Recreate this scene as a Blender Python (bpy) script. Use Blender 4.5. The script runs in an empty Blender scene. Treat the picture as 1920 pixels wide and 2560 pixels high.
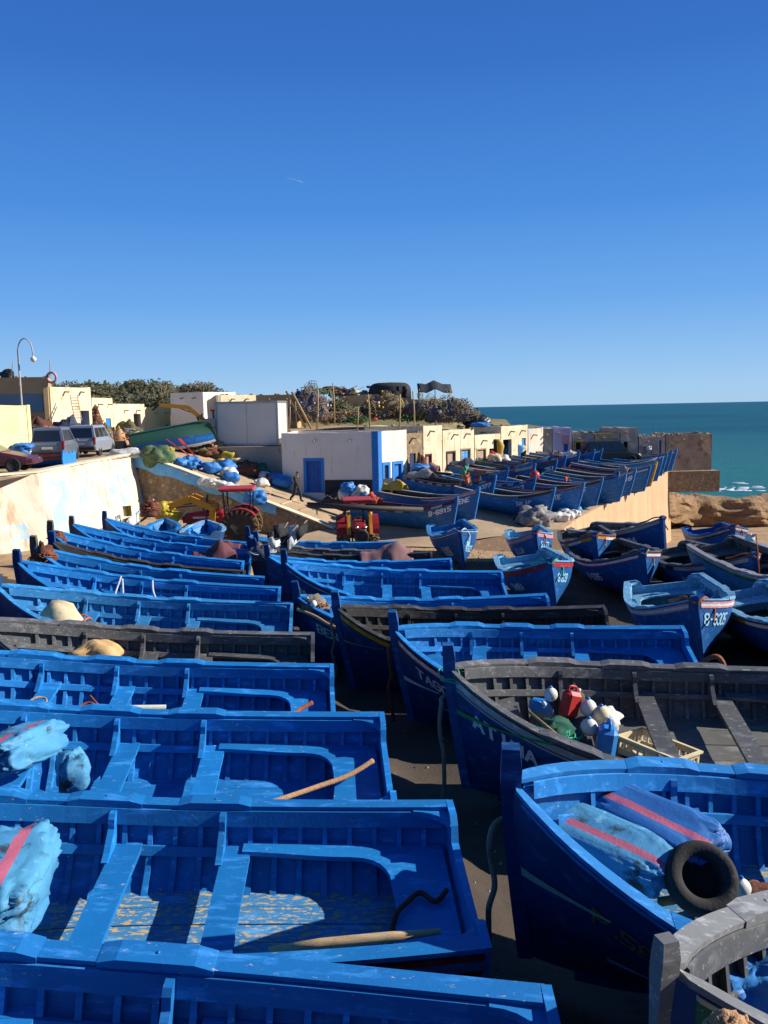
import bpy, bmesh, math, random
from mathutils import Vector, Matrix, noise as mnoise
random.seed(7)
sc = bpy.context.scene
COL = sc.collection
R = math.radians
PI = math.pi

# ------------------------------------------------------------------ camera
FPX, PITCH, ROLL, CZ = 2100.0, R(7.0), R(1.15), 7.0
cam = bpy.data.cameras.new('camera'); co = bpy.data.objects.new('camera', cam); COL.objects.link(co)
cam.sensor_fit = 'VERTICAL'; cam.sensor_height = 32.0; cam.lens = 32.0 * FPX / 2560.0
cam.clip_start = 0.1; cam.clip_end = 60000
co.matrix_world = Matrix.Translation((0, 0, CZ)) @ Matrix.Rotation(R(90) - PITCH, 4, 'X') @ Matrix.Rotation(-ROLL, 4, 'Z')
sc.camera = co

def ray(px, py):
    u = px - 960; v = py - 1280; c, s = math.cos(ROLL), math.sin(ROLL)
    u, v = c * u - s * v, s * u + c * v
    y = FPX * math.cos(PITCH) - v * math.sin(PITCH); z = -FPX * math.sin(PITCH) - v * math.cos(PITCH)
    return u / y, z / y
def D(px, py, y):
    a, b = ray(px, py); return Vector((a * y, y, CZ + b * y))
def on(px, py, fn, dz=0.0):
    """point where the line of sight meets the terrain function fn (+dz)"""
    a, b = ray(px, py); lo, hi = 2.0, 140.0
    y = lo
    while y < hi:
        if CZ + b * y - fn(a * y, y) - dz <= 0: break
        y += 0.25
    for _ in range(2):
        y -= 0.25 * (0.1 if _ else 1)
        st = 0.025 if not _ else 0.0025
        while CZ + b * y - fn(a * y, y) - dz > 0 and y < hi: y += st
    return Vector((a * y, y, CZ + b * y))

def sm(a, b, x):
    t = max(0.0, min(1.0, (x - a) / (b - a))); return t * t * (3 - 2 * t)
def yard(x, y):
    z = 2.26 - 0.05 * y
    z -= 0.10 * max(0, y - 37) * sm(1.0, 7.0, x) * (1 - sm(74, 90, y))
    z -= 0.05 * max(0, y - 60)
    xb = .75 - .28 * (y - 8)
    z -= .42 * sm(xb, xb + 1.0, x) * sm(4, 8, y) * (1 - sm(34, 42, y))
    z += .045 * max(0, -1 - x) + .9 * sm(-5, -13.5, x) * sm(20, 44, y)
    return max(z, -4.5 - 2.5 * sm(84, 100, y))
def slip(x, y):
    return 0.65 - 0.075 * (x - 3.5) + 0.085 * (y - 44)

def slip2(x, y):
    z = slip(x, y) - .7 * sm(2.5, -3, x)
    if x < 5: z = z + (yard(x, y) - z) * (1 - sm(40.5, 45, y)) * sm(5, 3, x)
    return z
def ramp(x, y): return max(yard(x, y), min(4.66, .5 + (-2.7 - x) * .35 + .05 * (y - 45)))

# ------------------------------------------------------------------ object helpers
def lin(h):
    h = h.lstrip('#'); o = []
    for i in (0, 2, 4):
        c = int(h[i:i + 2], 16) / 255
        o.append(c / 12.92 if c <= .04045 else ((c + .055) / 1.055) ** 2.4)
    return tuple(o)
def thing(name, label, cat, loc=(0, 0, 0), rz=0.0, group=None, rx=0.0, ry=0.0):
    o = bpy.data.objects.new(name, None); COL.objects.link(o)
    o.empty_display_size = .2
    o.location = loc; o.rotation_euler = (rx, ry, rz)
    return tag(o, label, cat, group)
def tag(o, label, cat, group=None):
    if len(label.split()) > 16 or len(label.split()) < 4: print('LABEL LEN', label)
    o['label'] = label; o['category'] = cat
    if group: o['group'] = group
    return o
def kind(o, k):
    o['kind'] = k; return o
def clone(o, parent=None):
    c = o.copy(); COL.objects.link(c); c.parent = parent
    if parent is not None: c.matrix_parent_inverse = Matrix()
    for ch in KIDS.get(o.name, []): clone(ch, c)
    return c
KIDS = {}

class MB:
    def __init__(s): s.v = []; s.f = []; s.m = []; s.sm = []
    def add(s, vs, fs, mi=0, smooth=False):
        n = len(s.v); s.v.extend(tuple(p) for p in vs)
        for f in fs:
            s.f.append(tuple(i + n for i in f)); s.m.append(mi); s.sm.append(smooth)
        return s
    def box(s, c, d, rot=None, mi=0, taper=1.0, bev=0.0):
        x, y, z = d[0] / 2, d[1] / 2, d[2] / 2; t = taper
        if bev <= 0:
            P = [(-x, -y, -z), (x, -y, -z), (x, y, -z), (-x, y, -z), (-x * t, -y * t, z), (x * t, -y * t, z), (x * t, y * t, z), (-x * t, y * t, z)]
            F = [(0, 3, 2, 1), (4, 5, 6, 7), (0, 1, 5, 4), (1, 2, 6, 5), (2, 3, 7, 6), (3, 0, 4, 7)]
        else:
            b = min(bev, x * .9, y * .9, z * .9); P = []; 
            for zz, q in ((-z, b), (-z + b, 0), (z - b, 0), (z, b)):
                for sx, sy in ((-1, -1), (1, -1), (1, 1), (-1, 1)):
                    if (sx * sy) > 0: P += [(sx * (x - q), sy * (y - b - q * .0), zz), (sx * (x - b), sy * (y - q), zz)]
                    else: P += [(sx * (x - b), sy * (y - q), zz), (sx * (x - q), sy * (y - b), zz)]
            F = [tuple(range(7, -1, -1)), tuple(range(24, 32))]
            for k in range(3):
                for i in range(8): F.append((k * 8 + i, k * 8 + (i + 1) % 8, k * 8 + 8 + (i + 1) % 8, k * 8 + 8 + i))
        M = Matrix.Translation(c) @ (rot.to_4x4() if rot else Matrix())
        return s.add([M @ Vector(p) for p in P], F, mi)
    def bar(s, a, b, w, h=None, mi=0, up=(0, 0, 1)):
        a = Vector(a); b = Vector(b); d = b - a; L = d.length
        if L < 1e-6: return s
        x = d.normalized(); u = Vector(up)
        if abs(x.dot(u)) > .97: u = Vector((1, 0, 0))
        y = u.cross(x).normalized(); z = x.cross(y)
        return s.box((a + b) / 2, (L, w, h or w), Matrix((x, y, z)).transposed(), mi)
    def tube(s, pts, r, n=8, mi=0, cap=True, smooth=True):
        pts = [Vector(p) for p in pts]; rr = r if isinstance(r, (list, tuple)) else [r] * len(pts)
        rings = []; pu = None
        for i, p in enumerate(pts):
            t = (pts[min(i + 1, len(pts) - 1)] - pts[max(i - 1, 0)])
            t = t.normalized() if t.length > 1e-9 else Vector((0, 0, 1))
            if pu is None:
                u = Vector((0, 0, 1)) if abs(t.z) < .9 else Vector((1, 0, 0))
            else: u = pu
            u = (u - t * u.dot(t)); u = u.normalized() if u.length > 1e-6 else t.orthogonal().normalized()
            pu = u; w = t.cross(u)
            rings.append([p + (u * math.cos(2 * PI * k / n) + w * math.sin(2 * PI * k / n)) * rr[i] for k in range(n)])
        s.rings(rings, mi=mi, smooth=smooth, caps=cap); return s
    def rings(s, rings, closed=True, mi=0, smooth=True, caps=True, loop=False):
        n = len(rings[0]); vs = [p for r in rings for p in r]; fs = []
        m = len(rings)
        for i in range(m if loop else m - 1):
            for k in range(n if closed else n - 1):
                a = i * n; b = ((i + 1) % m) * n
                fs.append((a + k, a + (k + 1) % n, b + (k + 1) % n, b + k))
        if caps and closed and not loop:
            fs.append(tuple(range(n - 1, -1, -1))); fs.append(tuple((m - 1) * n + k for k in range(n)))
        return s.add(vs, fs, mi, smooth)
    def lathe(s, prof, c=(0, 0, 0), n=16, axis='Z', mi=0, smooth=True):
        rings = []
        for r, h in prof:
            ring = []
            for k in range(n):
                a = 2 * PI * k / n; p = (r * math.cos(a), r * math.sin(a), h)
                if axis == 'Y': p = (p[0], p[2], -p[1])
                if axis == 'X': p = (p[2], p[0], p[1])
                ring.append(Vector(p) + Vector(c))
            rings.append(ring)
        return s.rings(rings, mi=mi, smooth=smooth)
    def prism(s, poly, h, f=lambda x, y, z: (x, y, z), mi=0):
        n = len(poly); vs = [f(p[0], p[1], 0) for p in poly] + [f(p[0], p[1], h) for p in poly]
        fs = [tuple(range(n - 1, -1, -1)), tuple(range(n, 2 * n))] + [(i, (i + 1) % n, n + (i + 1) % n, n + i) for i in range(n)]
        return s.add(vs, fs, mi)
    def blob(s, c, d, seed=0, amp=.15, fr=2.0, nu=14, nv=9, flat=.0, mi=0, rot=0.0, sq=1.0, cr=0.0):
        c = Vector(c); rings = []; cr_, sr = math.cos(rot), math.sin(rot)
        for j in range(nv + 1):
            ph = -PI / 2 + PI * j / nv; ring = []
            for i in range(nu):
                th = 2 * PI * i / nu
                p = Vector((math.cos(ph) * math.cos(th), math.cos(ph) * math.sin(th), math.sin(ph)))
                if sq != 1: p = Vector([math.copysign(abs(q) ** sq, q) for q in p])
                k = 1 + amp * mnoise.noise(p * fr + Vector((seed * 7.3, seed * 1.7, seed * 3.1))) * 1.6 + amp * .5 * mnoise.noise(p * fr * 2.7 + Vector((seed, 0, 0)))
                if cr:
                    for q_, w_ in ((2.3, 1.0), (5.1, .55)):
                        k -= cr * w_ * max(0, 1 - abs(mnoise.noise(Vector((p.x * q_ * 1.6, p.y * q_, p.z * q_ * .8)) + Vector((seed * 3.7, 0, seed)))) * 5)
                p = p * k
                if flat and p.z < -flat: p.z = -flat
                q = Vector((p.x * d[0], p.y * d[1], p.z * d[2]))
                ring.append(c + Vector((q.x * cr_ - q.y * sr, q.x * sr + q.y * cr_, q.z)))
            rings.append(ring)
        return s.rings(rings, mi=mi, caps=True)
    def build(s, name, mats, parent=None, loc=None, autosm=False):
        me = bpy.data.meshes.new(name); me.from_pydata([tuple(p) for p in s.v], [], s.f)
        if not isinstance(mats, (list, tuple)): mats = [mats]
        for m in mats: me.materials.append(m)
        me.polygons.foreach_set('material_index', s.m); me.polygons.foreach_set('use_smooth', s.sm)
        me.update()
        o = bpy.data.objects.new(name, me); COL.objects.link(o)
        if parent is not None:
            o.parent = parent; KIDS.setdefault(parent.name, []).append(o)
        if loc is not None: o.location = loc
        return o

# ------------------------------------------------------------------ materials
MATS = {}
def mat(name, c1, c2=None, scale=3.0, rough=.75, bump=.15, bscale=40.0, spots=None, metal=0.0, spec=.4, stretch=None, spots2=None, tint=0.0, planks=None, detail=6.0):
    """painted / weathered surface: two-tone noise, optional wear patches, optional stains, bump"""
    m = bpy.data.materials.new(name); m.use_nodes = True; nt = m.node_tree; N = nt.nodes; Lk = nt.links
    b = N['Principled BSDF']; c2 = c2 or tuple(x * .75 for x in c1)
    tc = N.new('ShaderNodeTexCoord'); src = tc.outputs['Object']
    oi = N.new('ShaderNodeObjectInfo')
    ad = N.new('ShaderNodeVectorMath'); ad.operation = 'ADD'; Lk.new(src, ad.inputs[0])
    cmb = N.new('ShaderNodeCombineXYZ'); mm = N.new('ShaderNodeMath'); mm.operation = 'MULTIPLY'; mm.inputs[1].default_value = 37.0
    Lk.new(oi.outputs['Random'], mm.inputs[0]); Lk.new(mm.outputs[0], cmb.inputs[0]); Lk.new(mm.outputs[0], cmb.inputs[1]); Lk.new(cmb.outputs[0], ad.inputs[1])
    vec = ad.outputs[0]
    if stretch:
        mp = N.new('ShaderNodeMapping'); mp.inputs['Scale'].default_value = stretch; Lk.new(vec, mp.inputs[0]); vec = mp.outputs[0]
    def nz(sc_, det=detail, ro=.6, v=None):
        n = N.new('ShaderNodeTexNoise'); n.inputs['Scale'].default_value = sc_; n.inputs['Detail'].default_value = det; n.inputs['Roughness'].default_value = ro
        Lk.new(v or vec, n.inputs['Vector']); return n.outputs['Fac']
    def ramp(fac, a, b_):
        r = N.new('ShaderNodeMapRange'); r.inputs[1].default_value = a; r.inputs[2].default_value = b_; Lk.new(fac, r.inputs[0]); return r.outputs[0]
    def mix(fac, A, B, op='MIX'):
        x = N.new('ShaderNodeMix'); x.data_type = 'RGBA'; x.blend_type = op
        if isinstance(fac, float): x.inputs[0].default_value = fac
        else: Lk.new(fac, x.inputs[0])
        for k, q in ((6, A), (7, B)):
            if isinstance(q, tuple): x.inputs[k].default_value = (*q[:3], 1)
            else: Lk.new(q, x.inputs[k])
        return x.outputs[2]
    col = mix(ramp(nz(scale), .32, .68), c1, c2)
    for sp in (spots, spots2):
        if sp:
            sc_, th, w, c = sp[:4]
            v = ad.outputs[0] if len(sp) < 5 else None
            if v is None:
                mp2 = N.new('ShaderNodeMapping'); mp2.inputs['Scale'].default_value = sp[4]; Lk.new(ad.outputs[0], mp2.inputs[0]); v = mp2.outputs[0]
            col = mix(ramp(nz(sc_, 8.0, .65, v), th, th + w), col, c)
    if tint:
        hs = N.new('ShaderNodeHueSaturation'); mr = N.new('ShaderNodeMapRange'); mr.inputs[3].default_value = 1 - tint; mr.inputs[4].default_value = 1 + tint
        Lk.new(oi.outputs['Random'], mr.inputs[0]); Lk.new(mr.outputs[0], hs.inputs['Value']); Lk.new(col, hs.inputs['Color']); col = hs.outputs[0]
    Lk.new(col, b.inputs['Base Color'])
    b.inputs['Roughness'].default_value = rough; b.inputs['Metallic'].default_value = metal
    b.inputs['Specular IOR Level'].default_value = spec
    if bump:
        bp = N.new('ShaderNodeBump'); bp.inputs['Strength'].default_value = bump; bp.inputs['Distance'].default_value = .02
        Lk.new(nz(bscale, 4.0), bp.inputs['Height']); Lk.new(bp.outputs[0], b.inputs['Normal'])
    MATS[name] = m
    return m

WOOD = lin('#b9a06f')
def paint(name, c1, c2, wear=.66, rough=.5, worn=lin('#a9a48f'), scuff=None):
    return mat(name, c1, c2, scale=1.6, rough=rough, bump=.12, bscale=28, spots=(11.0, wear - .05, .03, worn, (1, 2.4, 2.4)),
               spots2=(3.4, .53, .16, scuff or tuple(min(1, x * 1.55 + .035) for x in c1), (.7, 2.4, 2.4)), spec=.35, tint=.16)
mHull = paint('hull_blue', (.004, .045, .16), (.0035, .036, .13), .74)
mHullB = paint('hull_bright_blue', (.006, .085, .27), (.005, .07, .22), .74)
mHullC = paint('hull_mid_blue', (.014, .14, .36), (.011, .115, .31), .74)
mBlue = paint('paint_bright_blue', (.010, .175, .46), (.008, .14, .39), .70)
mBlue2 = paint('paint_sky_blue', (.030, .20, .42), (.02, .155, .36), .68)
mBlue3 = paint('paint_blue', (.010, .155, .42), (.008, .125, .36), .69)
mFloorB = paint('worn_floor_blue', (.04, .19, .38), (.06, .2, .36), .585, worn=WOOD)
mGrey = paint('paint_charcoal', (.095, .096, .096), (.07, .071, .073), .66, worn=(.3, .26, .18))
mBlackP = paint('paint_black_brown', (.042, .039, .034), (.03, .027, .024), .67, worn=(.15, .12, .08))
mFloorG = paint('worn_floor_grey', (.17, .165, .15), (.12, .12, .11), .72)
mLight = paint('paint_pale_blue', (.16, .36, .50), (.10, .28, .44), .64)
mWhiteP = paint('paint_white', (.62, .60, .54), (.5, .48, .42), .66)
mCapG = paint('paint_mid_grey', (.20, .20, .195), (.15, .15, .15), .66)
mGreyW = paint('paint_pale_grey', (.36, .35, .34), (.30, .29, .28), .66)
mRedP = paint('paint_red', (.42, .018, .02), (.30, .015, .018), .68)
mPinkP = paint('paint_pink', (.55, .25, .28), (.45, .2, .22), .66)
mDkRed = paint('paint_maroon', (.12, .018, .025), (.09, .014, .02), .7)
mYelP = paint('paint_yellow', (.52, .28, .012), (.42, .22, .01), .7)
mGrnP = paint('paint_green', (.02, .14, .06), (.015, .1, .045), .7)
mBlkStripe = mat('paint_black', (.012, .012, .014), (.02, .02, .02), rough=.5, bump=.05)
mOcre = paint('paint_cream', (.55, .44, .24), (.48, .36, .18), .7)
mText = mat('lettering_white', (.78, .78, .74), (.66, .66, .64), scale=6, rough=.6, bump=0)
mTextG = mat('lettering_grey', (.60, .60, .60), (.5, .5, .52), scale=6, rough=.6, bump=0)
mTextY = mat('lettering_yellow', (.30, .22, .03), (.2, .15, .03), scale=6, rough=.6, bump=0, spots=(9, .55, .08, (.006, .05, .2)))
mTextC = mat('lettering_pale_blue', (.35, .6, .75), (.3, .55, .7), scale=6, rough=.6, bump=0)
mWoodO = mat('old_wood', lin('#8a7350'), lin('#b59a6a'), scale=8, rough=.8, bump=.3, stretch=(1, 6, 6))
mStemW = mat('weathered_stem_wood', lin('#4a443c'), lin('#6a6154'), scale=8, rough=.85, bump=.4)

# ------------------------------------------------------------------ world, sun
SUN_EL, SUN_AZ = R(28.5), R(85)      # azimuth clockwise from +Y
w = bpy.data.worlds.new('World'); sc.world = w; w.use_nodes = True
nt = w.node_tree; bg = nt.nodes['Background']
sky = nt.nodes.new('ShaderNodeTexSky'); sky.sky_type = 'NISHITA'; sky.sun_disc = False
sky.sun_elevation = SUN_EL; sky.sun_rotation = SUN_AZ; sky.altitude = 0; sky.air_density = 1.0; sky.dust_density = .1; sky.ozone_density = 4.0
BGS = .1
tc = nt.nodes.new('ShaderNodeTexCoord'); sp = nt.nodes.new('ShaderNodeSeparateXYZ'); nt.links.new(tc.outputs['Generated'], sp.inputs[0])
cr = nt.nodes.new('ShaderNodeValToRGB'); e = cr.color_ramp.elements
SKY = [(-.02, '#2a2622'), (-.012, '#2a2622'), (-.008, '#a9cdea'), (.02, '#a2cbef'), (.055, '#8fc0f0'), (.12, '#6ca9ec'), (.22, '#4c8fe0'), (.36, '#3772c8'), (.52, '#2c61b0'), (1.0, '#24508f')]
while len(e) < len(SKY): e.new(.5)
for k, (pos, hx) in enumerate(SKY): e[k].position = (pos + .02) / 1.02; e[k].color = (*lin(hx), 1)
mr = nt.nodes.new('ShaderNodeMapRange'); mr.inputs[1].default_value = -.02; nt.links.new(sp.outputs[2], mr.inputs[0]); nt.links.new(mr.outputs[0], cr.inputs[0])
vm = nt.nodes.new('ShaderNodeVectorMath'); vm.operation = 'SCALE'; vm.inputs[3].default_value = .65 / BGS; nt.links.new(cr.outputs[0], vm.inputs[0])
mx = nt.nodes.new('ShaderNodeMix'); mx.data_type = 'RGBA'; mx.inputs[0].default_value = .98
nt.links.new(sky.outputs[0], mx.inputs[6]); nt.links.new(vm.outputs[0], mx.inputs[7])
nt.links.new(mx.outputs[2], bg.inputs[0]); bg.inputs[1].default_value = BGS
sl = bpy.data.lights.new('sun', 'SUN'); sl.energy = 5.0; sl.angle = R(.5); sl.color = (1, .95, .87)
so = bpy.data.objects.new('sun', sl); COL.objects.link(so)
sd = Vector((math.cos(SUN_EL) * math.sin(SUN_AZ), math.cos(SUN_EL) * math.cos(SUN_AZ), math.sin(SUN_EL)))
so.rotation_euler = sd.to_track_quat('Z', 'Y').to_euler()
sc.view_settings.view_transform = 'Standard'; sc.view_settings.look = 'None'; sc.view_settings.exposure = .62; sc.view_settings.gamma = 1
# ------------------------------------------------------------------ hand painted letters
GL = {'A': '002640 1232', 'B': '000636453303 3342413000', 'C': '4536160501103041', 'D': '00062645412000', 'E': '46060040 0333', 'F': '460600 0333', 'G': '453616050110304143 4323',
 'H': '0006 4046 0343', 'I': '2026', 'J': '4641301001', 'K': '0006 460340', 'L': '060040', 'M': '0006234640', 'N': '00064046', 'O': '103041453616050110', 'P': '00063645443303',
 'R': '00063645443303 2340', 'S': '453616050413334241301001', 'T': '2026 0646', 'U': '060110304146', 'V': '062046', 'W': '0610243046', 'Y': '062346 2320', 'Z': '06460040',
 '0': '103041453616050110', '1': '152620', '2': '05163645440040', '3': '0516364544334241301001', '4': '30360242', '5': '4606033342413000', '6': '453616050110304142331303',
 '7': '064610', '8': '13040516364544331302011030414233', '9': '0110304145361605041343', '-': '1333', '.': '2021', ':': '2122 2425', '"': '1014 3034 0444 0040', ' ': ''}
ARAB = ['9096', '868170', '706162', '64534031', '6667', '4147', '343324233433322120', '141303020110112100', '1415']
def strokes(text, h=1.0, gap=1.6, wob=.12, rnd=None, wd=1.0):
    rnd = rnd or random.Random(len(text) * 31 + ord(text[0])); x = 0; out = []
    for ch in text:
        if ch == ' ': x += 3; continue
        gl = ARAB if ch == '@' else GL[ch].split()
        for st in gl:
            out.append([((x + int(st[i]) * wd + rnd.uniform(-wob, wob)) / 6 * h, (int(st[i + 1]) + rnd.uniform(-wob, wob)) / 6 * h) for i in range(0, len(st), 2)])
        wch = 9 if ch == '@' else (2 if ch in '.:' else 4)
        x += wch * wd + gap
    return out, (x - gap) / 6 * h
def letters(mb, text, fn, h, wid=.16, **kw):
    """fn(u,v) -> point on the painted surface"""
    sts, W = strokes(text, h, **kw)
    w2 = wid * h / 2
    for st in sts:
        pts = []
        for a, b in zip(st, st[1:]):
            d = math.hypot(b[0] - a[0], b[1] - a[1]); n = max(1, int(d / (h * .12)))
            pts += [(a[0] + (b[0] - a[0]) * i / n, a[1] + (b[1] - a[1]) * i / n) for i in range(n)]
        pts.append(st[-1])
        L_, Rr = [], []
        for i, p in enumerate(pts):
            a = pts[max(i - 1, 0)]; b = pts[min(i + 1, len(pts) - 1)]
            dx, dy = b[0] - a[0], b[1] - a[1]; d = math.hypot(dx, dy) or 1e-6; nx, ny = -dy / d * w2, dx / d * w2
            if i == 0: p = (p[0] - dx / d * w2 * .8, p[1] - dy / d * w2 * .8)
            if i == len(pts) - 1: p = (p[0] + dx / d * w2 * .8, p[1] + dy / d * w2 * .8)
            L_.append(fn(p[0] + nx, p[1] + ny)); Rr.append(fn(p[0] - nx, p[1] - ny))
        n = len(pts)
        mb.add(L_ + Rr, [(i, i + 1, n + i + 1, n + i) for i in range(n - 1)])
    return W

# ------------------------------------------------------------------ the boat
class Hull:
    def __init__(s, L=6.1, B=2.4, ws=.86, mid=1.08, bow=.72, ster=.05, rake=.24):
        s.L, s.B, s.ws, s.mid, s.bow, s.ster, s.rake = L, B, ws, mid, bow, ster, rake
    def b(s, t):
        h = s.B / 2
        if t < .45: return h * (s.ws + (1 - s.ws) * math.sin(PI / 2 * t / .45))
        u = (t - .45) / .55
        return max(.035, h * (1 - u ** 2.5) ** .84)
    def s_(s, t):
        z = s.mid
        if t < .35: z += s.ster * ((.35 - t) / .35) ** 2
        else: z += s.bow * ((t - .35) / .65) ** 2.5
        return z
    def k(s, t): return .06 + .22 * max(0, (t - .75) / .25) ** 3
    def P(s, t, v, off=0.0, side=1):
        bw = sm(.5, 1.0, t); p = 3.5 - 2.1 * bw; fl = .2 + .3 * bw
        b = s.b(t); v_ = max(0., v)
        y = b * (fl * v_ + (1 - fl) * (1 - (1 - min(1, v_)) ** p))
        y = max(0.0, y - off)
        z = s.k(t) + (s.s_(t) - s.k(t)) * v
        x = s.L * (t - .5) - s.rake * max(0, 1 - v) ** 1.2 * sm(.55, 1, t)
        return Vector((x, y * side, z))
    def dz(s, t, d, off=0.0, side=1):
        return s.P(t, 1 - d / (s.s_(t) - s.k(t)), off, side)
    def z(s, t, z, off=0.0, side=1):
        return s.P(t, (z - s.k(t)) / (s.s_(t) - s.k(t)), off, side)

THW = (.355, .535, .715)
def rail(mb, H, ts, f, mi=0, smooth=False):
    """f(t) -> 4 ring points"""
    mb.rings([f(t) for t in ts], mi=mi, smooth=smooth)
def lspace(a, b, n): return [a + (b - a) * i / (n - 1) for i in range(n)]

def make_boat(root, H, out=None, ins=None, cap=None, floor=None, stem=None, stripes=(), texts=(), lod=2, seed=0, rng=None, deck=None, pads=True, foredeck=True, stemh=.2, notch=.18, stemw=1.0):
    rng = rng or random.Random(seed)
    out = out or mHull; ins = ins or mBlue; cap = cap or ins; floor = floor or mFloorB; deck = deck or ins
    NT = {2: 30, 1: 24, 0: 18}[lod]; NV = {2: 9, 1: 8, 0: 6}[lod]
    # hull shell
    m = MB(); ts = [1 - (1 - i / NT) ** 1.15 for i in range(NT + 1)]
    vs = [j / NV for j in range(NV + 1)]
    for sd_ in (1, -1):
        rows = [[H.P(t, v, 0, sd_) for v in (vs if sd_ > 0 else vs[::-1])] for t in ts]
        m.rings(rows[::-1], closed=False, mi=0, smooth=True)
        rows = [[H.P(t, .06 + .94 * v, .04, sd_) for v in (vs if sd_ < 0 else vs[::-1])] for t in ts[:-1]]
        m.rings(rows[::-1], closed=False, mi=1, smooth=True)
    m.build('hull', [out, ins], root)
    # keel
    m = MB(); rail(m, H, [i / 14 for i in range(14)], lambda t: [Vector((H.P(t, 0).x, y, z)) for y, z in ((-.04, H.k(t) + .02), (.04, H.k(t) + .02), (.04, max(0, H.k(t) - .06)), (-.04, max(0, H.k(t) - .06)))])
    m.build('keel', out, root)
    # stem post
    m = MB(); rows = []
    for v in [j / 8 for j in range(9)] + [1 + stemh * .5, 1 + stemh]:
        zz = H.k(1) + (H.s_(1) - H.k(1)) * v
        x = H.L * .5 - H.rake * max(0, 1 - v) ** 1.2 + .015 + (.02 * (v - 1) if v > 1 else 0)
        hw = (.075 if v > .9 else .055) * stemw; dp = (.17 if v > .9 else .13) * stemw
        if v >= 1 + stemh: hw *= .8; dp *= .85
        rows.append([Vector((x + .06, -hw, zz)), Vector((x + .06, hw, zz)), Vector((x + .06 - dp, hw, zz)), Vector((x + .06 - dp, -hw, zz))])
    m.rings(rows, smooth=False); m.build('stem_post', stem or out, root)
    # gunwale caps, inwales, stringers
    tsr = [i / (NT + 6) for i in range(NT + 6)] + [.992]
    for sd_ in (1, -1):
        m = MB()
        def capring(t, lift=0.0, grow=0.0):
            z = H.s_(t); p = H.P(t, 1, 0, sd_); b = H.b(t)
            yo = b + .035 + grow; yi = max(.012, b - .115 - grow)
            # outward normal in plan is taken as y: fine for slender boats
            r = [(p.x, yo * sd_, z), (p.x, yo * sd_, z + .038 + lift), (p.x, yi * sd_, z + .038 + lift), (p.x, yi * sd_, z)]
            r = [Vector(q) for q in r]
            return r if sd_ > 0 else r[::-1]
        rail(m, H, tsr, capring)
        if pads:
            for tc in THW:
                a, b_ = tc - .02, tc + .1
                tp = lspace(a, b_, 7)
                m.rings([capring(t, .035 if 0 < i < 6 else .004, .012) for i, t in enumerate(tp)], smooth=False)
                c = H.P(tc + .04, 1, .04, sd_); m.lathe([(.014, 0), (.014, .005), (.002, .006)], (c.x, c.y, c.z + .073), 6)
        m.build('gunwale', cap, root)
        m = MB(); tt = lspace(.012, .965, NT)
        def band(t, d0, d1, o0, o1):
            q = [H.dz(t, d0, o0, sd_), H.dz(t, d0, o1, sd_), H.dz(t, d1, o1, sd_), H.dz(t, d1, o0, sd_)]
            return q if sd_ < 0 else q[::-1]
        rail(m, H, tt, lambda t: band(t, .004, .15, .115, .14)); m.build('inwale', ins, root)
        if lod > 0:
            m = MB(); rail(m, H, lspace(.03, .93, NT), lambda t: band(t, .335, .415, .112, .137)); m.build('stringer', ins, root)
    # ribs
    if lod > 0:
        sp = .245 if lod == 2 else .42; n = int(H.L * .9 / sp); fz = H.mid - .7
        for sd_ in (1, -1):
            for i in range(n):
                t = .035 + (i + .2) * sp / H.L
                if t > .93: break
                hw = .021 / H.L; v0 = (fz - H.k(t)) / (H.s_(t) - H.k(t)) * .5
                m = MB(); rows = []
                for j in range(6):
                    v = 1 - .03 - (1 - .03 - v0) * j / 5
                    wv = 1 + .8 * (j / 5) ** 2
                    q = [H.P(t - hw * wv, v, .03, sd_), H.P(t + hw * wv, v, .03, sd_), H.P(t + hw * wv, v, .116, sd_), H.P(t - hw * wv, v, .116, sd_)]
                    rows.append(q if sd_ > 0 else q[::-1])
                m.rings(rows, smooth=False); m.build('rib', ins, root)
    # floor boards
    m = MB(); fz = H.mid - .67; nb = 6 if lod else 3
    for j in range(nb):
        a0 = -1 + 2 * j / nb; a1 = -1 + 2 * (j + 1) / nb
        rows = []
        for t in lspace(.03, .86, 14):
            w = max(0.02, H.z(t, fz, .05).y); g = .006
            dzb = .004 * (j % 2)
            y0, y1 = a0 * w + g, a1 * w - g; x = H.L * (t - .5)
            rows.append([Vector((x, y0, fz + dzb)), Vector((x, y1, fz + dzb)), Vector((x, y1, fz - .025)), Vector((x, y0, fz - .025))])
        m.rings(rows[::-1], smooth=False)
    m.build('floor_boards', floor, root)
    # thwarts + knees
    for tc in THW:
        zt = H.s_(tc) - .335; hw = .135
        t0, t1 = tc - hw / H.L, tc + hw / H.L
        m = MB(); rows = []
        for t in (t0, t1):
            y = H.z(t, zt, .045).y; x = H.L * (t - .5)
            rows.append([Vector((x, -y, zt)), Vector((x, y, zt)), Vector((x, y, zt - .055)), Vector((x, -y, zt - .055))])
        m.rings(rows[::-1], smooth=False); th = m.build('thwart', ins if not deck else deck, root)
        x0 = H.L * (tc - .5) + hw - .02
        for sd_ in (1, -1):
            yb = H.dz(tc, .1, .1).y; yt = H.z(tc, zt, .09).y
            prof = [(yb + .03, H.s_(tc) - .008), (yb - .10, H.s_(tc) - .008), (yb - .135, H.s_(tc) - .05), (yb - .15, H.s_(tc) - .14), (yt - .19, zt + .12), (yt - .27, zt + .05), (yt - .36, zt + .012), (yt - .36, zt + .0), (yt - .02, zt + .0)]
            m = MB(); pr = [(p[0] * sd_, p[1]) for p in prof]
            if sd_ < 0: pr = pr[::-1]
            m.prism(pr, .06, lambda a, b_, c_, x0=x0: (x0 + c_, a, b_))
            m.build('knee', ins, th)
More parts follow.
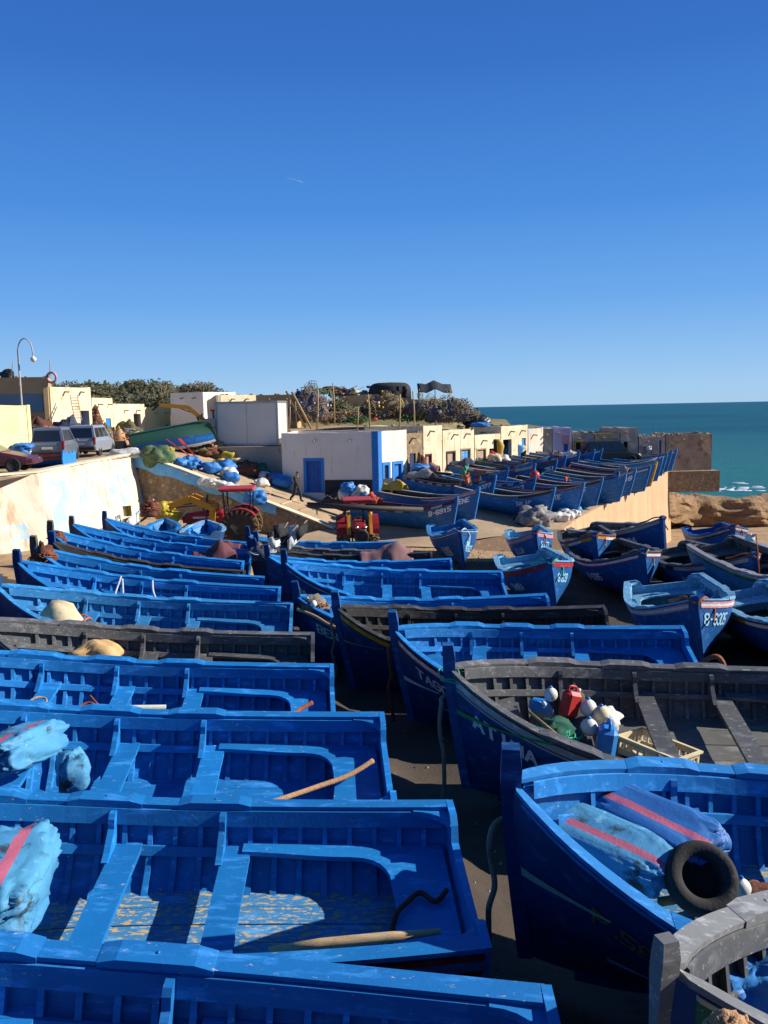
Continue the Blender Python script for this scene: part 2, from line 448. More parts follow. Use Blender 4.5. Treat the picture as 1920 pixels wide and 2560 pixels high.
    # stern bench (U shaped) and side benches
    zb = H.s_(.12) - .33; m = MB()
    tl = [.012, .03, .06, .09, .1, .105, .11, .118, .13, .145, .165, .2, .24, .28, .32, .345]
    def yi(t):
        full = H.z(t, zb, .05).y
        if t <= .1: return 0.0
        f = min(1, (t - .1) / .075); return (full - .27 + .06 * sm(.2, .34, t)) * (1 - (1 - f) ** 3.2) ** (1 / 3.2)
    for sd_ in (1, -1):
        rows = []
        for t in tl:
            yo = H.z(t, zb, .05).y; y0 = yi(t); x = H.L * (t - .5); z = zb + .015 * sm(.2, 0, t)
            q = [Vector((x, yo * sd_, z)), Vector((x, y0 * sd_, z)), Vector((x, y0 * sd_, z - .045)), Vector((x, yo * sd_, z - .045))]
            rows.append(q if sd_ < 0 else q[::-1])
        m.rings(rows[::-1], smooth=False)
    m.build('stern_bench', deck, root)
    # foredeck
    if foredeck:
        m = MB(); rows = []; zf = H.s_(.82) - .36
        for t in lspace(.86, .975, 6):
            y = max(.012, H.z(t, zf, .05).y); x = H.z(t, zf).x
            rows.append([Vector((x - .10 * (1 - abs(a)) * (1 if t < .87 else 0), y * a, zf)) for a in (-1, -.5, 0, .5, 1)] + [Vector((x - .10 * (1 - abs(a)) * (1 if t < .87 else 0), y * a, zf - .05)) for a in (1, .5, 0, -.5, -1)])
        m.rings(rows[::-1], smooth=False); m.build('bow_platform', deck, root)
    # transom
    m = MB(); nb = 8; pl = [(H.P(0, j / nb).y, H.P(0, j / nb).z) for j in range(nb + 1)]; st = H.s_(0) + .038; b0 = pl[-1][0]
    top = [(b0 + .03, st), (b0 - .28, st + .01), (b0 - .38, st - .05), (b0 - .46, st - notch), (-b0 + .46, st - notch), (-b0 + .38, st - .05), (-b0 + .28, st + .01), (-b0 - .03, st)]
    poly = [(p[0], p[1]) for p in pl] + top + [(-p[0], p[1]) for p in pl[::-1]][:-1]
    # split into a fan strip so that the notch stays clean
    m.prism(poly, .07, lambda a, b_, c_: (-H.L / 2 - .045 + c_, a, b_), mi=0)
    tr = m.build('transom', cap if cap is not mGreyW else ins, root)
    for sd_ in (1, -1):
        m = MB(); pr = []; x0 = -H.L / 2 + .025; y0 = b0 - .02
        for i in range(7):
            a = PI / 2 * i / 6; pr.append((x0 + .34 * (1 - math.sin(a)), y0 - .10 - .30 * (1 - math.cos(a))))
        pr += [(x0, y0 - .1 - .30), (x0, y0), (x0 + .34, y0)]
        pr = [(p[0], p[1] * sd_) for p in pr]
        if sd_ > 0: pr = pr[::-1]
        m.prism(pr, .06, lambda a, b_, c_: (a, b_, H.s_(.02) - .062 + c_)); m.build('quarter_knee', ins, tr)
    # painted stripes / rubbing strakes: (d0, d1, material(s), proud, t0, t1)
    for sp in stripes:
        d0, d1, mm, pr = sp[:4]; t0, t1 = (sp[4], sp[5]) if len(sp) > 4 else (0.0, .985)
        mm = mm if isinstance(mm, (list, tuple)) else [mm]
        for sd_ in (1, -1):
            m = MB(); tt = lspace(t0, t1, NT + 1)
            seg = max(1, int(len(tt) / (len(mm) * (1 if len(mm) == 1 else 3))))
            for i in range(0, len(tt) - 1, seg):
                t2 = tt[i:i + seg + 1]
                def f(t):
                    q = [H.dz(t, d0, -pr, sd_), H.dz(t, d0, .01, sd_), H.dz(t, d1, .01, sd_), H.dz(t, d1, -pr, sd_)]
                    return q if sd_ < 0 else q[::-1]
                m.rings([f(t) for t in t2], smooth=False, mi=(i // seg) % len(mm))
            m.build('stripe', mm, root)
    # lettering: (text, side, t_start, depth, height, material, [width, slant])
    for tx in texts:
        text, sd_, ts_, d, h, mm = tx[:6]; wd = (tx[6] if len(tx) > 6 else .16) * (1 if lod == 2 else 1.55); h = h * (1 if lod == 2 else 1.12); slope = tx[7] if len(tx) > 7 else 0
        m = MB(); dirn = -1 if sd_ > 0 else 1
        def fn(u, v):
            t = ts_ + dirn * u / H.L; t = max(0.01, min(.999, t)); dd = max(.01, d + h - v + slope * u)
            return H.dz(t, dd, -.02, sd_)
        letters(m, text, fn, h, wd, wd=.82, gap=1.25); m.build('lettering', mm, root)

def place_boat(name, label, bow=None, stern=None, L=6.1, B=2.4, head=180, corner=None, fn=yard, heel=0.0, group=None, Hk={}, maxp=.14, fit=False, depth=None, pitch=None, lean=0.0, **kw):
    """corner: pixel of the far stern corner, stern: of the stern centre, bow: of the gunwale at the stem; one end is set on the ground"""
    H = Hull(L=L, B=B, **Hk); hs = H.s_(0) + .038; hb = H.s_(1) + .02
    th = R(head); d = Vector((math.cos(th), math.sin(th), 0)); n = Vector((-d.y, d.x, 0)); n = n if n.y > 0 else -n
    pit = None
    sa, ca = math.sin(lean), math.cos(lean)
    if corner or stern:
        hw = H.b(0) if corner else 0
        c = on(*(corner or stern), fn, hw * sa + hs * ca) if depth is None else D(*(corner or stern), depth)
        c = c - n * (hw * ca - hs * sa) + (d * .09 if corner else Vector())
        base = c - Vector((0, 0, hw * sa + hs * ca))
        if fit:
            a, b = ray(*bow); c2_ = c - n * (hb * sa); s = (a * c2_.y - c2_.x) / (d.x - a * d.y); s = max(5.2, min(6.9, s))
            H.L = L = s; z = CZ + b * (c2_.y + d.y * s); pit = math.atan2(z - hb * ca - base.z, s)
        else:
            e = base + d * L; pit = math.atan2(fn(e.x, e.y) - base.z, L)
    else:
        q = on(*bow, fn, hb * ca) if depth is None else D(*bow, depth)
        q = q + n * (hb * sa); hb *= ca
        c = q - d * L; pit = math.atan2(q.z - hb - fn(c.x, c.y), L) 
        base = q - Vector((0, 0, hb)) - d * L; base.z -= math.sin(pit) * L
    if pitch is not None: pit = pitch
    pit = max(-maxp, min(maxp, pit))
    mid = base + d * L / 2 + Vector((0, 0, math.sin(pit) * L / 2))
    if not (corner or stern): mid = q - Vector((0, 0, hb)) - (d * math.cos(pit) + Vector((0, 0, math.sin(pit)))) * L / 2
    print('BOAT %-20s L %.2f mid %.2f %.2f %.2f head %.0f pitch %.1f ground %.2f' % (name[:6] + label[:14], L, mid.x, mid.y, mid.z, head, math.degrees(pit), fn(mid.x, mid.y)))
    root = thing('fishing_boat', label, 'fishing boat', mid, th, group or 'blue wooden fishing boats drawn up ashore', rx=heel + (-lean if d.x < 0 else lean), ry=-pit)
    make_boat(root, H, **kw)
    BO[name] = (root, H)
    return root, H
BO = {}
def bl_(key, x, y, z): return bl(key, x, y, z + BO[key][1].mid - 1.08)
def bl(key, x, y, z):
    """local point of a boat -> world"""
    root, H = BO[key]; M = Matrix.LocRotScale(root.location, root.rotation_euler, None)
    return M @ Vector((x, y, z))
# ------------------------------------------------------------------ boats
GL_ = 'boats in the rank along the high quay wall'; GM_ = 'boats in the middle rank'; GR_ = 'boats nosing towards the near right'; GU_ = 'boats parked on the upper slipway'
W_, K_ = mWhiteP, mBlkStripe
rub = (.005, .05, mHull, .03)
def L_(key, label, **k):
    k.setdefault('ins', mBlue); k.setdefault('out', mHull); k.setdefault('lean', R(9)); return place_boat(key, label, group=GL_, **k)
L_('L1', 'bright blue boat cut off by the bottom edge of the picture', corner=(1361, 2469), head=180, pitch=R(4.6), L=6.3, B=2.5, floor=mBlue2, seed=1, ins=mBlue3, stripes=((.03, .07, mBlue2, .03),))
L_('L2', 'blue boat with two red stripes on its stern and a peeling floor', corner=(1131, 2002), head=183, L=5.9, lean=R(2.5), B=2.4, Hk=dict(ws=.9), seed=2, stripes=((.05, .085, mRedP, .022, 0, .3), (.2, .23, mRedP, .02, 0, .3), (.09, .195, mBlue2, .012, 0, .3)))
L_('L3', 'blue boat with a rust-brown rope over its stern and pink-striped sacks forward', corner=(958, 1781), head=184, L=6.1, lean=R(6.5), B=2.4, floor=mBlue3, Hk=dict(ws=.9), seed=3, stripes=((.03, .06, mBlue, .03), (.06, .12, mOcre, .015)))
L_('L4', 'blue boat with a long peeling mast lying along its thwarts', corner=(831, 1660), head=185, L=6.1, lean=R(7), B=2.4, floor=mBlue3, seed=4)
L_('L5', 'charcoal grey boat holding a sand-coloured bundle', corner=(784, 1581), head=185, fit=True, bow=(-57, 1548), L=6.4, B=2.4, ins=mGrey, floor=mFloorG, seed=5, maxp=.09, stripes=((.02, .06, mOcre, .03),))
L_('L6', 'faded sky blue boat with a big white sack near its bow', corner=(730, 1505), head=185, fit=True, bow=(-25, 1462), L=6.3, B=2.4, ins=mBlue2, floor=mBlue2, seed=6)
L_('L7', 'blue boat with a looped pale rope hanging over its side', corner=(697, 1466), head=185, fit=True, bow=(22, 1402), L=6.2, B=2.2, seed=7)
L_('L8', 'blue boat with a brown net heaped on its bow post', corner=(655, 1440), head=185, fit=True, bow=(62, 1365), L=6.1, B=1.75, seed=8, stem=mStemW)
L_('L9', 'black tarred boat squeezed between two blue ones by the quay wall', corner=(607, 1425), head=185, fit=True, bow=(110, 1352), L=6.0, B=1.55, ins=mBlackP, floor=mBlackP, seed=9)
L_('L10', 'blue boat with two pale blue striped sacks in its bow', corner=(603, 1401), head=185, fit=True, bow=(100, 1318), L=6.1, B=2.0, seed=10, stem=mStemW)
L_('L11', 'blue boat with a maroon cover bundled over its stern', corner=(626, 1374), head=185, fit=True, bow=(160, 1308), L=6.0, B=1.9, seed=11, stem=mStemW)
L_('L12', 'blue boat farthest along the quay wall, its sharp bow post raised high', corner=(620, 1355), head=185, fit=True, bow=(242, 1290), L=6.0, B=1.9, seed=12)

def M_(key, label, **k):
    k.setdefault('ins', mBlue); k.setdefault('out', mHull); k.setdefault('lean', R(11)); k.setdefault('Hk', dict(mid=1.45)); return place_boat(key, label, group=GM_, **k)
M_('M1', 'blue boat carrying two striped sacks and a tyre, faint yellow 5834 on its side', bow=(1244, 1950), head=174, pitch=R(2.8), L=6.2, Hk=dict(mid=1.28), lean=R(9), B=3.0, seed=21, texts=(('P.5834', 1, .90, .44, .17, mTextY, .14),), stripes=((.02, .06, mBlue, .03),))
M_('M0', 'grey-decked boat with yellow and green bow stripes, cut by the bottom corner', stemh=.1, bow=(1622, 2432), head=200, lean=R(4), L=6.0, B=2.1, ins=mGrey, cap=mCapG, floor=mFloorG, seed=20, stem=mCapG, stemw=.62, stripes=((.02, .05, mOcre, .03), (.05, .2, mGrnP, .014), (.2, .26, mYelP, .016)))
M_('M2', 'boat named ATINA, charcoal inside, with a pale grey bow band', bow=(1122, 1668), head=174.5, L=6.3, lean=R(10), B=2.9, ins=mGrey, cap=mGrey, deck=mGrey, floor=mFloorG, seed=22, stem=mHullB,
   stripes=((.0, .035, K_, .03), (.04, .165, mGreyW, .022), (.19, .225, mGreyW, .02), (.165, .19, [mGrnP, K_], .012, 0, .86)), texts=(('ATINA', 1, .955, .38, .23, mTextG, .2), ('"', 1, .735, .36, .06, mTextG, .2)))
M_('M3', 'boat lettered TAGO with a yellow-topped post and white band edged red', corner=(1723, 1565), head=174, fit=True, bow=(992, 1572), L=6.2, lean=R(12), B=2.7, seed=23, stem=mHullB,
   stripes=((.03, .06, K_, .03), (.06, .095, mRedP, .02), (.095, .19, mWhiteP, .018), (.19, .225, mRedP, .02)), texts=(('TAGO', 1, .93, .36, .20, mTextG, .18),))
M_('M4', 'black-brown boat with a broad yellow band along its bow', corner=(1523, 1513), head=177, fit=True, bow=(848, 1517), L=6.1, B=2.3, ins=mBlackP, floor=mBlackP, seed=24, cap=mBlackP, stem=mHullB,
   stripes=((.0, .03, mBlackP, .03), (.04, .15, mYelP, .025, .55, .985),))
M_('M5', 'blue boat lettered BEN Z with a tangle of rope on its bow', corner=(1378, 1483), head=180, fit=True, bow=(748, 1489), L=6.1, B=1.95, seed=25, stripes=((.12, .15, mGreyW, .015),), texts=(('BEN Z', 1, .93, .40, .22, mTextG, .18),))
M_('M6', 'blue boat with a letter M on its bow and a wide open interior', corner=(1256, 1427), head=180, fit=True, bow=(705, 1404), L=6.1, B=2.3, seed=26, stripes=((.0, .03, K_, .03), (.1, .13, mGreyW, .014)), texts=(('M', 1, .93, .42, .22, mTextG, .18),))
M_('M7', 'blue boat wedged between the boat marked M and a black one', corner=(1135, 1395), head=180, fit=True, bow=(672, 1388), L=6.0, B=1.7, seed=27, texts=(('A.', 1, .92, .5, .2, mTextG, .18),))
M_('M8', 'black boat lying behind the row of open blue ones', corner=(1086, 1378), head=180, fit=True, bow=(640, 1370), L=6.0, B=1.5, ins=mBlackP, floor=mBlackP, seed=28)
M_('M9', 'dark charcoal boat with a dusty rose cover thrown over its engine', corner=(1022, 1371), head=180, fit=True, bow=(640, 1352), L=5.8, B=1.6, ins=mGrey, floor=mBlackP, seed=29)
M_('M10', 'blue boat in front of the red tractor, farthest of its rank', corner=(1000, 1352), head=180, fit=True, bow=(620, 1338), L=5.6, B=1.8, seed=30, ins=mBlue2)

def R_(key, label, **k):
    k.setdefault('ins', mBlackP); k.setdefault('out', mHullB); k.setdefault('lod', 1); k.setdefault('stemh', .07); k.setdefault('Hk', dict(bow=.5, mid=1.36)); k.setdefault('heel', R(8))
    return place_boat(key, label, group=GR_, **k)
rw = [mRedP, mWhiteP]
R_('R1', 'boat lettered TAMRA with a red band and pale blue rim', bow=(1397, 1402), head=-91, L=6.0, B=2.3, ins=mLight, seed=41, floor=mFloorG, stripes=((.03, .16, mRedP, .02),), texts=(('TAMRA', -1, .66, .42, .19, mText, .13), ('6.639', 1, .955, .36, .2, mTextC, .14)))
R_('R2', 'boat numbered 8-6285 with a red, white and red band', bow=(1630, 1378), head=-90, L=6.5, B=2.6, seed=42, cap=mGrey, stripes=((.03, .06, mDkRed, .022), (.06, .14, W_, .018), (.14, .17, mRedP, .02)), texts=(('8-6285', -1, .56, .42, .2, mText, .16),))
R_('R3', 'boat numbered 8-6305 with pink and white bands and pale blue deck', bow=(1770, 1500), head=-102, L=6.0, B=2.45, ins=mLight, cap=mLight, floor=mBlackP, seed=43, stripes=((.03, .07, mPinkP, .024), (.07, .13, W_, .02), (.13, .17, mPinkP, .024)), texts=(('ISLI', -1, .62, .42, .2, mTextG, .13), ('8-6305', 1, .97, .30, .21, mTextC, .13)))
R_('R4', 'boat lettered KARMA with a faded rose and grey band', bow=(1910, 1386), head=-84, L=6.6, B=2.6, ins=mGrey, floor=mFloorG, seed=44, stripes=((.03, .15, [mPinkP, mGreyW, mDkRed, mGreyW], .022),), texts=(('KARMA', -1, .62, .40, .25, mTextG, .13),))
R_('R5', 'boat numbered 8-6304 with a grey gunwale and white bow lettering', bow=(1677, 1293), head=-70, depth=33.5, L=5.9, B=2.0, seed=45, cap=mGreyW, ins=mGrey, stripes=((.03, .16, mGreyW, .025),), texts=(('8-6304', -1, .60, .40, .25, mText, .16), ('KANERIA', 1, .965, .30, .26, mText, .2)))
R_('R6', 'boat with a red, white and yellow band lettered AGIRT', bow=(1504, 1335), head=-97, L=5.8, B=2.2, seed=46, cap=mGrey, stripes=((.03, .06, mRedP, .022), (.06, .16, [W_, W_, mYelP], .018)), texts=(('AGIRT', -1, .66, .40, .2, mTextG, .14),))
R_('R7', 'small boat with a pink band lettered OUJJA', bow=(1354, 1329), head=-94, L=5.4, B=1.9, ins=mLight, seed=47, stripes=((.03, .17, mPinkP, .022),), texts=(('OUJJA', -1, .7, .4, .2, mTextG, .14), ('6.C77', 1, .95, .34, .2, mTextC, .13)))
R_('R8', 'boat numbered 8:5025 twice, its bow pointing straight out', bow=(1164, 1323), head=-88, L=5.8, B=2.1, ins=mBlue2, seed=48, floor=mBlue2, stripes=((.05, .07, mWhiteP, .02, .6, .985), (.16, .18, mBlue2, .02, .6, .985)), texts=(('EZZAOUI', -1, .74, .52, .13, mTextG, .14), ('8:5025', -1, .74, .73, .17, mTextG, .14), ('@', 1, .93, .42, .2, mTextC, .16), ('8:5025', 1, .945, .66, .2, mTextC, .14)))
R_('R9', 'blue boat with dark red and white bow stripes and round white mark', bow=(1851, 1316), head=-100, depth=31.5, L=6.0, B=2.1, ins=mHullB, seed=49, stripes=((.03, .1, mGreyW, .022), (.1, .17, mDkRed, .024)))
R_('R10', 'green and white banded boat with a pale grey interior', stern=(1790, 1345), head=-82, depth=27, L=6.1, B=2.0, ins=mGrey, cap=mGreyW, seed=50, out=mBlue2, stripes=((.03, .1, mGreyW, .022), (.1, .2, mGrnP, .024)))
R_('R11', 'boat with pale blue rim and red-white-yellow band on the right edge', stern=(1850, 1462), head=-86, L=6.1, B=2.4, ins=mLight, cap=mLight, floor=mBlackP, seed=51, stripes=((.03, .06, mRedP, .024), (.06, .14, [W_, W_, mYelP], .018), (.14, .165, mRedP, .022)))

CAPS = [mGreyW, mBlackP, mBlue2, mGreyW, mDkRed]
def U_(key, label, bow, **k):
    k.setdefault('ins', mBlackP); k.setdefault('out', mHullC); k.setdefault('lod', 0); k.setdefault('head', -37); k.setdefault('L', 6.1); k.setdefault('B', 2.0); k.setdefault('Hk', dict(mid=1.2, bow=.75))
    k.setdefault('cap', CAPS[len(BO) % 5]); return place_boat(key, label, bow=bow, fn=slip2, group=GU_, foredeck=False, pads=False, stemh=.09, **k)
wk = [mGreyW, mDkRed, mGreyW, K_]
U_('U1', 'boat numbered 8-6915 next to the tractor, white bow band', (1138, 1247), head=-33, B=2.1, lod=1, stripes=((.0, .05, mDkRed, .03, 0, .7), (.03, .14, wk, .022)), texts=(('8-6915', -1, .80, .26, .21, mText, .16),), out=mHullC)
U_('U2', 'boat lettered ZENE with a pink bow band', (1192, 1222), head=-36, stripes=((.0, .06, mDkRed, .03, 0, .7), (.03, .14, mPinkP, .022, .5, .985)), texts=(('ZENE', -1, .83, .28, .21, mText, .16),), lod=1, out=mHullC)
U_('U3', 'boat numbered 377 beside the one lettered ZENE', (1231, 1192), stripes=((.03, .13, wk, .022),), texts=(('377', -1, .90, .28, .2, mText, .16),), out=mHullC)
U_('U4', 'boat numbered 6613 with a red and white dashed band', (1330, 1193), stripes=((.03, .13, wk, .022),), texts=(('6613', -1, .80, .28, .22, mText, .18),), B=1.8)
U_('U5', 'boat lettered SALAP with a black bow patch and white dots', (1377, 1222), head=-40, stripes=((.02, .16, K_, .026, .72, .985), (.03, .1, mGrey, .022, 0, .72)), texts=(('SALAP', -1, .70, .34, .2, mText, .13),), lod=1, B=2.1)
U_('U6', 'boat lettered TADARTE with a dark rim', (1450, 1210), stripes=((.03, .1, mDkRed, .022), (.0, .03, mGreyW, .03)), texts=(('TADARTE', -1, .62, .30, .22, mText, .13),), lod=1)
U_('U7', 'boat with black bow patch lettered TADBARTE', (1497, 1197), stripes=((.02, .15, K_, .026, .6, .985), (.15, .17, mDkRed, .022, .3, .985)), texts=(('TADBARTE', -1, .66, .26, .2, mText, .18),))
U_('U8', 'boat lettered CHEIRA with a pink-topped bow', (1538, 1183), stripes=((.03, .13, mPinkP, .024, .6, .985), (.03, .1, mGrey, .02, 0, .6)), texts=(('CHEIRA', -1, .74, .28, .23, mText, .14),))
U_('U9', 'plain blue boat hemmed in by the boats lettered CHEIRA and 6018', (1555, 1189), L=5.9, stripes=((.03, .08, mBlue2, .024),), B=1.6)
U_('U10', 'boat numbered 6018 with a bundled sail on its bow', (1580, 1176), stripes=((.03, .1, mGreyW, .022),), texts=(('6018', -1, .86, .30, .24, mText, .16),))
U_('U11', 'boat with a broad white band, next past number 6018', (1617, 1168), stripes=((.03, .12, mWhiteP, .024),))
U_('U12', 'boat with a yellow tip on its bow post', (1633, 1158), stem=mYelP, stripes=((.03, .1, mBlue2, .022),))
U_('U13', 'boat with a sky blue gunwale, third from the slipway end', (1648, 1147), cap=mBlue2, stripes=((.03, .12, mBlue2, .024),))
U_('U14', 'boat with white bow band, second from the slipway end', (1660, 1136), stripes=((.03, .12, mWhiteP, .024, .6, .985),))
U_('U15', 'boat with a long grey gunwale, last but one before the ruined tower', (1672, 1128), cap=mGreyW, stripes=((.03, .12, mHullB, .024),))
U_('U16', 'outermost slipway boat, its white-banded bow against the ruined tower', (1684, 1126), L=6.2, stripes=((.03, .13, mWhiteP, .024),))
# second rank, nearer the houses
U2 = [((1330, 1162), 'slipway boat with a red and cream bow near the pale blue door', [mRedP, mOcre]), ((1384, 1152), 'slipway boat numbered 351 with a green gunwale', [mGrnP]), ((1407, 1142), 'slipway boat behind number 351 with a red bow band', [mRedP]),
      ((1441, 1133), 'slipway boat with net-draped bow in the second rank', [mWhiteP]), ((1479, 1126), 'slipway boat with sky blue bow in the second rank', [mBlue2]), ((1498, 1124), 'slipway boat with light blue and white bow, end of second rank', [mLight, mWhiteP])]
for i, (b_, lb, cs) in enumerate(U2):
    U_('V%d' % i, lb, b_, B=1.8, stripes=((.03, .13, cs, .024),), out=mHullB, texts=(('351', -1, .9, .28, .24, mText, .16),) if i == 1 else ())
# dark boats lying close under the houses
for i, (b_, hd, lb) in enumerate([((1262, 1172), -20, 'black-rimmed boat under the weathered doors with a rose cover aft'), ((1322, 1152), -14, 'boat with white dashes along its rim, moored by the net heaps'), ((1372, 1137), -10, 'black boat by the tall dark doorway'), ((1440, 1128), -6, 'long dark boat in front of the lavender house'), ((1640, 1142), -4, 'pale-rimmed boat lying lengthwise before the grey ruin')]):
    U_('X%d' % i, lb, b_, head=hd, B=1.7, stripes=((.0, .05, [mDkRed, mGreyW], .03),), cap=mBlackP if i < 4 else mGreyW)
# two short boats by the tractor and the overturned one come with the clutter
# ------------------------------------------------------------------ ground, sea, land
mGround = mat('packed_dirt', lin('#9a7d5c'), lin('#ae9069'), scale=.5, rough=.95, bump=.6, bscale=14, spots=(1.1, .5, .16, lin('#7f674b')), spots2=(9, .66, .08, lin('#c0a47c')))
mYardShade = mat('shade_toned_gritty_yard', lin('#40362c'), lin('#4d4136'), scale=.8, rough=.95, bump=.8, bscale=20, spots=(2.0, .55, .2, lin('#2f2720')), spots2=(30, .70, .06, lin('#7d6b53')))  # grit darkened so its colour carries the shade between the boats
mConc = mat('old_concrete', lin('#9c8468'), lin('#b09675'), scale=.7, rough=.95, bump=.4, bscale=18, spots=(2.2, .56, .18, lin('#84705a')), spots2=(.6, .55, .3, lin('#b89c78')))
mScrub = mat('dry_hillside', lin('#8a7a55'), lin('#6c6a3c'), scale=.5, rough=.95, bump=.6, bscale=6, spots=(1.2, .52, .15, lin('#5a6236')))
def nz2(x, y, s, a): return a * mnoise.noise(Vector((x * s, y * s, 3.3)))
def sheet(name, x0, x1, nx, y0, y1, ny, fn, m, mask=None):
    mb = MB(); idx = {}
    for j in range(ny + 1):
        for i in range(nx + 1):
            x = x0 + (x1 - x0) * i / nx; y = y0 + (y1 - y0) * j / ny
            idx[i, j] = len(mb.v); mb.v.append((x, y, fn(x, y)))
    for j in range(ny):
        for i in range(nx):
            if mask and not mask(x0 + (x1 - x0) * (i + .5) / nx, y0 + (y1 - y0) * (j + .5) / ny): continue
            mb.f.append((idx[i, j], idx[i + 1, j], idx[i + 1, j + 1], idx[i, j + 1])); mb.m.append(0); mb.sm.append(True)
    return mb.build(name, m)
def lerp_poly(P, n):
    out = []
    for a, b in zip(P, P[1:]):
        for i in range(n): out.append(tuple(a[k] + (b[k] - a[k]) * i / n for k in range(len(a))))
    out.append(P[-1]); return out
def strip(name, A, B, fn, m, n=6, k=14, amp=.03):
    A = lerp_poly(A, n); B = lerp_poly(B, n); mb = MB(); rows = []
    for a, b in zip(A, B):
        row = []
        for i in range(k + 1):
            x = a[0] + (b[0] - a[0]) * i / k; y = a[1] + (b[1] - a[1]) * i / k
            row.append((x, y, fn(x, y) + nz2(x, y, .8, amp)))
        rows.append(row)
    mb.rings(rows, closed=False); return mb.build(name, m)
kind(sheet('ground', -26, 70, 200, 24.5, 122, 220, lambda x, y: yard(x, y) + nz2(x, y, .9, .03) + nz2(x, y, 3, .012), mGround), 'structure')
kind(sheet('boat_yard', -26, 40, 170, -6, 41, 130, lambda x, y: yard(x, y) + nz2(x, y, .9, .03) + nz2(x, y, 3, .012) + .025 - .2 * sm(27.5 + 9 * sm(0, 4, x), 30 + 9 * sm(0, 4, x), y + nz2(x, y, .5, 2)), mYardShade), 'structure')  # darker ground sheet among the boats, hull shade put into its colour
# the slipway and the ramp
FR = [(3.0, 41.0), (9.6, 44.8), (10.4, 46.5), (11.2, 48.2), (13.4, 52), (23.9, 70.1), (25.2, 78)]
LB = [(-7, 40.6), (-3.2, 45.2), (-2.7, 49), (-1.2, 52.3), (1.6, 55), (13.3, 70.8), (16, 80)]
slipway = kind(strip('slipway', LB, FR, lambda x, y: slip2(x, y) + .03, mConc, 8, 24), 'structure')
kind(strip('ramp', [(-14.3, 48.05), (-9, 46.65), (-2.9, 45.05)], [(-14.3, 56.0), (-9, 56.0), (-2.4, 52.6)], lambda x, y: ramp(x, y) + .05, mConc, 10, 14), 'structure')
def hill(x, y):
    # terraces above the harbour
    e = x - .095 * y
    z = .9 * sm(58, 70, y) * sm(-15, -8, x) + 2.1 * sm(73, 81, y) + 2.0 * sm(84, 106, y) * sm(-14, -24, x) + 1.0 * sm(-16, -26, x) * sm(84, 100, y)
    return z * sm(1.2, -2.5, e)
def upper(x, y): return 4.66 + hill(x, y) + nz2(x, y, .25, .12) * sm(60, 75, y) + nz2(x, y, .12, .9) * sm(82, 96, y)
def umask(x, y):
    if x < -14.2: return y > 31 or x < -15.6
    if y < 55.4: return False
    return x < -8.6 or (x + 5) * .79 - (y - 54.6) * .61 < 0 and x < 16
kind(sheet('upper_quay', -75, 20, 170, 28, 128, 180, upper, mScrub if 0 else mConc, lambda x, y: umask(x, y) and y < 74), 'structure')
kind(sheet('hillside', -75, 20, 130, 73.4, 130, 80, lambda x, y: upper(x, y) + .01, mScrub, umask), 'structure')
# unseen quay under the camera, added to block sky light on the hulls
mb = MB(); mb.box((0, -5.2, 1.6), (60, 9, 7.6)); kind(mb.build('unseen_quay_block', mConc), 'structure')
# sea
SEA = -5.0
m = bpy.data.materials.new('sea_water'); m.use_nodes = True; nt = m.node_tree; b = nt.nodes['Principled BSDF']
b.inputs['Roughness'].default_value = .35; b.inputs['IOR'].default_value = 1.33; b.inputs['Specular IOR Level'].default_value = .12
tc = nt.nodes.new('ShaderNodeTexCoord'); mp = nt.nodes.new('ShaderNodeMapping'); mp.inputs['Scale'].default_value = (.05, .16, .1); nt.links.new(tc.outputs['Object'], mp.inputs[0])
n1 = nt.nodes.new('ShaderNodeTexNoise'); n1.inputs['Scale'].default_value = 2.5; n1.inputs['Detail'].default_value = 8; n1.inputs['Roughness'].default_value = .7; nt.links.new(mp.outputs[0], n1.inputs[0])
bp = nt.nodes.new('ShaderNodeBump'); bp.inputs['Strength'].default_value = .7; bp.inputs['Distance'].default_value = 1.5; nt.links.new(n1.outputs[0], bp.inputs['Height']); nt.links.new(bp.outputs[0], b.inputs['Normal'])
n2 = nt.nodes.new('ShaderNodeTexNoise'); n2.inputs['Scale'].default_value = .12; n2.inputs['Detail'].default_value = 8; nt.links.new(mp.outputs[0], n2.inputs[0])
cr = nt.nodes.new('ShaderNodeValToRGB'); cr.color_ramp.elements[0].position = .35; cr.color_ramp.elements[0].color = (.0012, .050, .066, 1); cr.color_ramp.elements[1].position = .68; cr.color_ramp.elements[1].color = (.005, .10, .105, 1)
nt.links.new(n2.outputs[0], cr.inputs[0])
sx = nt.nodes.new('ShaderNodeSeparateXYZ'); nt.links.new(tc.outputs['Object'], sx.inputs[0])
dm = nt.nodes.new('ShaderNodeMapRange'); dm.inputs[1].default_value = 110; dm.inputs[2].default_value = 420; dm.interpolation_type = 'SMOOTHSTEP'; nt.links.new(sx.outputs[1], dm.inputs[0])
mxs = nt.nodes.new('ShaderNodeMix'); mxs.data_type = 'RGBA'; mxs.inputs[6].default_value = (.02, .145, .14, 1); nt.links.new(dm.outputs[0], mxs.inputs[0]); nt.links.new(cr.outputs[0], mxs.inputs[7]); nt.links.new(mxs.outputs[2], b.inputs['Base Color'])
mSea = m
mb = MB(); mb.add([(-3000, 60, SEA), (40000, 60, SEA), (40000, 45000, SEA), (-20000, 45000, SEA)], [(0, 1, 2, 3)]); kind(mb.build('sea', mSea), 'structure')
mFoam = mat('sea_foam', (.75, .8, .82), (.5, .62, .66), scale=3, rough=.9, bump=.5)
mb = MB(); rr = random.Random(5)
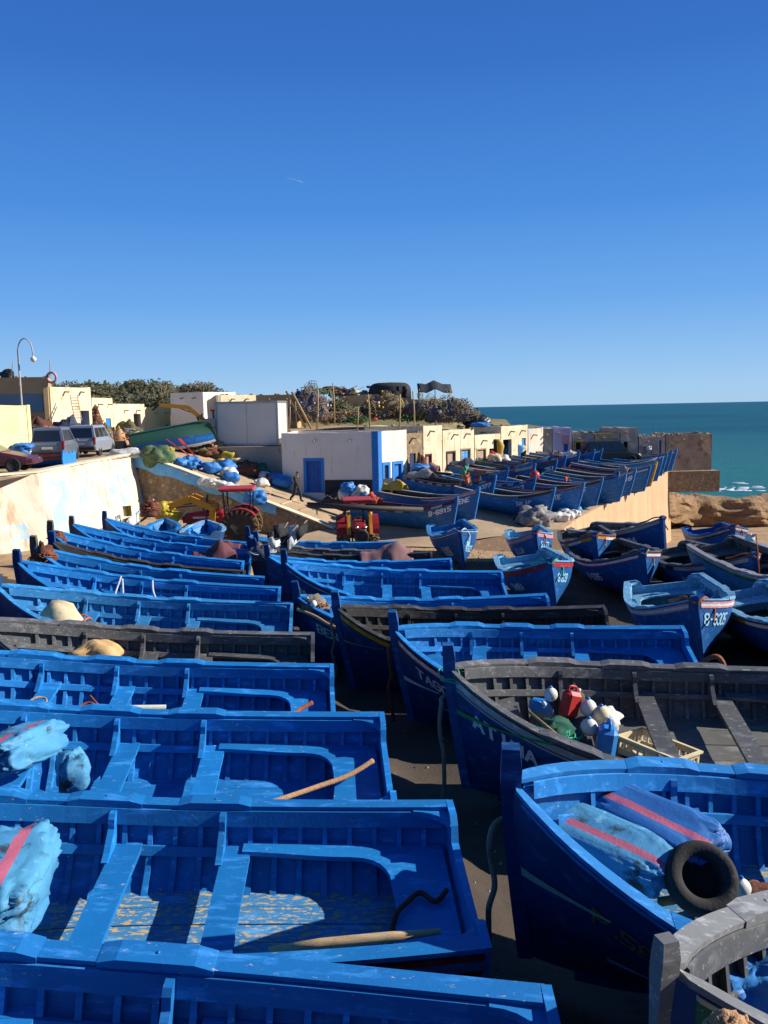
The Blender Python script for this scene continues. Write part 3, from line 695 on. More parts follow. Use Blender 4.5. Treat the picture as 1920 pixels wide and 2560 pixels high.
for k in range(34):
    p = D(1725 + 175 * rr.random(), 1196 + 26 * rr.random() ** 1.5, 108); s = 7 / -ray(1750, 1210)[1]
    px, py = 1735 + 170 * rr.random() ** 1.3, 1206 + 22 * rr.random()
    a, b_ = ray(px, py); y = (SEA - CZ) / b_
    mb.blob((a * y, y, SEA), (rr.uniform(.3, 1.3), rr.uniform(.2, .6), .08), seed=k, nu=8, nv=4)
kind(mb.build('sea_foam', mFoam), 'stuff')
# contrail and low cloud, far away
mCloud = mat('cloud_white', (.85, .87, .9), (.8, .82, .86), scale=1, rough=1, bump=0)
c0, c1 = D(702, 440, 6000), D(757, 456, 6000)
mb = MB(); mb.tube([c0, c0.lerp(c1, .4), c0.lerp(c1, .8), c1], [.6, 1.3, 1.8, .8], 6); kind(mb.build('vapour_trail', mCloud), 'stuff')

# loose stones and scraps on the ground
mb = MB(); rnd = random.Random(3)
for k in range(2600):
    if k % 3: x, y = rnd.uniform(-1.5, 9), rnd.uniform(4, 40)
    else: x, y = rnd.uniform(-12, 8), rnd.uniform(33, 47)
    z = yard(x, y) + .03; s_ = rnd.uniform(.012, .04) * (1.6 if y > 30 else 1); a = rnd.random() * 6
    mb.add([(x + s_ * math.cos(a), y + s_ * math.sin(a), z - .01), (x + s_ * math.cos(a + 2), y + s_ * math.sin(a + 2.1), z - .01), (x + s_ * math.cos(a + 4.2), y + s_ * math.sin(a + 4), z - .01), (x, y, z + s_ * .8)], [(0, 1, 3), (1, 2, 3), (2, 0, 3)])
kind(mb.build('pebbles', mat('loose_stone', lin('#9b8a72'), lin('#6f6150'), scale=2, rough=.95, bump=0)), 'stuff')
# ------------------------------------------------------------------ buildings and walls
mCream = mat('cream_plaster', lin('#dfd2b2'), lin('#cebd98'), scale=.9, rough=.92, bump=.35, bscale=22, spots=(1.8, .60, .08, lin('#a8906c')), spots2=(3.0, .57, .10, lin('#b79f78'), (2.2, 2.2, .35)))
mYellowW = mat('pale_yellow_plaster', lin('#e0d29c'), lin('#d6c78c'), scale=.9, rough=.92, bump=.2, bscale=22, spots=(2.8, .70, .06, lin('#b7a378')))
mWhiteW = mat('white_plaster', lin('#e8dccb'), lin('#dccfbb'), scale=.6, rough=.92, bump=.25, bscale=26, spots=(3.5, .66, .06, lin('#b4a894')), spots2=(2.2, .60, .12, lin('#c2b29b'), (2.4, 2.4, .3)))
mPinkW = mat('rose_grey_plaster', lin('#cdb5a2'), lin('#bfa58f'), scale=.8, rough=.92, bump=.3, bscale=22, spots=(2.5, .62, .08, lin('#a08670')))
mGreyWl = mat('grey_plaster', lin('#b3a595'), lin('#9f917f'), scale=.6, rough=.93, bump=.4, bscale=20, spots=(1.8, .57, .1, lin('#877866')), spots2=(5, .64, .05, lin('#c6baa8')))
mTan = mat('tan_plaster', lin('#b59a72'), lin('#a3875f'), scale=.7, rough=.93, bump=.4, bscale=20, spots=(2, .6, .1, lin('#8f744f')))
mLav = mat('lavender_plaster', lin('#c6b8c8'), lin('#b9aabb'), scale=.8, rough=.9, bump=.2, bscale=22)
mSteel = mat('blue_grey_plaster', lin('#6d8798'), lin('#5b7686'), scale=.8, rough=.92, bump=.3, bscale=20, spots=(2, .62, .1, lin('#8b8a7d')))
mStone = mat('rubble_stone', lin('#9b8465'), lin('#75624a'), scale=5, rough=.95, bump=1.0, bscale=5, spots=(3.2, .56, .08, lin('#b9a078')), spots2=(8, .6, .06, lin('#5c4c3a')))
mSlipW = mat('warm_concrete', lin('#c9a680'), lin('#b5906a'), scale=.35, rough=.93, bump=.3, bscale=10, stretch=(3, 3, .6), spots=(1.5, .60, .1, lin('#a98762'), (3, 3, .35)), spots2=(3, .68, .05, lin('#e5cba4'), (4, 4, .3)))
mQuay = mat('white_and_blue_limewash', lin('#dccdb8'), lin('#cdb89c'), scale=.8, rough=.93, bump=.5, bscale=12, spots=(.62, .53, .06, lin('#9cc2d2'), (1, .6, .8)), spots2=(1.5, .55, .06, lin('#c4a283'), (2.2, 1.2, .35)))
mBlueLime = mat('blue_limewash', lin('#5aa0cc'), lin('#79b5d8'), scale=1.4, rough=.93, bump=.5, bscale=12, spots=(2.2, .60, .04, lin('#d8cdb8')), spots2=(3.5, .6, .06, lin('#8f7c62')))
mBlueD = mat('door_blue_paint', (.012, .10, .38), (.009, .075, .3), scale=3, rough=.6, bump=.1, spots=(5, .70, .05, lin('#8f9aa5')))
mBlueF = mat('frame_blue_paint', (.022, .20, .56), (.018, .17, .48), scale=2, rough=.7, bump=.1, spots=(5, .72, .04, lin('#c8ccd0')))
mNavyD = mat('navy_door_paint', (.012, .03, .10), (.01, .024, .08), scale=3, rough=.6, bump=.1)
mDado = mat('black_dado_paint', (.022, .022, .026), (.035, .035, .04), scale=2, rough=.85, bump=.2, spots=(3, .66, .08, (.14, .13, .12)))
mDark = mat('dark_interior', (.02, .018, .016), (.03, .026, .022), rough=.95, bump=0)
mRoof = mat('roof_screed', lin('#a08a6a'), lin('#87745a'), scale=1.5, rough=.95, bump=.5, bscale=10)
mDoorW = mat('bare_door_boards', lin('#b59c85'), lin('#9c836c'), scale=5, rough=.85, bump=.3, stretch=(6, 6, .8))
mDoorB = mat('peeling_blue_boards', (.04, .25, .55), (.03, .2, .48), scale=4, rough=.8, bump=.3, stretch=(6, 6, .8), spots=(3, .55, .06, lin('#c9bda6'), (4, 4, .6)))
mGlass = mat('dark_glass', (.02, .025, .03), (.015, .02, .025), rough=.08, bump=0, spec=.6)
mIron = mat('painted_iron', (.03, .03, .035), (.05, .045, .04), rough=.6, bump=.1)
mPanel = mat('sandwich_panel', lin('#e2d6c2'), lin('#d8cab4'), scale=.8, rough=.5, bump=.03, spots=(3, .70, .06, lin('#a89880')))
mAlu = mat('galvanised_steel', (.36, .37, .38), (.28, .29, .3), scale=3, rough=.45, bump=.05, metal=.7)
mRust = mat('rusty_steel', lin('#6e4a33'), lin('#573a2a'), scale=6, rough=.9, bump=.3)

def edge_frame(a, b):
    a = Vector((a[0], a[1], 0)); b = Vector((b[0], b[1], 0)); d = (b - a); L = d.length; d.normalize()
    return a, d, Vector((d.y, -d.x, 0)), L            # outward normal is to the right of a->b (corners run clockwise... seen from above: counter)
def house(name, label, pts, z0, z1, wallm, openings=(), dado=None, roofz=None, roofm=None, th=.28, rubble=0, group=None, seed=0, corner=None, cat='house', upper_=None):
    """pts: corners counter-clockwise from above. openings: (edge, s, width, sill, height, kind, leaf, frame)"""
    rnd = random.Random(seed + len(label)); c = Vector((pts[0][0], pts[0][1], z0))
    root = thing(name, label, cat, c, 0, group); lo = lambda p: Vector(p) - c
    m = MB(); n = len(pts)
    def slab(mb, a, d, nn, s0, s1, za, zb, off0, off1, mi=0):
        q = []
        for z in (za, zb):
            for s, o in ((s0, off0), (s1, off0), (s1, off1), (s0, off1)): q.append(lo(a + d * s + nn * o + Vector((0, 0, z))))
        mb.add(q, [(0, 3, 2, 1), (4, 5, 6, 7), (0, 1, 5, 4), (1, 2, 6, 5), (2, 3, 7, 6), (3, 0, 4, 7)], mi)
    for e in range(n):
        a, d, nn, L = edge_frame(pts[e], pts[(e + 1) % n])
        ops = sorted([o for o in openings if o[0] == e], key=lambda o: o[1]); s = 0
        def piece(s0, s1, za, zb):
            if s1 - s0 < .01 or zb - za < .01: return
            k = max(1, int((s1 - s0) / .9)); kz = max(1, int((zb - za) / .9)); rows = []
            def P(s_, z_, o):
                j = Vector((mnoise.noise(Vector((s_ * 1.1 + e * 9, z_ * 1.1, seed))), 0, 0)).x * .035
                jz = mnoise.noise(Vector((s_ * .9, e * 3.3, seed + 5))) * .07 if abs(z_ - z1) < .01 else 0
                return lo(a + d * s_ + nn * (o + (j if o > -.1 else 0)) + Vector((0, 0, z_ + jz)))
            for i in range(k + 1):
                s_ = s0 + (s1 - s0) * i / k
                rows.append([P(s_, za + (zb - za) * j / kz, 0) for j in range(kz + 1)] + [P(s_, zb, -th), P(s_, za, -th)])
            m.rings(rows[::-1], smooth=False)
        for o in ops:
            _, s_, w, sill, h = o[:5]
            piece(s, s_, z0, z1); piece(s_, s_ + w, z0, z0 + sill); piece(s_, s_ + w, z0 + sill + h, z1); s = s_ + w
        piece(s, L - .003, z0, z1)
    m.build('wall', wallm, root)
    rz = (z1 - .22) if roofz is None else roofz
    cen = sum((Vector((p[0], p[1], 0)) for p in pts), Vector()) / n
    inn = [(Vector((p[0], p[1], 0)) - cen) * .97 + cen for p in pts]
    m = MB(); m.prism([(p.x, p.y) for p in inn], .12, lambda x, y, z: lo((x, y, rz - .12 + z))); m.build('roof', roofm or mRoof, root)
    for o in openings:
        e, s_, w, sill, h, kd, leaf, frame = o
        a, d, nn, L = edge_frame(pts[e], pts[(e + 1) % n]); zb = z0 + sill; fw = .12 if kd != 'shop' else .06
        if kd == 'open':
            m = MB(); slab(m, a, d, nn, s_ - .05, s_ + w + .05, zb, zb + h, -.75, -.7); f = m.build('door', leaf or mDark, root)
            m = MB(); slab(m, a, d, nn, s_ + .002, s_ + .06, zb, zb + h, -.6, -.02); m.build('reveal', mBlueD, f); continue
        if kd == 'window':
            m = MB(); slab(m, a, d, nn, s_, s_ + w, zb, zb + h, -.2, -.16); wn = m.build('window', mGlass, root)
            m = MB()
            for k in range(1, 4): slab(m, a, d, nn, s_ + w * k / 4 - .012, s_ + w * k / 4 + .012, zb, zb + h, -.08, -.06)
            for k in range(1, 4): slab(m, a, d, nn, s_, s_ + w, zb + h * k / 4 - .012, zb + h * k / 4 + .012, -.085, -.055)
            m.build('grille', mIron, wn)
        else:
            m = MB(); nb = max(2, int(w / .22))
            for k in range(nb): slab(m, a, d, nn, s_ + w * k / nb + .004, s_ + w * (k + 1) / nb - .004, zb, zb + h, -.14, -.10 + .004 * (k % 2))
            wn = m.build('door', leaf, root)
            m = MB(); hp = lo(a + d * (s_ + w * .15) + nn * -.08 + Vector((0, 0, zb + h * .48))); m.box(hp, (.05, .05, .16)); m.build('handle', mIron, wn)
        if frame:
            m = MB(); fwd = .18 if frame is mBlueF else .09
            slab(m, a, d, nn, s_ - fwd, s_ + .01, zb - (fwd if kd == 'window' else 0), zb + h + fwd, -.12, .045)
            slab(m, a, d, nn, s_ + w - .01, s_ + w + fwd, zb - (fwd if kd == 'window' else 0), zb + h + fwd, -.12, .045)
            slab(m, a, d, nn, s_ + .012, s_ + w - .012, zb + h - .01, zb + h + fwd, -.12, .042)
            if kd == 'window': slab(m, a, d, nn, s_ + .012, s_ + w - .012, zb - fwd, zb + .01, -.12, .042)
            m.build('frame', frame, wn)
    if dado:
        e, s0, s1, h, dm = dado[:5]
        a, d, nn, L = edge_frame(pts[e], pts[(e + 1) % n])
        m = MB(); slab(m, a, d, nn, s0, s1, z0, z0 + h, -.05, .05); m.build('painted_base', dm, root)
    if upper_:
        for (e, s0, s1, za, zb, dm) in upper_:
            a, d, nn, L = edge_frame(pts[e], pts[(e + 1) % n])
            m = MB(); slab(m, a, d, nn, s0, s1, za, zb, -.04, .052); m.build('painted_band', dm, root)
    a, d, nn, L = edge_frame(pts[0], pts[1]); zs_ = z1 - rnd.uniform(.3, .5)
    for q in range(1 if L < 3 else 2):
        s_ = L * (.3 + .4 * q + .1 * rnd.random()); m = MB(); m.bar(lo(a + d * s_ + nn * -.1 + Vector((0, 0, zs_))), lo(a + d * s_ + nn * .38 + Vector((0, 0, zs_ - .05))), .10, .09); m.build('rain_spout', mWoodO, root)
    if rubble:
        m = MB()
        for k in range(rubble):
            e = rnd.randrange(n); a, d, nn, L = edge_frame(pts[e], pts[(e + 1) % n]); s_ = rnd.random() * L
            p = lo(a + d * s_ + nn * -.15 + Vector((0, 0, z1 + .03))); m.blob(p, (rnd.uniform(.1, .3), rnd.uniform(.08, .16), rnd.uniform(.05, .12)), seed=k, nu=7, nv=5, rot=rnd.random() * 3)
        m.build('parapet_rubble', mStone, root)
    return root
def at_line(px, A, d):
    a = ray(px, 1070)[0]; s = (a * A[1] - A[0]) / (d[0] - a * d[1]); return (A[0] + d[0] * s, A[1] + d[1] * s)
def zat(px, py, y): return CZ + ray(px, py)[1] * y
HG = 'low flat-roofed harbour houses'
# white house with blue trim
c1, c2 = (-6.35, 52.9), (-.32, 52.0); dl = (.62, .785); c3 = at_line(1016, c2, dl); c4 = (-6.0, 57.5); zb = .9; zt = zat(955, 1079, 52)
white = house('white_house', 'white fishermen\'s house with blue corner strip, blue doors and black base', [c1, c2, c3, (c3[0] - 3.2, c3[1] + 3.4), c4], zb, zt, mWhiteW,
    [(0, 1.55, .95, .95, 2.0, 'door', mBlueD, mBlueF), (1, .62, .42, 1.55, 1.05, 'window', None, mBlueF), (1, 1.62, .75, .45, 2.15, 'door', mBlueF, mBlueF)], group=HG, seed=1)
m = MB(); A_, d_, n_, L_w = edge_frame(c1, c2); cw = Vector((c1[0], c1[1], zb))
def wslab(mb, E, s0, s1, za, zb_, o0, o1, cut=0):
    a, d, nn, L = edge_frame(*E); q = []
    for z in (za, zb_):
        for s, o in ((s0 if z == za or not cut else s0 + cut, o0), (s1, o0), (s1, o1), (s0 if z == za or not cut else s0 + cut, o1)): q.append(a + d * s + nn * o + Vector((0, 0, z)) - cw)
    mb.add(q, [(0, 3, 2, 1), (4, 5, 6, 7), (0, 1, 5, 4), (1, 2, 6, 5), (2, 3, 7, 6), (3, 0, 4, 7)])
wslab(m, (c1, c2), L_w - .36, L_w + .05, zb, zt + .02, -.03, .06); wslab(m, (c2, c3), -.05, .36, zb, zt + .025, -.03, .055); m.build('corner_strip', mBlueF, white)
m = MB(); wslab(m, (c1, c2), 2.72, L_w - .365, zb, zb + 1.75, -.03, .052); m.build('painted_base', mDado, white)
m = MB(); wslab(m, (c2, c3), .37, 1.42, zb, zb + 1.75, -.03, .05); m.build('painted_base', mDado, white)
# terrace with lit fronts
A0 = c3; dr = (.615, .79)
def rowpts(px0, px1, dep, A=A0, d=dr, gap=.02):
    p, q = at_line(px0, A, d), at_line(px1, A, d); n = (-d[1], d[0])
    return [p, (q[0] - d[0] * gap, q[1] - d[1] * gap), (q[0] - d[0] * gap + n[0] * dep, q[1] - d[1] * gap + n[1] * dep), (p[0] + n[0] * dep, p[1] + n[1] * dep)]
def row(px0, px1, top, label, wm, ops, dep=4.0, A=A0, d=dr, gap=.02, gm=slip2, **k):
    P = rowpts(px0, px1, dep, A, d, gap); my = (P[0][1] + P[1][1]) / 2; z1 = zat((px0 + px1) / 2, top, my); z0 = min(gm(*P[0]), gm(*P[1])) - .1
    L = math.hypot(P[1][0] - P[0][0], P[1][1] - P[0][1]); O = []
    for (f0, f1, sill, h, kd, leaf, fr) in ops: O.append((0, f0 * L, (f1 - f0) * L, sill + .25, h, kd, leaf, fr))
    return house('harbour_house', label, P, z0, z1, wm, O, group=HG, seed=px0, **k), P, z0, z1, L
row(1017, 1056, 1082, 'narrow bare-stone house with a tall navy door', mStone, [(.12, .55, 0, 2.3, 'door', mNavyD, None)], rubble=8)
row(1058, 1105, 1064, 'taller cream house with rose upper wall and broken pink door', mCream, [(.12, .38, 0, 2.0, 'door', mDoorW, mDkRed)], dep=5, rubble=5)
row(1107, 1185, 1074, 'cream house with one bare door and one peeling blue door', mCream, [(.12, .36, 0, 2.0, 'door', mDoorW, mRust), (.56, .86, 0, 2.1, 'door', mDoorB, mWoodO)], rubble=7)
row(1187, 1251, 1086, 'lower cream house with a dark shop opening hung with coats', mCream, [(.08, .4, 0, 1.9, 'door', mDoorW, mWoodO), (.55, .97, 0, 1.9, 'open', mDark, None)], rubble=9)
row(1253, 1319, 1064, 'tall pale house with a black doorway and a narrow blue door', mCream, [(.06, .38, 0, 2.4, 'open', mDark, None), (.78, .95, .2, 2.2, 'door', mBlueF, None)], rubble=3)
row(1321, 1358, 1071, 'worn white house smudged with blue paint, end of the sunlit row', mQuay, [], rubble=5)
# houses closing the slipway, seen in shade
E0 = at_line(1358, A0, dr); dE = (.995, .10)
for a in [(1360, 1381, 1072, 'narrow grey house squeezed left of the lavender one', mGreyWl, [], {}),
          (1382, 1430, 1070, 'lavender house with blue door and small pink sign', mLav, [(.58, .9, 0, 2.0, 'door', mBlueD, None)], {}),
          (1432, 1486, 1082, 'pale house with a yellow-framed window right of the lavender one', mGreyWl, [(.05, .4, .5, 1.5, 'window', None, mYelP)], dict(rubble=6)),
          (1488, 1550, 1083, 'low house with blue mural shapes painted on its front', mTan, [], {}),
          (1552, 1596, 1070, 'taller grey house with a dark doorway beside the roofless ruin', mGreyWl, [(.1, .42, 0, 2.2, 'open', mDark, None)], {}),
          (1598, 1664, 1092, 'roofless grey ruin with rubbish heaped on its wall top', mGreyWl, [(.1, .3, 0, 1.9, 'door', mDoorW, mPinkP), (.78, .86, 0, 2.4, 'open', mDark, None)], dict(rubble=16))]:
    r_ = row(a[0], a[1], a[2], a[3], a[4], a[5], dep=5, A=E0, d=dE, **a[6])
    if 'lavender house' in a[3]:
        P = r_[1]; m = MB(); c = Vector((P[0][0], P[0][1], r_[2])); aa, d, nn, L = edge_frame(P[0], P[1])
        q0 = aa + d * L * .5 + nn * .06 + Vector((0, 0, r_[3] - .95)) - c; q1 = aa + d * L * .86 + nn * .06 + Vector((0, 0, r_[3] - .95)) - c
        m.bar(q0, q1, .05, .75); m.build('sign', mPinkP, r_[0])
    if 'mural' in a[3]:
        P = r_[1]; c = Vector((P[0][0], P[0][1], r_[2])); aa, d, nn, L = edge_frame(P[0], P[1]); m = MB()
        for fx, fz, w_, h_ in ((.18, 1.1, .55, .5), (.42, 1.0, .3, .5), (.85, 1.05, .4, .6)):
            m.prism([(w_ * math.cos(k * .7) * (1 + .25 * math.sin(k * 2.3)), h_ * math.sin(k * .7)) for k in range(9)], .03, lambda x, y, z, fx=fx, fz=fz: aa + d * (L * fx + x) + nn * (.03 + z) + Vector((0, 0, r_[3] - fz + y)) - c)
        m.build('mural', mBlueF, r_[0])
# ruined tower at the end
T0 = at_line(1666, E0, dE); ty = T0[1]
m1 = zat(1720, 1086, ty); tz = zat(1720, 1178, ty)
tw = house('ruined_tower', 'bulky ruined masonry block at the end of the houses above the sea', [T0, (T0[0] + 4.0, T0[1] + .4), (T0[0] + 4.0, T0[1] + 4.2), (T0[0] + .2, T0[1] + 4.2)], tz, m1, mat('tower_render', lin('#a89279'), lin('#93795f'), scale=.8, rough=.95, bump=.7, bscale=9, spots=(1.6, .55, .1, lin('#7c6852')), spots2=(4, .63, .05, lin('#c4ad8d'))), group=None, rubble=14, seed=77, cat='ruin')
m = MB(); zb_ = zat(1720, 1226, ty) - tz; m.box((2.15, 1.9, zb_ / 2), (4.3, 5.2, -zb_ + .1)); m.build('plinth', mStone, tw)

# ---- walls
def wall_thing(name, label, top, bot, m_, th=.5, n=8, k=6, amp=.05, cat='wall', cap=None):
    """top/bot: matching lists of 3-D points of the visible face; thickness is given backwards"""
    T = lerp_poly(top, n); B = lerp_poly(bot, n); c = Vector(B[0]); root = thing(name, label, cat, c)
    mb = MB(); rows = []
    for i, (t, b) in enumerate(zip(T, B)):
        t = Vector(t); b = Vector(b); nx = Vector(T[min(i + 1, len(T) - 1)]) - Vector(T[max(i - 1, 0)]); nrm = Vector((nx.y, -nx.x, 0)).normalized(); row = []
        for j in range(k + 1):
            p = b.lerp(t, j / k); p += nrm * (amp * 1.5 * mnoise.noise(p * .55) + amp * mnoise.noise(p * 1.7)); row.append(p - c)
        row += [t - nrm * th - c, b - nrm * th - c]; rows.append(row)
    mb.rings(rows[::-1], smooth=False); mb.build('wall', m_, root)
    if cap:
        mb = MB(); rows = []
        for i, t in enumerate(T):
            t = Vector(t); nx = Vector(T[min(i + 1, len(T) - 1)]) - Vector(T[max(i - 1, 0)]); nrm = Vector((nx.y, -nx.x, 0)).normalized()
            rows.append([t + nrm * .06 - c, t + nrm * .05 + Vector((0, 0, .07 + .02 * mnoise.noise(t))) - c, t - nrm * th + Vector((0, 0, .07)) - c, t - nrm * th - c])
        mb.rings(rows[::-1], smooth=False); mb.build('coping', cap, root)
    return root, T, B
qt = [(-24, 29.5, 4.72), (-15.2, 32.2, 4.72), (-13.95, 33.8, 4.72), (-14.05, 40, 4.74), (-14.25, 48, 4.72)]
wall_thing('quay_wall', 'tall limewashed quay wall, white with flaking sky blue patches', qt, [(p[0] + .45 + (.4 if i > 1 else 0), p[1] - (.3 if i < 2 else 0), .3) for i, p in enumerate(qt)], mQuay, n=12, k=10, amp=.05, cap=mCream)
rt = [(-14.2, 48.0, 4.72), (-11.5, 47.3, 3.85), (-8.5, 46.5, 2.75), (-5.5, 45.75, 1.65), (-2.75, 45.0, .62)]
rwl, T_, B_ = wall_thing('ramp_wall', 'sloping rubble-stone wall of the ramp with a blue limewashed top', rt, [(p[0] + .1, p[1] - .25, -.3) for p in rt], mStone, n=8, k=8, amp=.14, cap=mCream)
mb = MB(); rows = []
for i, t in enumerate(T_[:24]):
    t = Vector(t); f = i / 23; h = (.72 - .3 * f) + .2 * mnoise.noise(Vector((i * .35, 2, 0))) + .12 * mnoise.noise(Vector((i * 1.3, 5, 0))); nr = Vector((-.245, -.97, 0))
    rows.append([t + nr * .13 - rwl.location, t + nr * .16 - Vector((0, 0, max(.05, h))) - rwl.location])
mb.rings(rows, closed=False, smooth=False); mb.build('limewash_band', mBlueLime, rwl)
bt = [(-14.0, 56.0, 4.72), (-10.5, 55.4, 4.72), (-6.3, 54.6, 4.72)]
wall_thing('retaining_wall', 'bare concrete retaining wall below the white container', bt, [(p[0], p[1] - .1, 1.0) for p in bt], mGreyWl, n=6, k=4, amp=.03)
f0, f1 = FR[0], FR[1]
wall_thing('low_retaining_wall', 'low brick edge wall at the near end of the upper slipway', [(f0[0], f0[1], slip2(*f0) + .05), (6.3, 42.9, slip2(6.3, 42.9) + .07), (f1[0], f1[1], slip2(*f1) + .08)], [(f0[0], f0[1] - .05, -1.2), (6.3, 42.85, -1.3), (f1[0], f1[1] - .05, -1.4)], mat('dun_brick', lin('#8f7760'), lin('#7a6450'), scale=6, rough=.95, bump=.8, bscale=9, stretch=(1, 1, 3), spots=(4, .6, .06, lin('#a98f74'))), n=6, k=4, amp=.02)
st = [(p[0], p[1], slip2(*p) + .06) for p in FR[1:]]
wall_thing('slipway_wall', 'high warm concrete wall holding up the seaward edge of the slipway', st, [(p[0] + .25, p[1] - .2, -4.6) for p in st], mSlipW, n=7, k=8, amp=.05)
# terrace wall below the dark hut
yb = 79.0
bt = [tuple(D(852, 990, yb)), tuple(D(930, 986, yb)), tuple(D(978, 991, yb)), tuple(D(1110, 1008, yb + 1))]
wall_thing('terrace_wall', 'tan terrace wall on the hill under the dark hut', bt, [(p[0], p[1] - .1, p[2] - 2.2) for p in bt], mTan, n=5, k=4, amp=.1)
# left back houses
hl = [((129, 58.0), (230, 61.5), 968, 'cream house with a rust ladder beside its dark blue doorway', mCream, [(.70, .93, .2, 2.4, 'open', mBlueD, None)], 5),
      ((232, 62.5), (283, 66), 995, 'small cream house with a blue door and hanging nets', mCream, [(.6, .88, .1, 1.9, 'door', mBlueF, None)], 4),
      ((284, 66.5), (362, 71), 1010, 'long low cream house with a black doorway', mCream, [(.62, .86, .1, 2.2, 'open', mDark, None)], 5),
      ((363, 71.5), (426, 75.5), 1018, 'lowest cream house with a little blue hatch', mYellowW, [(.78, .95, .2, 1.1, 'door', mBlueF, None)], 0)]
for i, ((pa, ya), (pb, yb2), top, lb, wm, ops, rb) in enumerate(hl):
    p = (ray(pa, 1040)[0] * ya, ya); q = (ray(pb, 1040)[0] * yb2, yb2); dx, dy = q[0] - p[0], q[1] - p[1]; L = math.hypot(dx, dy); n = (-dy / L, dx / L)
    z1 = zat((pa + pb) / 2, top, (ya + yb2) / 2)
    O = [(0, a_ * L, (b_ - a_) * L, s_ + .2, h_, kd, lf, fr) for a_, b_, s_, h_, kd, lf, fr in ops]
    house('back_house', lb, [p, q, (q[0] + n[0] * 4, q[1] + n[1] * 4), (p[0] + n[0] * 4, p[1] + n[1] * 4)], 4.5, z1, wm, O, group='houses at the back of the upper quay', rubble=rb, seed=200 + i)
tp = [(-30, 57.5), (ray(121, 1000)[0] * 57.8, 57.8), (ray(131, 1000)[0] * 60.5, 60.5), (-30, 62)]
zt_ = zat(60, 943, 57.6)
house('tan_house', 'tan-topped house with a slate blue band and a pole on its roof', tp, 4.5, zt_, mTan, [], rubble=14, seed=301, cat='house', upper_=[(0, 0, 6.9, zt_ - 2.35, zt_ - 1.15, mSteel)], group='houses at the back of the upper quay')
p0 = (ray(426, 1000)[0] * 72, 72.0); p1 = (ray(508, 1000)[0] * 70.5, 70.5)
house('grey_white_house', 'white-grey two-sided house in shade behind the orange loader', [p0, p1, (p1[0] + 2, p1[1] + 4), (p0[0] + .5, p0[1] + 5)], 4.5, zat(470, 981, 71), mWhiteW, [], group='houses at the back of the upper quay', seed=303)
p0 = (ray(545, 1000)[0] * 71, 71.0); p1 = (ray(640, 1000)[0] * 74, 74.0)
house('parapet_house', 'long cream parapet showing above the container roof', [p0, p1, (p1[0] - 2, p1[1] + 4), (p0[0] - 2, p0[1] + 5)], 4.5, zat(590, 987, 72), mCream, [], group='houses at the back of the upper quay', rubble=9, seed=304)
p0 = (ray(640, 1000)[0] * 70, 70.0); p1 = (ray(740, 1000)[0] * 70, 70.0)
house('brown_house', 'brown unplastered house behind the leaning poles', [p0, p1, (p1[0], 74), (p0[0], 74)], 4.5, zat(690, 987, 70), mTan, [], group='houses at the back of the upper quay', rubble=9, seed=305)
# yellow building, left edge
yx = ray(78, 1060)[0] * 41
house('yellow_house', 'pale yellow building with a window at the left edge, above the parked vans', [(-24, 36.6), (-18.05, 37.2), (yx, 41), (-24, 42)], 4.6, zat(40, 1012, 39), mYellowW, [(0, 4.4, .9, 1.0, .95, 'window', None, mWhiteP)], group=None, seed=306)
# container cabin
cA, cB = D(541, 1112, 56.6), D(697, 1113, 56.0)
zc = 4.74; ztp = zat(620, 1003, 56.3); dv = Vector((cB.x - cA.x, cB.y - cA.y, 0)); Lc = dv.length; ang = math.atan2(dv.y, dv.x)
ct = thing('cabin_container', 'white sandwich-panel site cabin standing above the ramp', 'container', (cA.x, cA.y, zc), ang)
Hc = ztp - zc; Wc = 2.6
m = MB(); m.box((Lc / 2, Wc / 2, Hc / 2), (Lc - .1, Wc - .1, Hc - .1)); m.build('wall_panel', mPanel, ct)
m = MB()
for x in (.06, Lc - .06):
    for y in (.04, Wc - .04): m.box((x, y, Hc / 2), (.13, .13, Hc))
for y in (.03, Wc - .03):
    m.box((Lc / 2, y, Hc - .07), (Lc - .26, .10, .14)); m.box((Lc / 2, y, .07), (Lc - .26, .10, .14))
for x in (.06, Lc - .06): m.box((x, Wc / 2, Hc - .07), (.10, Wc - .22, .14)); m.box((x, Wc / 2, .07), (.10, Wc - .22, .14))
m.build('frame', mAlu, ct)
m = MB()
for x in (Lc * .5,): m.box((x, .05, Hc / 2), (.03, .03, Hc - .3))
m.box((Lc - .05, Wc * .5, Hc / 2), (.03, .03, Hc - .3)); m.build('panel_joint', mAlu, ct)
# dark hut and awning on the hill
mBlackNet = mat('black_tarpaulin', (.02, .022, .024), (.035, .036, .04), scale=2, rough=.8, bump=.6, bscale=5)
hb = D(975, 1003, 81); hut = thing('dark_hut', 'round-shouldered black tarpaulin hut on the hilltop', 'hut', hb)
m = MB(); prof = []
for k in range(13):
    a = PI * k / 12; prof.append((math.copysign(abs(math.cos(a)) ** .45, math.cos(a)) * 2.05, 1.78 * math.sin(a) ** .4))
rows = []
for y in lspace(0, 4.0, 7): rows.append([Vector((p[0] * (1 + .04 * mnoise.noise(Vector((p[0], y, 0)))), y, p[1] + .08 * mnoise.noise(Vector((p[0] * .8, y * .7, 4))))) for p in prof])
m.rings(rows, closed=True, smooth=True); m.build('cover', mBlackNet, hut)
m = MB(); m.box((.75, -.06, .72), (.3, .05, 1.35)); m.box((1.35, -.06, .72), (.35, .05, 1.35)); m.build('doorway', mDark, hut)
m = MB(); m.box((1.06, -.1, .75), (.12, .06, 1.5)); m.build('post', mWoodO, hut)
ab = D(1088, 1004, 79); aw = thing('black_awning', 'sagging black awning on posts at the hill edge', 'awning', ab)
m = MB(); rows = []
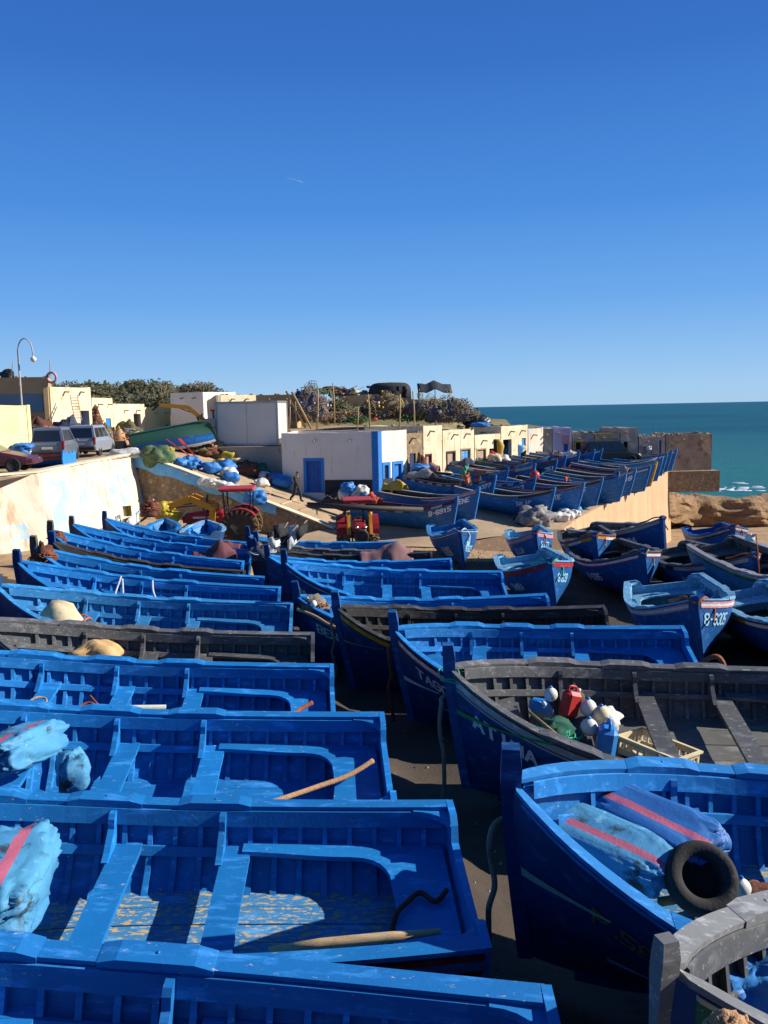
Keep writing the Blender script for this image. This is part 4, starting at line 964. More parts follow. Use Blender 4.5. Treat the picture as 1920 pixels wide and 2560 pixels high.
for i in range(9):
    x = -1.6 + 3.2 * i / 8; rows.append([Vector((x, y, 1.15 + .4 * math.exp(-(x / .5) ** 2) + .38 * (y - .6) + (.12 if x < -1 else 0))) for y in lspace(-.3, 1.9, 6)])
m.rings([r + [p - Vector((0, 0, .05)) for p in r[::-1]] for r in rows], smooth=True); m.build('canopy', mBlackNet, aw)
for x, y in ((-1.5, 0), (1.5, 0), (0, .1), (-1.5, 1.7), (1.5, 1.7)):
    m = MB(); m.tube([(x, y, -.6), (x * .98, y, 1.2)], .04, 6); m.build('post', mWoodO, aw)
# street lamp
lp = D(57, 1050, 47); lp.z = 4.6; lt = thing('street_lamp', 'tall street lamp with swan neck behind the yellow building', 'street lamp', lp)
ht = zat(57, 880, 47) - 4.6; topz = zat(57, 846, 47) - 4.6
m = MB(); r_ = topz - ht; pts = [(0, 0, 0), (0, 0, ht * .5), (0, 0, ht)] + [(r_ * .55 - r_ * .55 * math.cos(a), 0, ht + r_ * math.sin(a)) for a in lspace(.25, PI, 9)] + [(r_ * 1.12, 0, ht - .25)]
m.tube(pts, [.075, .06, .05] + [.036] * 10, 8); m.build('pole', mat('lamp_grey', (.45, .42, .38), rough=.6), lt)
m = MB(); m.lathe([(.03, .12), (.09, .02), (.15, -.02), (.16, -.1), (.11, -.2), (.02, -.25)], (r_ * 1.12, 0, ht - .32), 12); m.build('lamp_head', mWhiteP, lt)
# rocks on the shore
mRock = mat('shore_rock', lin('#9b7a52'), lin('#7d6142'), scale=1.2, rough=.95, bump=1.0, bscale=3, stretch=(.6, .6, 3), spots=(2.5, .56, .08, lin('#5f4a33'), (.6, .6, 4)), spots2=(2, .64, .08, lin('#b5935f'), (.5, .5, 4)))
mb = MB(); rows = []
def rock(u, v):
    """u along the shore from the tower to the right, v over the profile: foot, overhang, face, top, back"""
    base = Vector((24.4 + 28 * u, 76.3 + 5 * u - 2.2 * (1 - sm(.06, .22, u)) + 2.5 * mnoise.noise(Vector((u * 4, 0, 0))), 0))
    prof = [(2.6, -5.4), (2.5, -4.2), (1.4, -3.6), (-.2, -3.3), (-.3, -2.6), (.1, -1.9), (.3, -1.5), (1.4, -.9), (4, -.75), (8, -1.3), (14, -2.6), (22, -4.6), (26, -6)]
    f = v * (len(prof) - 1); i = min(int(f), len(prof) - 2); f -= i; q = (prof[i][0] + (prof[i + 1][0] - prof[i][0]) * f, prof[i][1] + (prof[i + 1][1] - prof[i][1]) * f)
    p = base + Vector((.1 * q[0], q[0], q[1] - 1.0 - 1.0 * u + 1.0 * (1 - sm(0, .2, u)) + .3 * mnoise.noise(Vector((u * 7, 1, 1)))))
    g = .55 if q[0] < 3 else .3
    lay = math.sin(p.z * 9 + 2 * mnoise.noise(p * .3)) * .10
    return p + Vector((0, 1, 0)) * (g * mnoise.noise(Vector((p.x * .8, p.y * .4, p.z * 2.2))) + lay) + Vector((0, 0, .35 * mnoise.noise(p * .45) + .12 * mnoise.noise(p * 1.6)))
for i in range(91): rows.append([rock(i / 90, j / 48) for j in range(49)])
mb.rings(rows, closed=False, smooth=False); kind(mb.build('rocky_shore', mRock), 'structure')
# ------------------------------------------------------------------ vehicles
mRed = mat('tractor_red', (.30, .014, .016), (.24, .012, .014), scale=3, rough=.45, bump=.05, spots=(5, .66, .08, (.22, .13, .08)))
mRedC = mat('faded_red_canopy', (.42, .04, .05), (.36, .035, .04), scale=2, rough=.6, bump=.08)
mOrange = mat('loader_orange', (.62, .26, .016), (.54, .21, .012), scale=3, rough=.5, bump=.08, spots=(6, .66, .06, (.2, .1, .04)))
mRubber = mat('tyre_rubber', (.016, .016, .017), (.03, .027, .024), scale=5, rough=.85, bump=.3, spots=(3, .62, .1, (.10, .08, .06)))
mMudTyre = mat('dusty_tyre', (.06, .048, .035), (.03, .027, .022), scale=4, rough=.9, bump=.4)
mMudLug = mat('muddy_lug', lin('#8f7048'), lin('#6f5638'), scale=5, rough=.95, bump=.3)
mRim = mat('wheel_rim', (.22, .17, .12), (.12, .1, .08), scale=5, rough=.7, bump=.1)
mGrime = mat('oily_iron', (.03, .028, .027), (.05, .043, .038), scale=5, rough=.7, bump=.2)
mSilver = mat('car_silver', (.24, .27, .31), (.22, .25, .29), scale=1, rough=.28, bump=0, metal=.55, spec=.5)
mSilver2 = mat('car_pale_silver', (.36, .39, .43), (.34, .37, .41), scale=1, rough=.3, bump=0, metal=.4, spec=.5)
mMaroon = mat('car_maroon', (.09, .015, .025), (.085, .013, .022), scale=1, rough=.3, bump=0, spec=.6)
mPlas = mat('black_plastic', (.015, .015, .016), (.02, .02, .02), rough=.6, bump=.05)
mTail = mat('tail_light_red', (.25, .01, .012), (.2, .008, .01), rough=.25, bump=0, spec=.6)
mChrome = mat('chrome', (.6, .6, .6), (.5, .5, .5), rough=.25, bump=0, metal=.9)
mPlate = mat('blank_plate', (.6, .6, .56), (.55, .55, .5), rough=.6, bump=0)

def wheel(root, c, r, wd, lugs=0, tyre=None, rim=None, name='wheel'):
    e = thing(name, 'x x x x', 'wheel', c); del e['label']; del e['category']; e.parent = root; KIDS.setdefault(root.name, []).append(e)
    m = MB(); h = wd / 2
    m.lathe([(r * .58, -h * .8), (r * .62, -h * .95), (r * .86, -h), (r * .96, -h * .8), (r * .99, 0), (r * .96, h * .8), (r * .86, h), (r * .62, h * .95), (r * .58, h * .8)], n=28, axis='Y'); t = m.build('tyre', tyre or mRubber, e)
    if lugs:
        m = MB()
        for k in range(lugs):
            a = 2 * PI * k / lugs
            for sd_ in (1, -1):
                a2 = a + (PI / lugs if sd_ > 0 else 0); u = Vector((math.cos(a2), 0, math.sin(a2))); v = Vector((math.cos(a2 + .26), 0, math.sin(a2 + .26)))
                m.bar(u * r * .985 + Vector((0, sd_ * h * 1.0, 0)), v * r * .995 + Vector((0, sd_ * h * .05, 0)), .07 * r / .7, .085 * r / .7, up=u)
                m.bar(u * r * .985 + Vector((0, sd_ * h * .98, 0)), u * r * .82 + Vector((0, sd_ * h * 1.0, 0)), .06 * r / .7, .06 * r / .7)
        m.build('lug', mMudLug, t)
    m = MB(); m.lathe([(.02, -h * .45), (r * .18, -h * .5), (r * .22, -h * .2), (r * .42, -h * .25), (r * .55, -h * .8), (r * .6, -h * .8), (r * .6, h * .8), (r * .55, h * .8), (r * .42, h * .25), (r * .22, h * .2), (r * .18, h * .5), (.02, h * .45)], n=20, axis='Y')
    m.build('rim', rim or mRim, e); return e
def tractor(label, loc, rz, arm, s=1.0, canopy=mRed, tilt=0, beam=None, stack=True):
    root = thing('tractor', label, 'tractor', loc, rz, 'red loader tractors'); root.scale = (s, s, s)
    for sd_ in (1, -1):
        wheel(root, (0, sd_ * .80, .74), .74, .42, 20, mMudTyre, name='rear_wheel'); wheel(root, (2.2, sd_ * .66, .44), .44, .26, 14, mMudTyre, name='front_wheel')
        m = MB(); rows = []
        for k in range(9):
            a = R(-5) + R(150) * k / 8; p = [(.84, .56), (.84, 1.02), (.80, 1.02), (.80, .56)]
            rows.append([Vector((q[0] * math.cos(a), sd_ * q[1], .74 + q[0] * math.sin(a))) for q in (p if sd_ > 0 else p[::-1])])
        m.rings(rows, smooth=False); m.build('fender', mRed, root)
    m = MB(); m.box((1.1, 0, .72), (2.4, .36, .42), bev=.05); m.box((2.2, 0, .5), (.2, 1.2, .14), bev=.03); m.box((0, 0, .76), (.5, 1.3, .3), bev=.08); m.box((1.05, .38, .62), (.5, .25, .3), bev=.04); m.build('chassis', mGrime, root)
    m = MB(); rows = []
    for x, zt, w in ((.78, 1.42, .62), (.85, 1.45, .64), (1.8, 1.40, .58), (2.35, 1.32, .5), (2.48, 1.2, .46)):
        rows.append([Vector((x, -w / 2, .92)), Vector((x, w / 2, .92)), Vector((x, w / 2, zt - .1)), Vector((x, w / 2 - .09, zt)), Vector((x, -w / 2 + .09, zt)), Vector((x, -w / 2, zt - .1))])
    m.rings(rows, smooth=False); hd = m.build('hood', mRed, root)
    m = MB(); m.box((2.495, 0, 1.05), (.03, .4, .26), bev=.01); m.build('grille', mPlas, hd)
    for sd_ in (1, -1):
        m = MB(); m.box((1.5, sd_ * .318, 1.16), (1.1, .006, .08)); m.build('trim_stripe', mWhiteP, hd)
        m = MB(); m.lathe([(.005, .05), (.07, .04), (.075, -.03)], (2.44, sd_ * .2, 1.25), 10, 'X'); m.build('headlight', mChrome, hd)
    m = MB(); m.box((.1, 0, 1.02), (.42, .46, .12), bev=.04); m.box((-.12, 0, 1.25), (.1, .46, .4), bev=.04); m.build('seat', mPlas, root)
    m = MB(); m.bar((.8, 0, 1.2), (.62, 0, 1.5), .04); m.tube([(.6 + .1 * math.cos(a), .2 * math.sin(a), 1.5 + .12 * math.cos(a)) for a in lspace(0, 2 * PI, 17)], .018, 6); m.build('steering_wheel', mPlas, root)
    m = MB(); m.tube([(1.45, .18, 1.35), (1.45, .18, 1.95), (1.40, .18, 2.15)], [.05, .045, .04], 8); m.build('exhaust', mGrime, root)
    cn = MB(); cn.box((.15, 0, 2.36), (1.5, 1.5, .1), bev=.04); cn.box((.15, 0, 2.28), (1.36, 1.36, .05)); c = cn.build('canopy', canopy, root)
    for x in (-.45, .7):
        for sd_ in (1, -1):
            m = MB(); m.bar((x * .9, sd_ * .62, .95), (x, sd_ * .62, 2.3), .06); m.build('post', mGrime, c)
    for sd_ in (1, -1):
        m = MB(); y = sd_ * .52
        m.bar((1.25, y, .45), (1.25, y, 1.2), .16, .1); pts = [Vector((p[0], y, p[1])) for p in arm]
        for a, b in zip(pts, pts[1:]): m.bar(a, b, .14, .26, up=(0, 1, 0) if 0 else (0, 0, 1))
        m.lathe([(.02, -.09), (.14, -.09), (.14, .09), (.02, .09)], tuple(pts[1]), 12, 'Y'); la = m.build('loader_arm', mOrange, root)
        m = MB(); m.bar((1.3, y, .7), pts[1].lerp(pts[2], .5), .07); m.bar(pts[1].lerp(pts[2], .1) + Vector((0, 0, .16)), pts[-1] + Vector((-.1, 0, .2)), .05); m.build('hydraulic_ram', mGrime, la)
    m = MB(); e = arm[-1]; m.bar((e[0], -.62, e[1]), (e[0], .62, e[1]), .14)
    for y in (-.4, 0, .4): m.bar((e[0], y, e[1]), (e[0] + .45, y, e[1] - .35), .07)
    m.build('loader_fork', mGrime, root)
    return root
gy = lambda p: Vector((p.x, p.y, yard(p.x, p.y) + .03))
p = gy(D(608, 1352, 41))
T1 = tractor('red tractor with raised orange loader beside the stone ramp wall, seen from its side', p, R(183), [(1.25, .85), (1.15, 1.55), (2.1, 2.0), (3.9, 1.35)], 1.14, mRedC)
p = D(892, 1345, 40.2); p.z = yard(p.x, p.y) + .04
T2 = tractor('red tractor facing the boats with a long black beam over its hood', p + Vector((0, 1.2, 0)), R(-84), [(1.25, .8), (1.5, 1.75), (1.7, 1.3), (2.0, .8)], 1.0, mRedC)
p = D(560, 1060, 60); p.z = 4.7
T3 = tractor('red tractor with orange loader parked on the upper quay behind the container', p, R(190), [(1.25, .85), (1.4, 1.75), (2.3, 2.55), (4.2, 2.75)], 1.05, mRedC)
bm = thing('black_beam', 'long black beam lying across the front of the tractor facing the boats', 'beam', (0, 0, 0))
a, b = D(768, 1262, 39.3), D(1057, 1274, 40.6); bm.location = a
m = MB(); m.tube([(0, 0, 0), (b - a) * .5 + Vector((0, 0, -.03)), b - a], [.13, .13, .12], 10); m.build('pole', mGrime, bm)
for f in (.08, .55):
    m = MB(); q = (b - a) * f; m.tube([q, q - Vector((0, 0, .45))], .03, 6); m.build('hook', mRust, bm)
ty = thing('tyre', 'worn black tyre hung on the front of the tractor facing the boats', 'tyre', T2.matrix_basis @ Vector((2.62, 0, .85)), R(-84))
m = MB(); m.lathe([(.20, -.1), (.26, -.13), (.33, -.12), (.36, 0), (.33, .12), (.26, .13), (.20, .1)], n=24, axis='X'); m.build('tread', mRubber, ty)

def car(label, loc, rz, paint_, L=4.1, W=1.72, H=1.72, van=True, rails=True, plate=True, cat='car', name='parked_car'):
    root = thing(name, label, cat, loc, rz, None); h = L / 2; w = W / 2; belt = .98 if van else .85
    # outline half sections along x: (x, z_low, z_belt, width)
    m = MB(); rows = []
    hood = belt - (.02 if van else .05)
    for x, zl, zb, ww in ((-h, .5, belt - .1, .9), (-h + .06, .36, belt, .97), (-h + .5, .3, belt, 1), (h - 1.2, .3, belt, 1), (h - .95, .3, hood, .99), (h - .25, .32, hood - .16, .94), (h - .03, .4, hood - .28, .86), (h, .5, hood - .36, .8)):
        a = w * ww; rows.append([Vector((x, -a * .96, zl)), Vector((x, a * .96, zl)), Vector((x, a, zl + .18)), Vector((x, a, zb - .12)), Vector((x, a * .94, zb)), Vector((x, -a * .94, zb)), Vector((x, -a, zb - .12)), Vector((x, -a, zl + .18))])
    m.rings(rows, smooth=False); m.build('body', paint_, root)
    # cabin
    x0, x1, x2, x3 = (-h + .05, -h + .22, h - 1.72, h - 1.05) if van else (-h + .7, -h + 1.25, h - 2.0, h - 1.2)
    m = MB(); wb, wt = w * .935, w * .78; zr = H
    B4 = [(x0, -wb), (x3, -wb), (x3, wb), (x0, wb)]; T4 = [(x1, -wt), (x2, -wt), (x2, wt), (x1, wt)]
    vs = [(x, y, belt - .01) for x, y in B4] + [(x, y, zr - .06) for x, y in T4] + [(x * .98, y * .9, zr) for x, y in T4]
    m.add(vs, [(4, 7, 6, 5)[::-1] if 0 else (8, 9, 10, 11)] + [(i, (i + 1) % 4, 4 + (i + 1) % 4, 4 + i) for i in range(4)] + [(4 + i, 4 + (i + 1) % 4, 8 + (i + 1) % 4, 8 + i) for i in range(4)])
    m.build('cabin', paint_, root)
    def pane(f0, f1, g0, g1, face, nm):
        c = [Vector(vs[i]) for i in face]; nrm = (c[1] - c[0]).cross(c[3] - c[0]).normalized()
        P = lambda f, g: c[0].lerp(c[1], f).lerp(c[3].lerp(c[2], f), g) + nrm * .008
        mm = MB(); q = [P(f0, g0), P(f1, g0), P(f1, g1), P(f0, g1)]; mm.add(q + [p_ - nrm * .02 for p_ in q], [(0, 1, 2, 3), (4, 7, 6, 5)] + [(i, 4 + i, 4 + (i + 1) % 4, (i + 1) % 4)[::1] for i in range(4)]); mm.build(nm, mGlass, root)
    pane(.08, .92, .1, .88, (3, 0, 4, 7), 'rear_window'); pane(.06, .94, .08, .92, (1, 2, 6, 5), 'windscreen')
    for face, fl in (((0, 1, 5, 4), 0), ((2, 3, 7, 6), 1)):
        for f0, f1 in ((.06, .33), (.36, .64), (.67, .93)):
            a_, b_ = (f0, f1) if not fl else (1 - f1, 1 - f0); pane(a_, b_, .12, .88, face, 'side_window')
    for x in (-h + .78, h - .78):
        for sd_ in (1, -1): wheel(root, (x, sd_ * (w - .1), .32), .32, .2, 0, mRubber, mChrome)
    m = MB(); m.box((-h - .02, 0, .46), (.14, W * .93, .2), bev=.05); m.build('rear_bumper', mPlas if van else paint_, root)
    m = MB(); m.box((h - .02, 0, .44), (.14, W * .8, .2), bev=.05); m.build('front_bumper', mPlas if van else paint_, root)
    for sd_ in (1, -1):
        m = MB(); m.box((-h + .04, sd_ * w * .86, belt - .12), (.12, .16, .42), bev=.03); m.build('tail_light', mTail, root)
        m = MB(); m.box((h - .12, sd_ * w * .68, hood - .3), (.2, .3, .16), bev=.05); m.build('headlight', mChrome, root)
        m = MB(); m.box((h - 1.35, sd_ * (w + .08), belt + .05), (.1, .16, .14), bev=.04); m.build('wing_mirror', paint_, root)
        if rails:
            m = MB(); m.tube([(x1 + .1, sd_ * wt * .85, H), (x1 + .15, sd_ * wt * .85, H + .07), (x2 - .2, sd_ * wt * .85, H + .07), (x2 - .1, sd_ * wt * .85, H)], .02, 6); m.build('roof_rail', mPlas, root)
    if plate:
        m = MB(); m.box((-h - .005, 0, .72), (.03, .5, .12)); m.build('number_plate', mPlate, root)
    return root
pA = D(140, 1130, 43.0); pA.z = 4.7; pB = D(224, 1125, 48.0); pB.z = 4.7
car('dark silver van parked on the quay, rear window towards the camera', (pA.x, pA.y, 4.7), R(100), mSilver)
car('pale silver van with roof rails just beyond the darker one', (pB.x, pB.y + .4, 4.7), R(93), mSilver2, L=4.2)
pC = D(20, 1175, 35.2); car('maroon car at the left edge, only its bonnet above the quay wall', (pC.x - .75, pC.y - .3, 4.7), R(8), mMaroon, van=False, rails=False, H=1.38)
# little boat on the quay with wavy blue transom
sk, Hs = place_boat('SK', 'small red and green railed boat with wavy blue transom on the quay top', stern=(165, 1136), head=181, depth=38.6, L=4.6, B=1.5, fn=lambda x, y: 4.68, Hk=dict(mid=.62, bow=.3), lod=1, pitch=0, ins=mBlackP, cap=mRedP, out=mHullB, stripes=((.03, .10, mGrnP, .02), (.10, .14, mRedP, .024)), group='boats on the quay top')
m = MB(); pr = [(-.8, .05), (.8, .05), (.92, .55), (.8, .95), (.55, .8), (.35, .86), (.1, .72), (-.15, .82), (-.4, .74), (-.62, .88), (-.86, .7)]
m.prism(pr, .06, lambda x, y, z: (-2.3 - .10 - z, x, y)); m.build('transom_board', mBlueF, sk)
# green bottomed boat lying tilted by the container
tb, Ht = place_boat('GB', 'blue boat with green bottom tipped on its side above the ramp', stern=(345, 1112), head=14, depth=53, L=5.2, B=1.8, fn=lambda x, y: 4.9, lod=1, pitch=R(10), maxp=.3, ins=mBlackP, out=mat('antifouling_green', (.012, .085, .05), (.02, .08, .065), scale=1.2, rough=.7, bump=.2), cap=mGreyW, heel=R(-142), stripes=((.0, .2, mHullB, .012), (.2, .38, mHullB, .012), (.38, .52, mHullB, .012), (.52, .64, mHullB, .012), (.03, .12, mGreyW, .02)), group='boats on the quay top')
tb.location = D(428, 1066, 53); 
# ------------------------------------------------------------------ clutter
mSackB = mat('blue_woven_plastic', (.03, .20, .50), (.02, .14, .42), scale=3, rough=.55, bump=.5, bscale=7, spots=(4, .62, .1, (.06, .30, .6)))
mSackL = mat('pale_blue_woven_plastic', (.075, .29, .46), (.045, .21, .40), scale=2, rough=.65, bump=.5, bscale=8, spots=(2.6, .56, .08, (.03, .05, .06)), spots2=(5, .62, .1, (.2, .5, .62)))
mSackD = mat('royal_blue_woven_plastic', (.02, .14, .40), (.015, .11, .34), scale=2, rough=.6, bump=.4, bscale=8)
mSackW = mat('white_woven_plastic', (.62, .60, .55), (.52, .50, .44), scale=3, rough=.7, bump=.6, bscale=7, spots=(3, .62, .1, (.40, .37, .3)))
mCanvas = mat('cream_canvas', lin('#d2c19d'), lin('#bda982'), scale=2, rough=.85, bump=.6, bscale=6, spots=(2.6, .60, .08, lin('#8e7c5e')))
mSand = mat('sand_canvas', lin('#c9a774'), lin('#ab895a'), scale=1.5, rough=.85, bump=.6, bscale=5, stretch=(1, 3, 1))
mSackY = mat('yellow_sheet', (.50, .38, .03), (.42, .3, .025), scale=3, rough=.6, bump=.6, bscale=6)
mStripeP = mat('pink_sack_stripe', (.46, .12, .18), (.40, .10, .16), scale=5, rough=.6, bump=.3)
mMar = mat('maroon_cover', (.13, .04, .045), (.10, .03, .035), scale=2, rough=.8, bump=.5, bscale=5, spots=(3, .62, .1, (.2, .09, .08)))
mRose = mat('dusty_rose_cover', (.26, .13, .12), (.2, .1, .095), scale=2, rough=.85, bump=.5, bscale=5)
mOrC = mat('orange_red_cover', (.55, .08, .025), (.48, .065, .02), scale=3, rough=.7, bump=.4, bscale=6)
mYelC = mat('mustard_cover', (.50, .33, .03), (.42, .27, .025), scale=3, rough=.7, bump=.5, bscale=6)
mGreyC = mat('grey_patterned_tarp', (.28, .26, .24), (.16, .15, .14), scale=3.5, rough=.8, bump=.6, bscale=6)
mNetBr = mat('brown_net', (.16, .055, .03), (.09, .035, .02), scale=12, rough=.95, bump=1.0, bscale=60, spots=(8, .6, .1, (.24, .12, .07)))
mNetG = mat('green_net', (.03, .13, .08), (.02, .09, .06), scale=12, rough=.95, bump=1.0, bscale=60)
mNetP = mat('purple_net', (.09, .06, .14), (.06, .04, .10), scale=12, rough=.95, bump=1.0, bscale=60)
mNetO = mat('olive_net', (.14, .13, .06), (.09, .085, .04), scale=12, rough=.95, bump=1.0, bscale=60)
mNetK = mat('dark_net', (.035, .032, .03), (.06, .05, .045), scale=12, rough=.95, bump=1.0, bscale=60)
mNetBl = mat('blue_grey_net', (.07, .09, .14), (.05, .06, .09), scale=12, rough=.95, bump=1.0, bscale=60)
mRopeBr = mat('rust_rope', lin('#a8644a'), lin('#86492f'), scale=20, rough=.95, bump=.8, bscale=90)
mRopeG = mat('grey_rope', lin('#8d8676'), lin('#6f685a'), scale=20, rough=.95, bump=.8, bscale=90)
mRopeW = mat('pale_rope', lin('#c9cdd0'), lin('#a3a9ad'), scale=20, rough=.9, bump=.6, bscale=90)
mRopeGr = mat('green_rope', (.03, .36, .22), (.02, .28, .17), scale=20, rough=.8, bump=.5, bscale=90)
mRopeT = mat('tan_rope', lin('#c49a72'), lin('#a87f58'), scale=20, rough=.95, bump=.8, bscale=90)
mBuoyW = mat('white_float', (.68, .66, .6), (.58, .56, .5), scale=4, rough=.5, bump=.08, spots=(3, .6, .1, (.4, .38, .32)))
mBuoyR = mat('red_float', (.5, .03, .02), (.42, .025, .02), scale=4, rough=.45, bump=.05)
mBuoyT = mat('teal_float', (.01, .28, .28), (.01, .23, .24), scale=4, rough=.35, bump=.03)
mBuoyB = mat('blue_float', (.03, .22, .55), (.02, .17, .45), scale=4, rough=.45, bump=.05)
mBuoyY = mat('yellow_float', (.55, .36, .02), (.48, .3, .02), scale=4, rough=.5, bump=.05)
mBuoyO = mat('orange_float', (.6, .12, .02), (.5, .1, .02), scale=4, rough=.5, bump=.05)
mCrate = mat('cream_plastic', lin('#d8c7a0'), lin('#c9b78e'), scale=5, rough=.6, bump=.1, spots=(4, .62, .08, lin('#a18c66')))
mFlagW = mat('white_flag', (.7, .69, .66), (.6, .6, .56), rough=.8, bump=.1)
mFlagK = mat('black_flag', (.015, .015, .018), (.02, .02, .022), rough=.8, bump=.1)
mGreenT = mat('green_yellow_tarp', (.035, .11, .055), (.15, .16, .055), scale=2.2, rough=.75, bump=.5, bscale=6)
mBlkBag = mat('black_bag', (.015, .015, .016), (.02, .02, .02), rough=.4, bump=.8, bscale=8)

def smooth_path(P, n=6):
    P = [Vector(p) for p in P]
    if len(P) < 3: return P
    out = []
    for i in range(len(P) - 1):
        a, b, c, d = P[max(i - 1, 0)], P[i], P[i + 1], P[min(i + 2, len(P) - 1)]
        for k in range(n):
            t = k / n; out.append(.5 * ((2 * b) + (c - a) * t + (2 * a - 5 * b + 4 * c - d) * t * t + (3 * b - a - 3 * c + d) * t ** 3))
    out.append(P[-1]); return out
def rope(label, P, r, m_, name='rope', cat='rope', group=None):
    P = [Vector(p) for p in P]; c = P[0]; mb = MB(); mb.tube([p - c for p in smooth_path(P)], r, 7)
    return tag(mb.build(name, m_, loc=c), label, cat, group)
SEED = [100]
def sack(label, loc, d, m_, rz=0.0, stripe=None, sq=.62, amp=.12, rx=0.0, ry=0.0, name='sack', cat='sack', group=None, fr=1.6, res=(36, 20), flat=0.0, tie=None):
    SEED[0] += 1; mb = MB(); mb.blob((0, 0, 0), (d[0] / 2, d[1] / 2, d[2] / 2), SEED[0], amp, fr, res[0], res[1], flat, sq=sq, cr=(.10 if amp > .08 else .045) if amp > .05 else 0)
    if stripe:
        mb = MB(); mb.blob((0, 0, 0), (d[2] / 2, d[1] / 2, d[0] / 2), SEED[0], amp, fr, res[0], res[1], flat, sq=sq, cr=(.10 if amp > .08 else .045))
        mb.v = [(z, y, -x) for x, y, z in mb.v]
        for i in range(res[0] * res[1]):
            if i % res[0] == res[0] // 2: mb.m[i] = 1
    root = None
    if tie:
        root = thing(name, label, cat, loc, rz, group, rx=rx, ry=ry); mb.build('bag', [m_, mStripeP], root)
        t = MB(); t.blob((d[0] * .46, 0, d[2] * .2), (d[0] * .12, d[1] * .14, d[2] * .2), SEED[0] + 500, .3, 3, 9, 6); t.build('tied_neck', m_, root); return root
    o = mb.build(name, [m_, mStripeP], loc=loc); o.rotation_euler = (rx, ry, rz); return tag(o, label, cat, group)
def heap(label, loc, d, m_, strands=0, sm_=None, r=.012, floats=0, fm=None, name='net_heap', cat='fishing net', seed=None, group=None, amp=.32, rz=0.0):
    SEED[0] += 1; sd_ = seed or SEED[0]; rnd = random.Random(sd_); root = thing(name, label, cat, loc, rz, group)
    mb = MB(); nb = max(3, int(d[0] * d[1] * 5)); nb = min(nb, 14)
    for k in range(nb):
        a = rnd.random() * 2 * PI; q = math.sqrt(rnd.random()) * .62 if k else 0; s = rnd.uniform(.35, .6) if k else .8
        hz = d[2] * s * (1 - q * .6)
        mb.blob((math.cos(a) * q * d[0] / 2, math.sin(a) * q * d[1] / 2, hz * .35), (d[0] / 2 * s, d[1] / 2 * s, hz), sd_ + k, amp, 3.2, 16, 9, .35)
    mb.build('netting', m_, root)
    if strands:
        mb = MB()
        for k in range(strands):
            a = rnd.random() * 2 * PI; q = rnd.random() * .75; cx, cy = math.cos(a) * q * d[0] / 2, math.sin(a) * q * d[1] / 2; rr = rnd.uniform(.08, .26) * min(d[0], d[1]); zz = d[2] * (1.02 - q * q * .75) * .92
            t0 = rnd.random() * 6; n = 9; pts = []
            for i in range(n):
                t = t0 + i * .75; pts.append((cx + rr * math.cos(t) * (1 + .3 * rnd.random()), cy + rr * math.sin(t) * (1 + .3 * rnd.random()), max(.02, zz + rnd.uniform(-.5, .25) * rr - .5 * rr)))
            mb.tube(smooth_path(pts, 3), r, 5)
        mb.build('rope_tangle', sm_ or m_, root)
    for k in range(floats):
        a = rnd.random() * 2 * PI; q = rnd.random() ** .5 * .9; m2 = rnd.choice(fm or [mBuoyW]); s = rnd.uniform(.06, .1)
        p = (math.cos(a) * q * d[0] / 2, math.sin(a) * q * d[1] / 2, max(.05, d[2] * (1.0 - q * q * .8)))
        mb = MB(); mb.blob(p, (s * 1.3, s, s), k, .05, 2, 10, 7, rot=rnd.random() * 3); mb.build('float', m2, root)
    return root
def cover(label, loc, L, W, H, m_, rz=0.0, name='engine_cover', seed=3, cat='cover', group=None):
    """cloth thrown over an upright engine: ridge with sagging, ragged skirt"""
    mb = MB(); rows = []; n = 22; k = 14
    for i in range(n + 1):
        u = i / n - .5; row = []
        for j in range(k + 1):
            v = j / k * 2 - 1
            ridge = H * (.55 + .45 * math.exp(-((u - .15) / .22) ** 2)) * (1 - abs(v) ** 1.6) + .05
            nx = mnoise.noise(Vector((u * 5, v * 2.2, seed)))
            p = Vector((u * L * (1 + .1 * nx), v * W / 2 * (1 + .25 * mnoise.noise(Vector((u * 4, 9, seed)))), ridge * (1 + .22 * nx) + .05 * mnoise.noise(Vector((u * 14, v * 7, seed)))))
            row.append(p)
        rows.append(row + [p - Vector((0, 0, .025)) for p in row[::-1]])
    mb.rings(rows, smooth=True); o = mb.build(name, m_, loc=loc); o.rotation_euler = (0, 0, rz); return tag(o, label, cat, group)
def ball(label, loc, r, m_, name='buoy', cat='buoy', group=None):
    root = thing(name, label, cat, loc, 0, group); mb = MB(); mb.lathe([(.01, -r)] + [(r * math.cos(a), r * math.sin(a)) for a in lspace(-1.3, 1.1, 9)] + [(r * .25, r * 1.02), (.02, r * 1.05)], n=18); mb.build('float', m_, root)
    mb = MB(); mb.lathe([(r * .22, r * .95), (r * .24, r * 1.2), (r * .1, r * 1.3), (.01, r * 1.3)], n=10); mb.build('eye', mBuoyB, root); return root
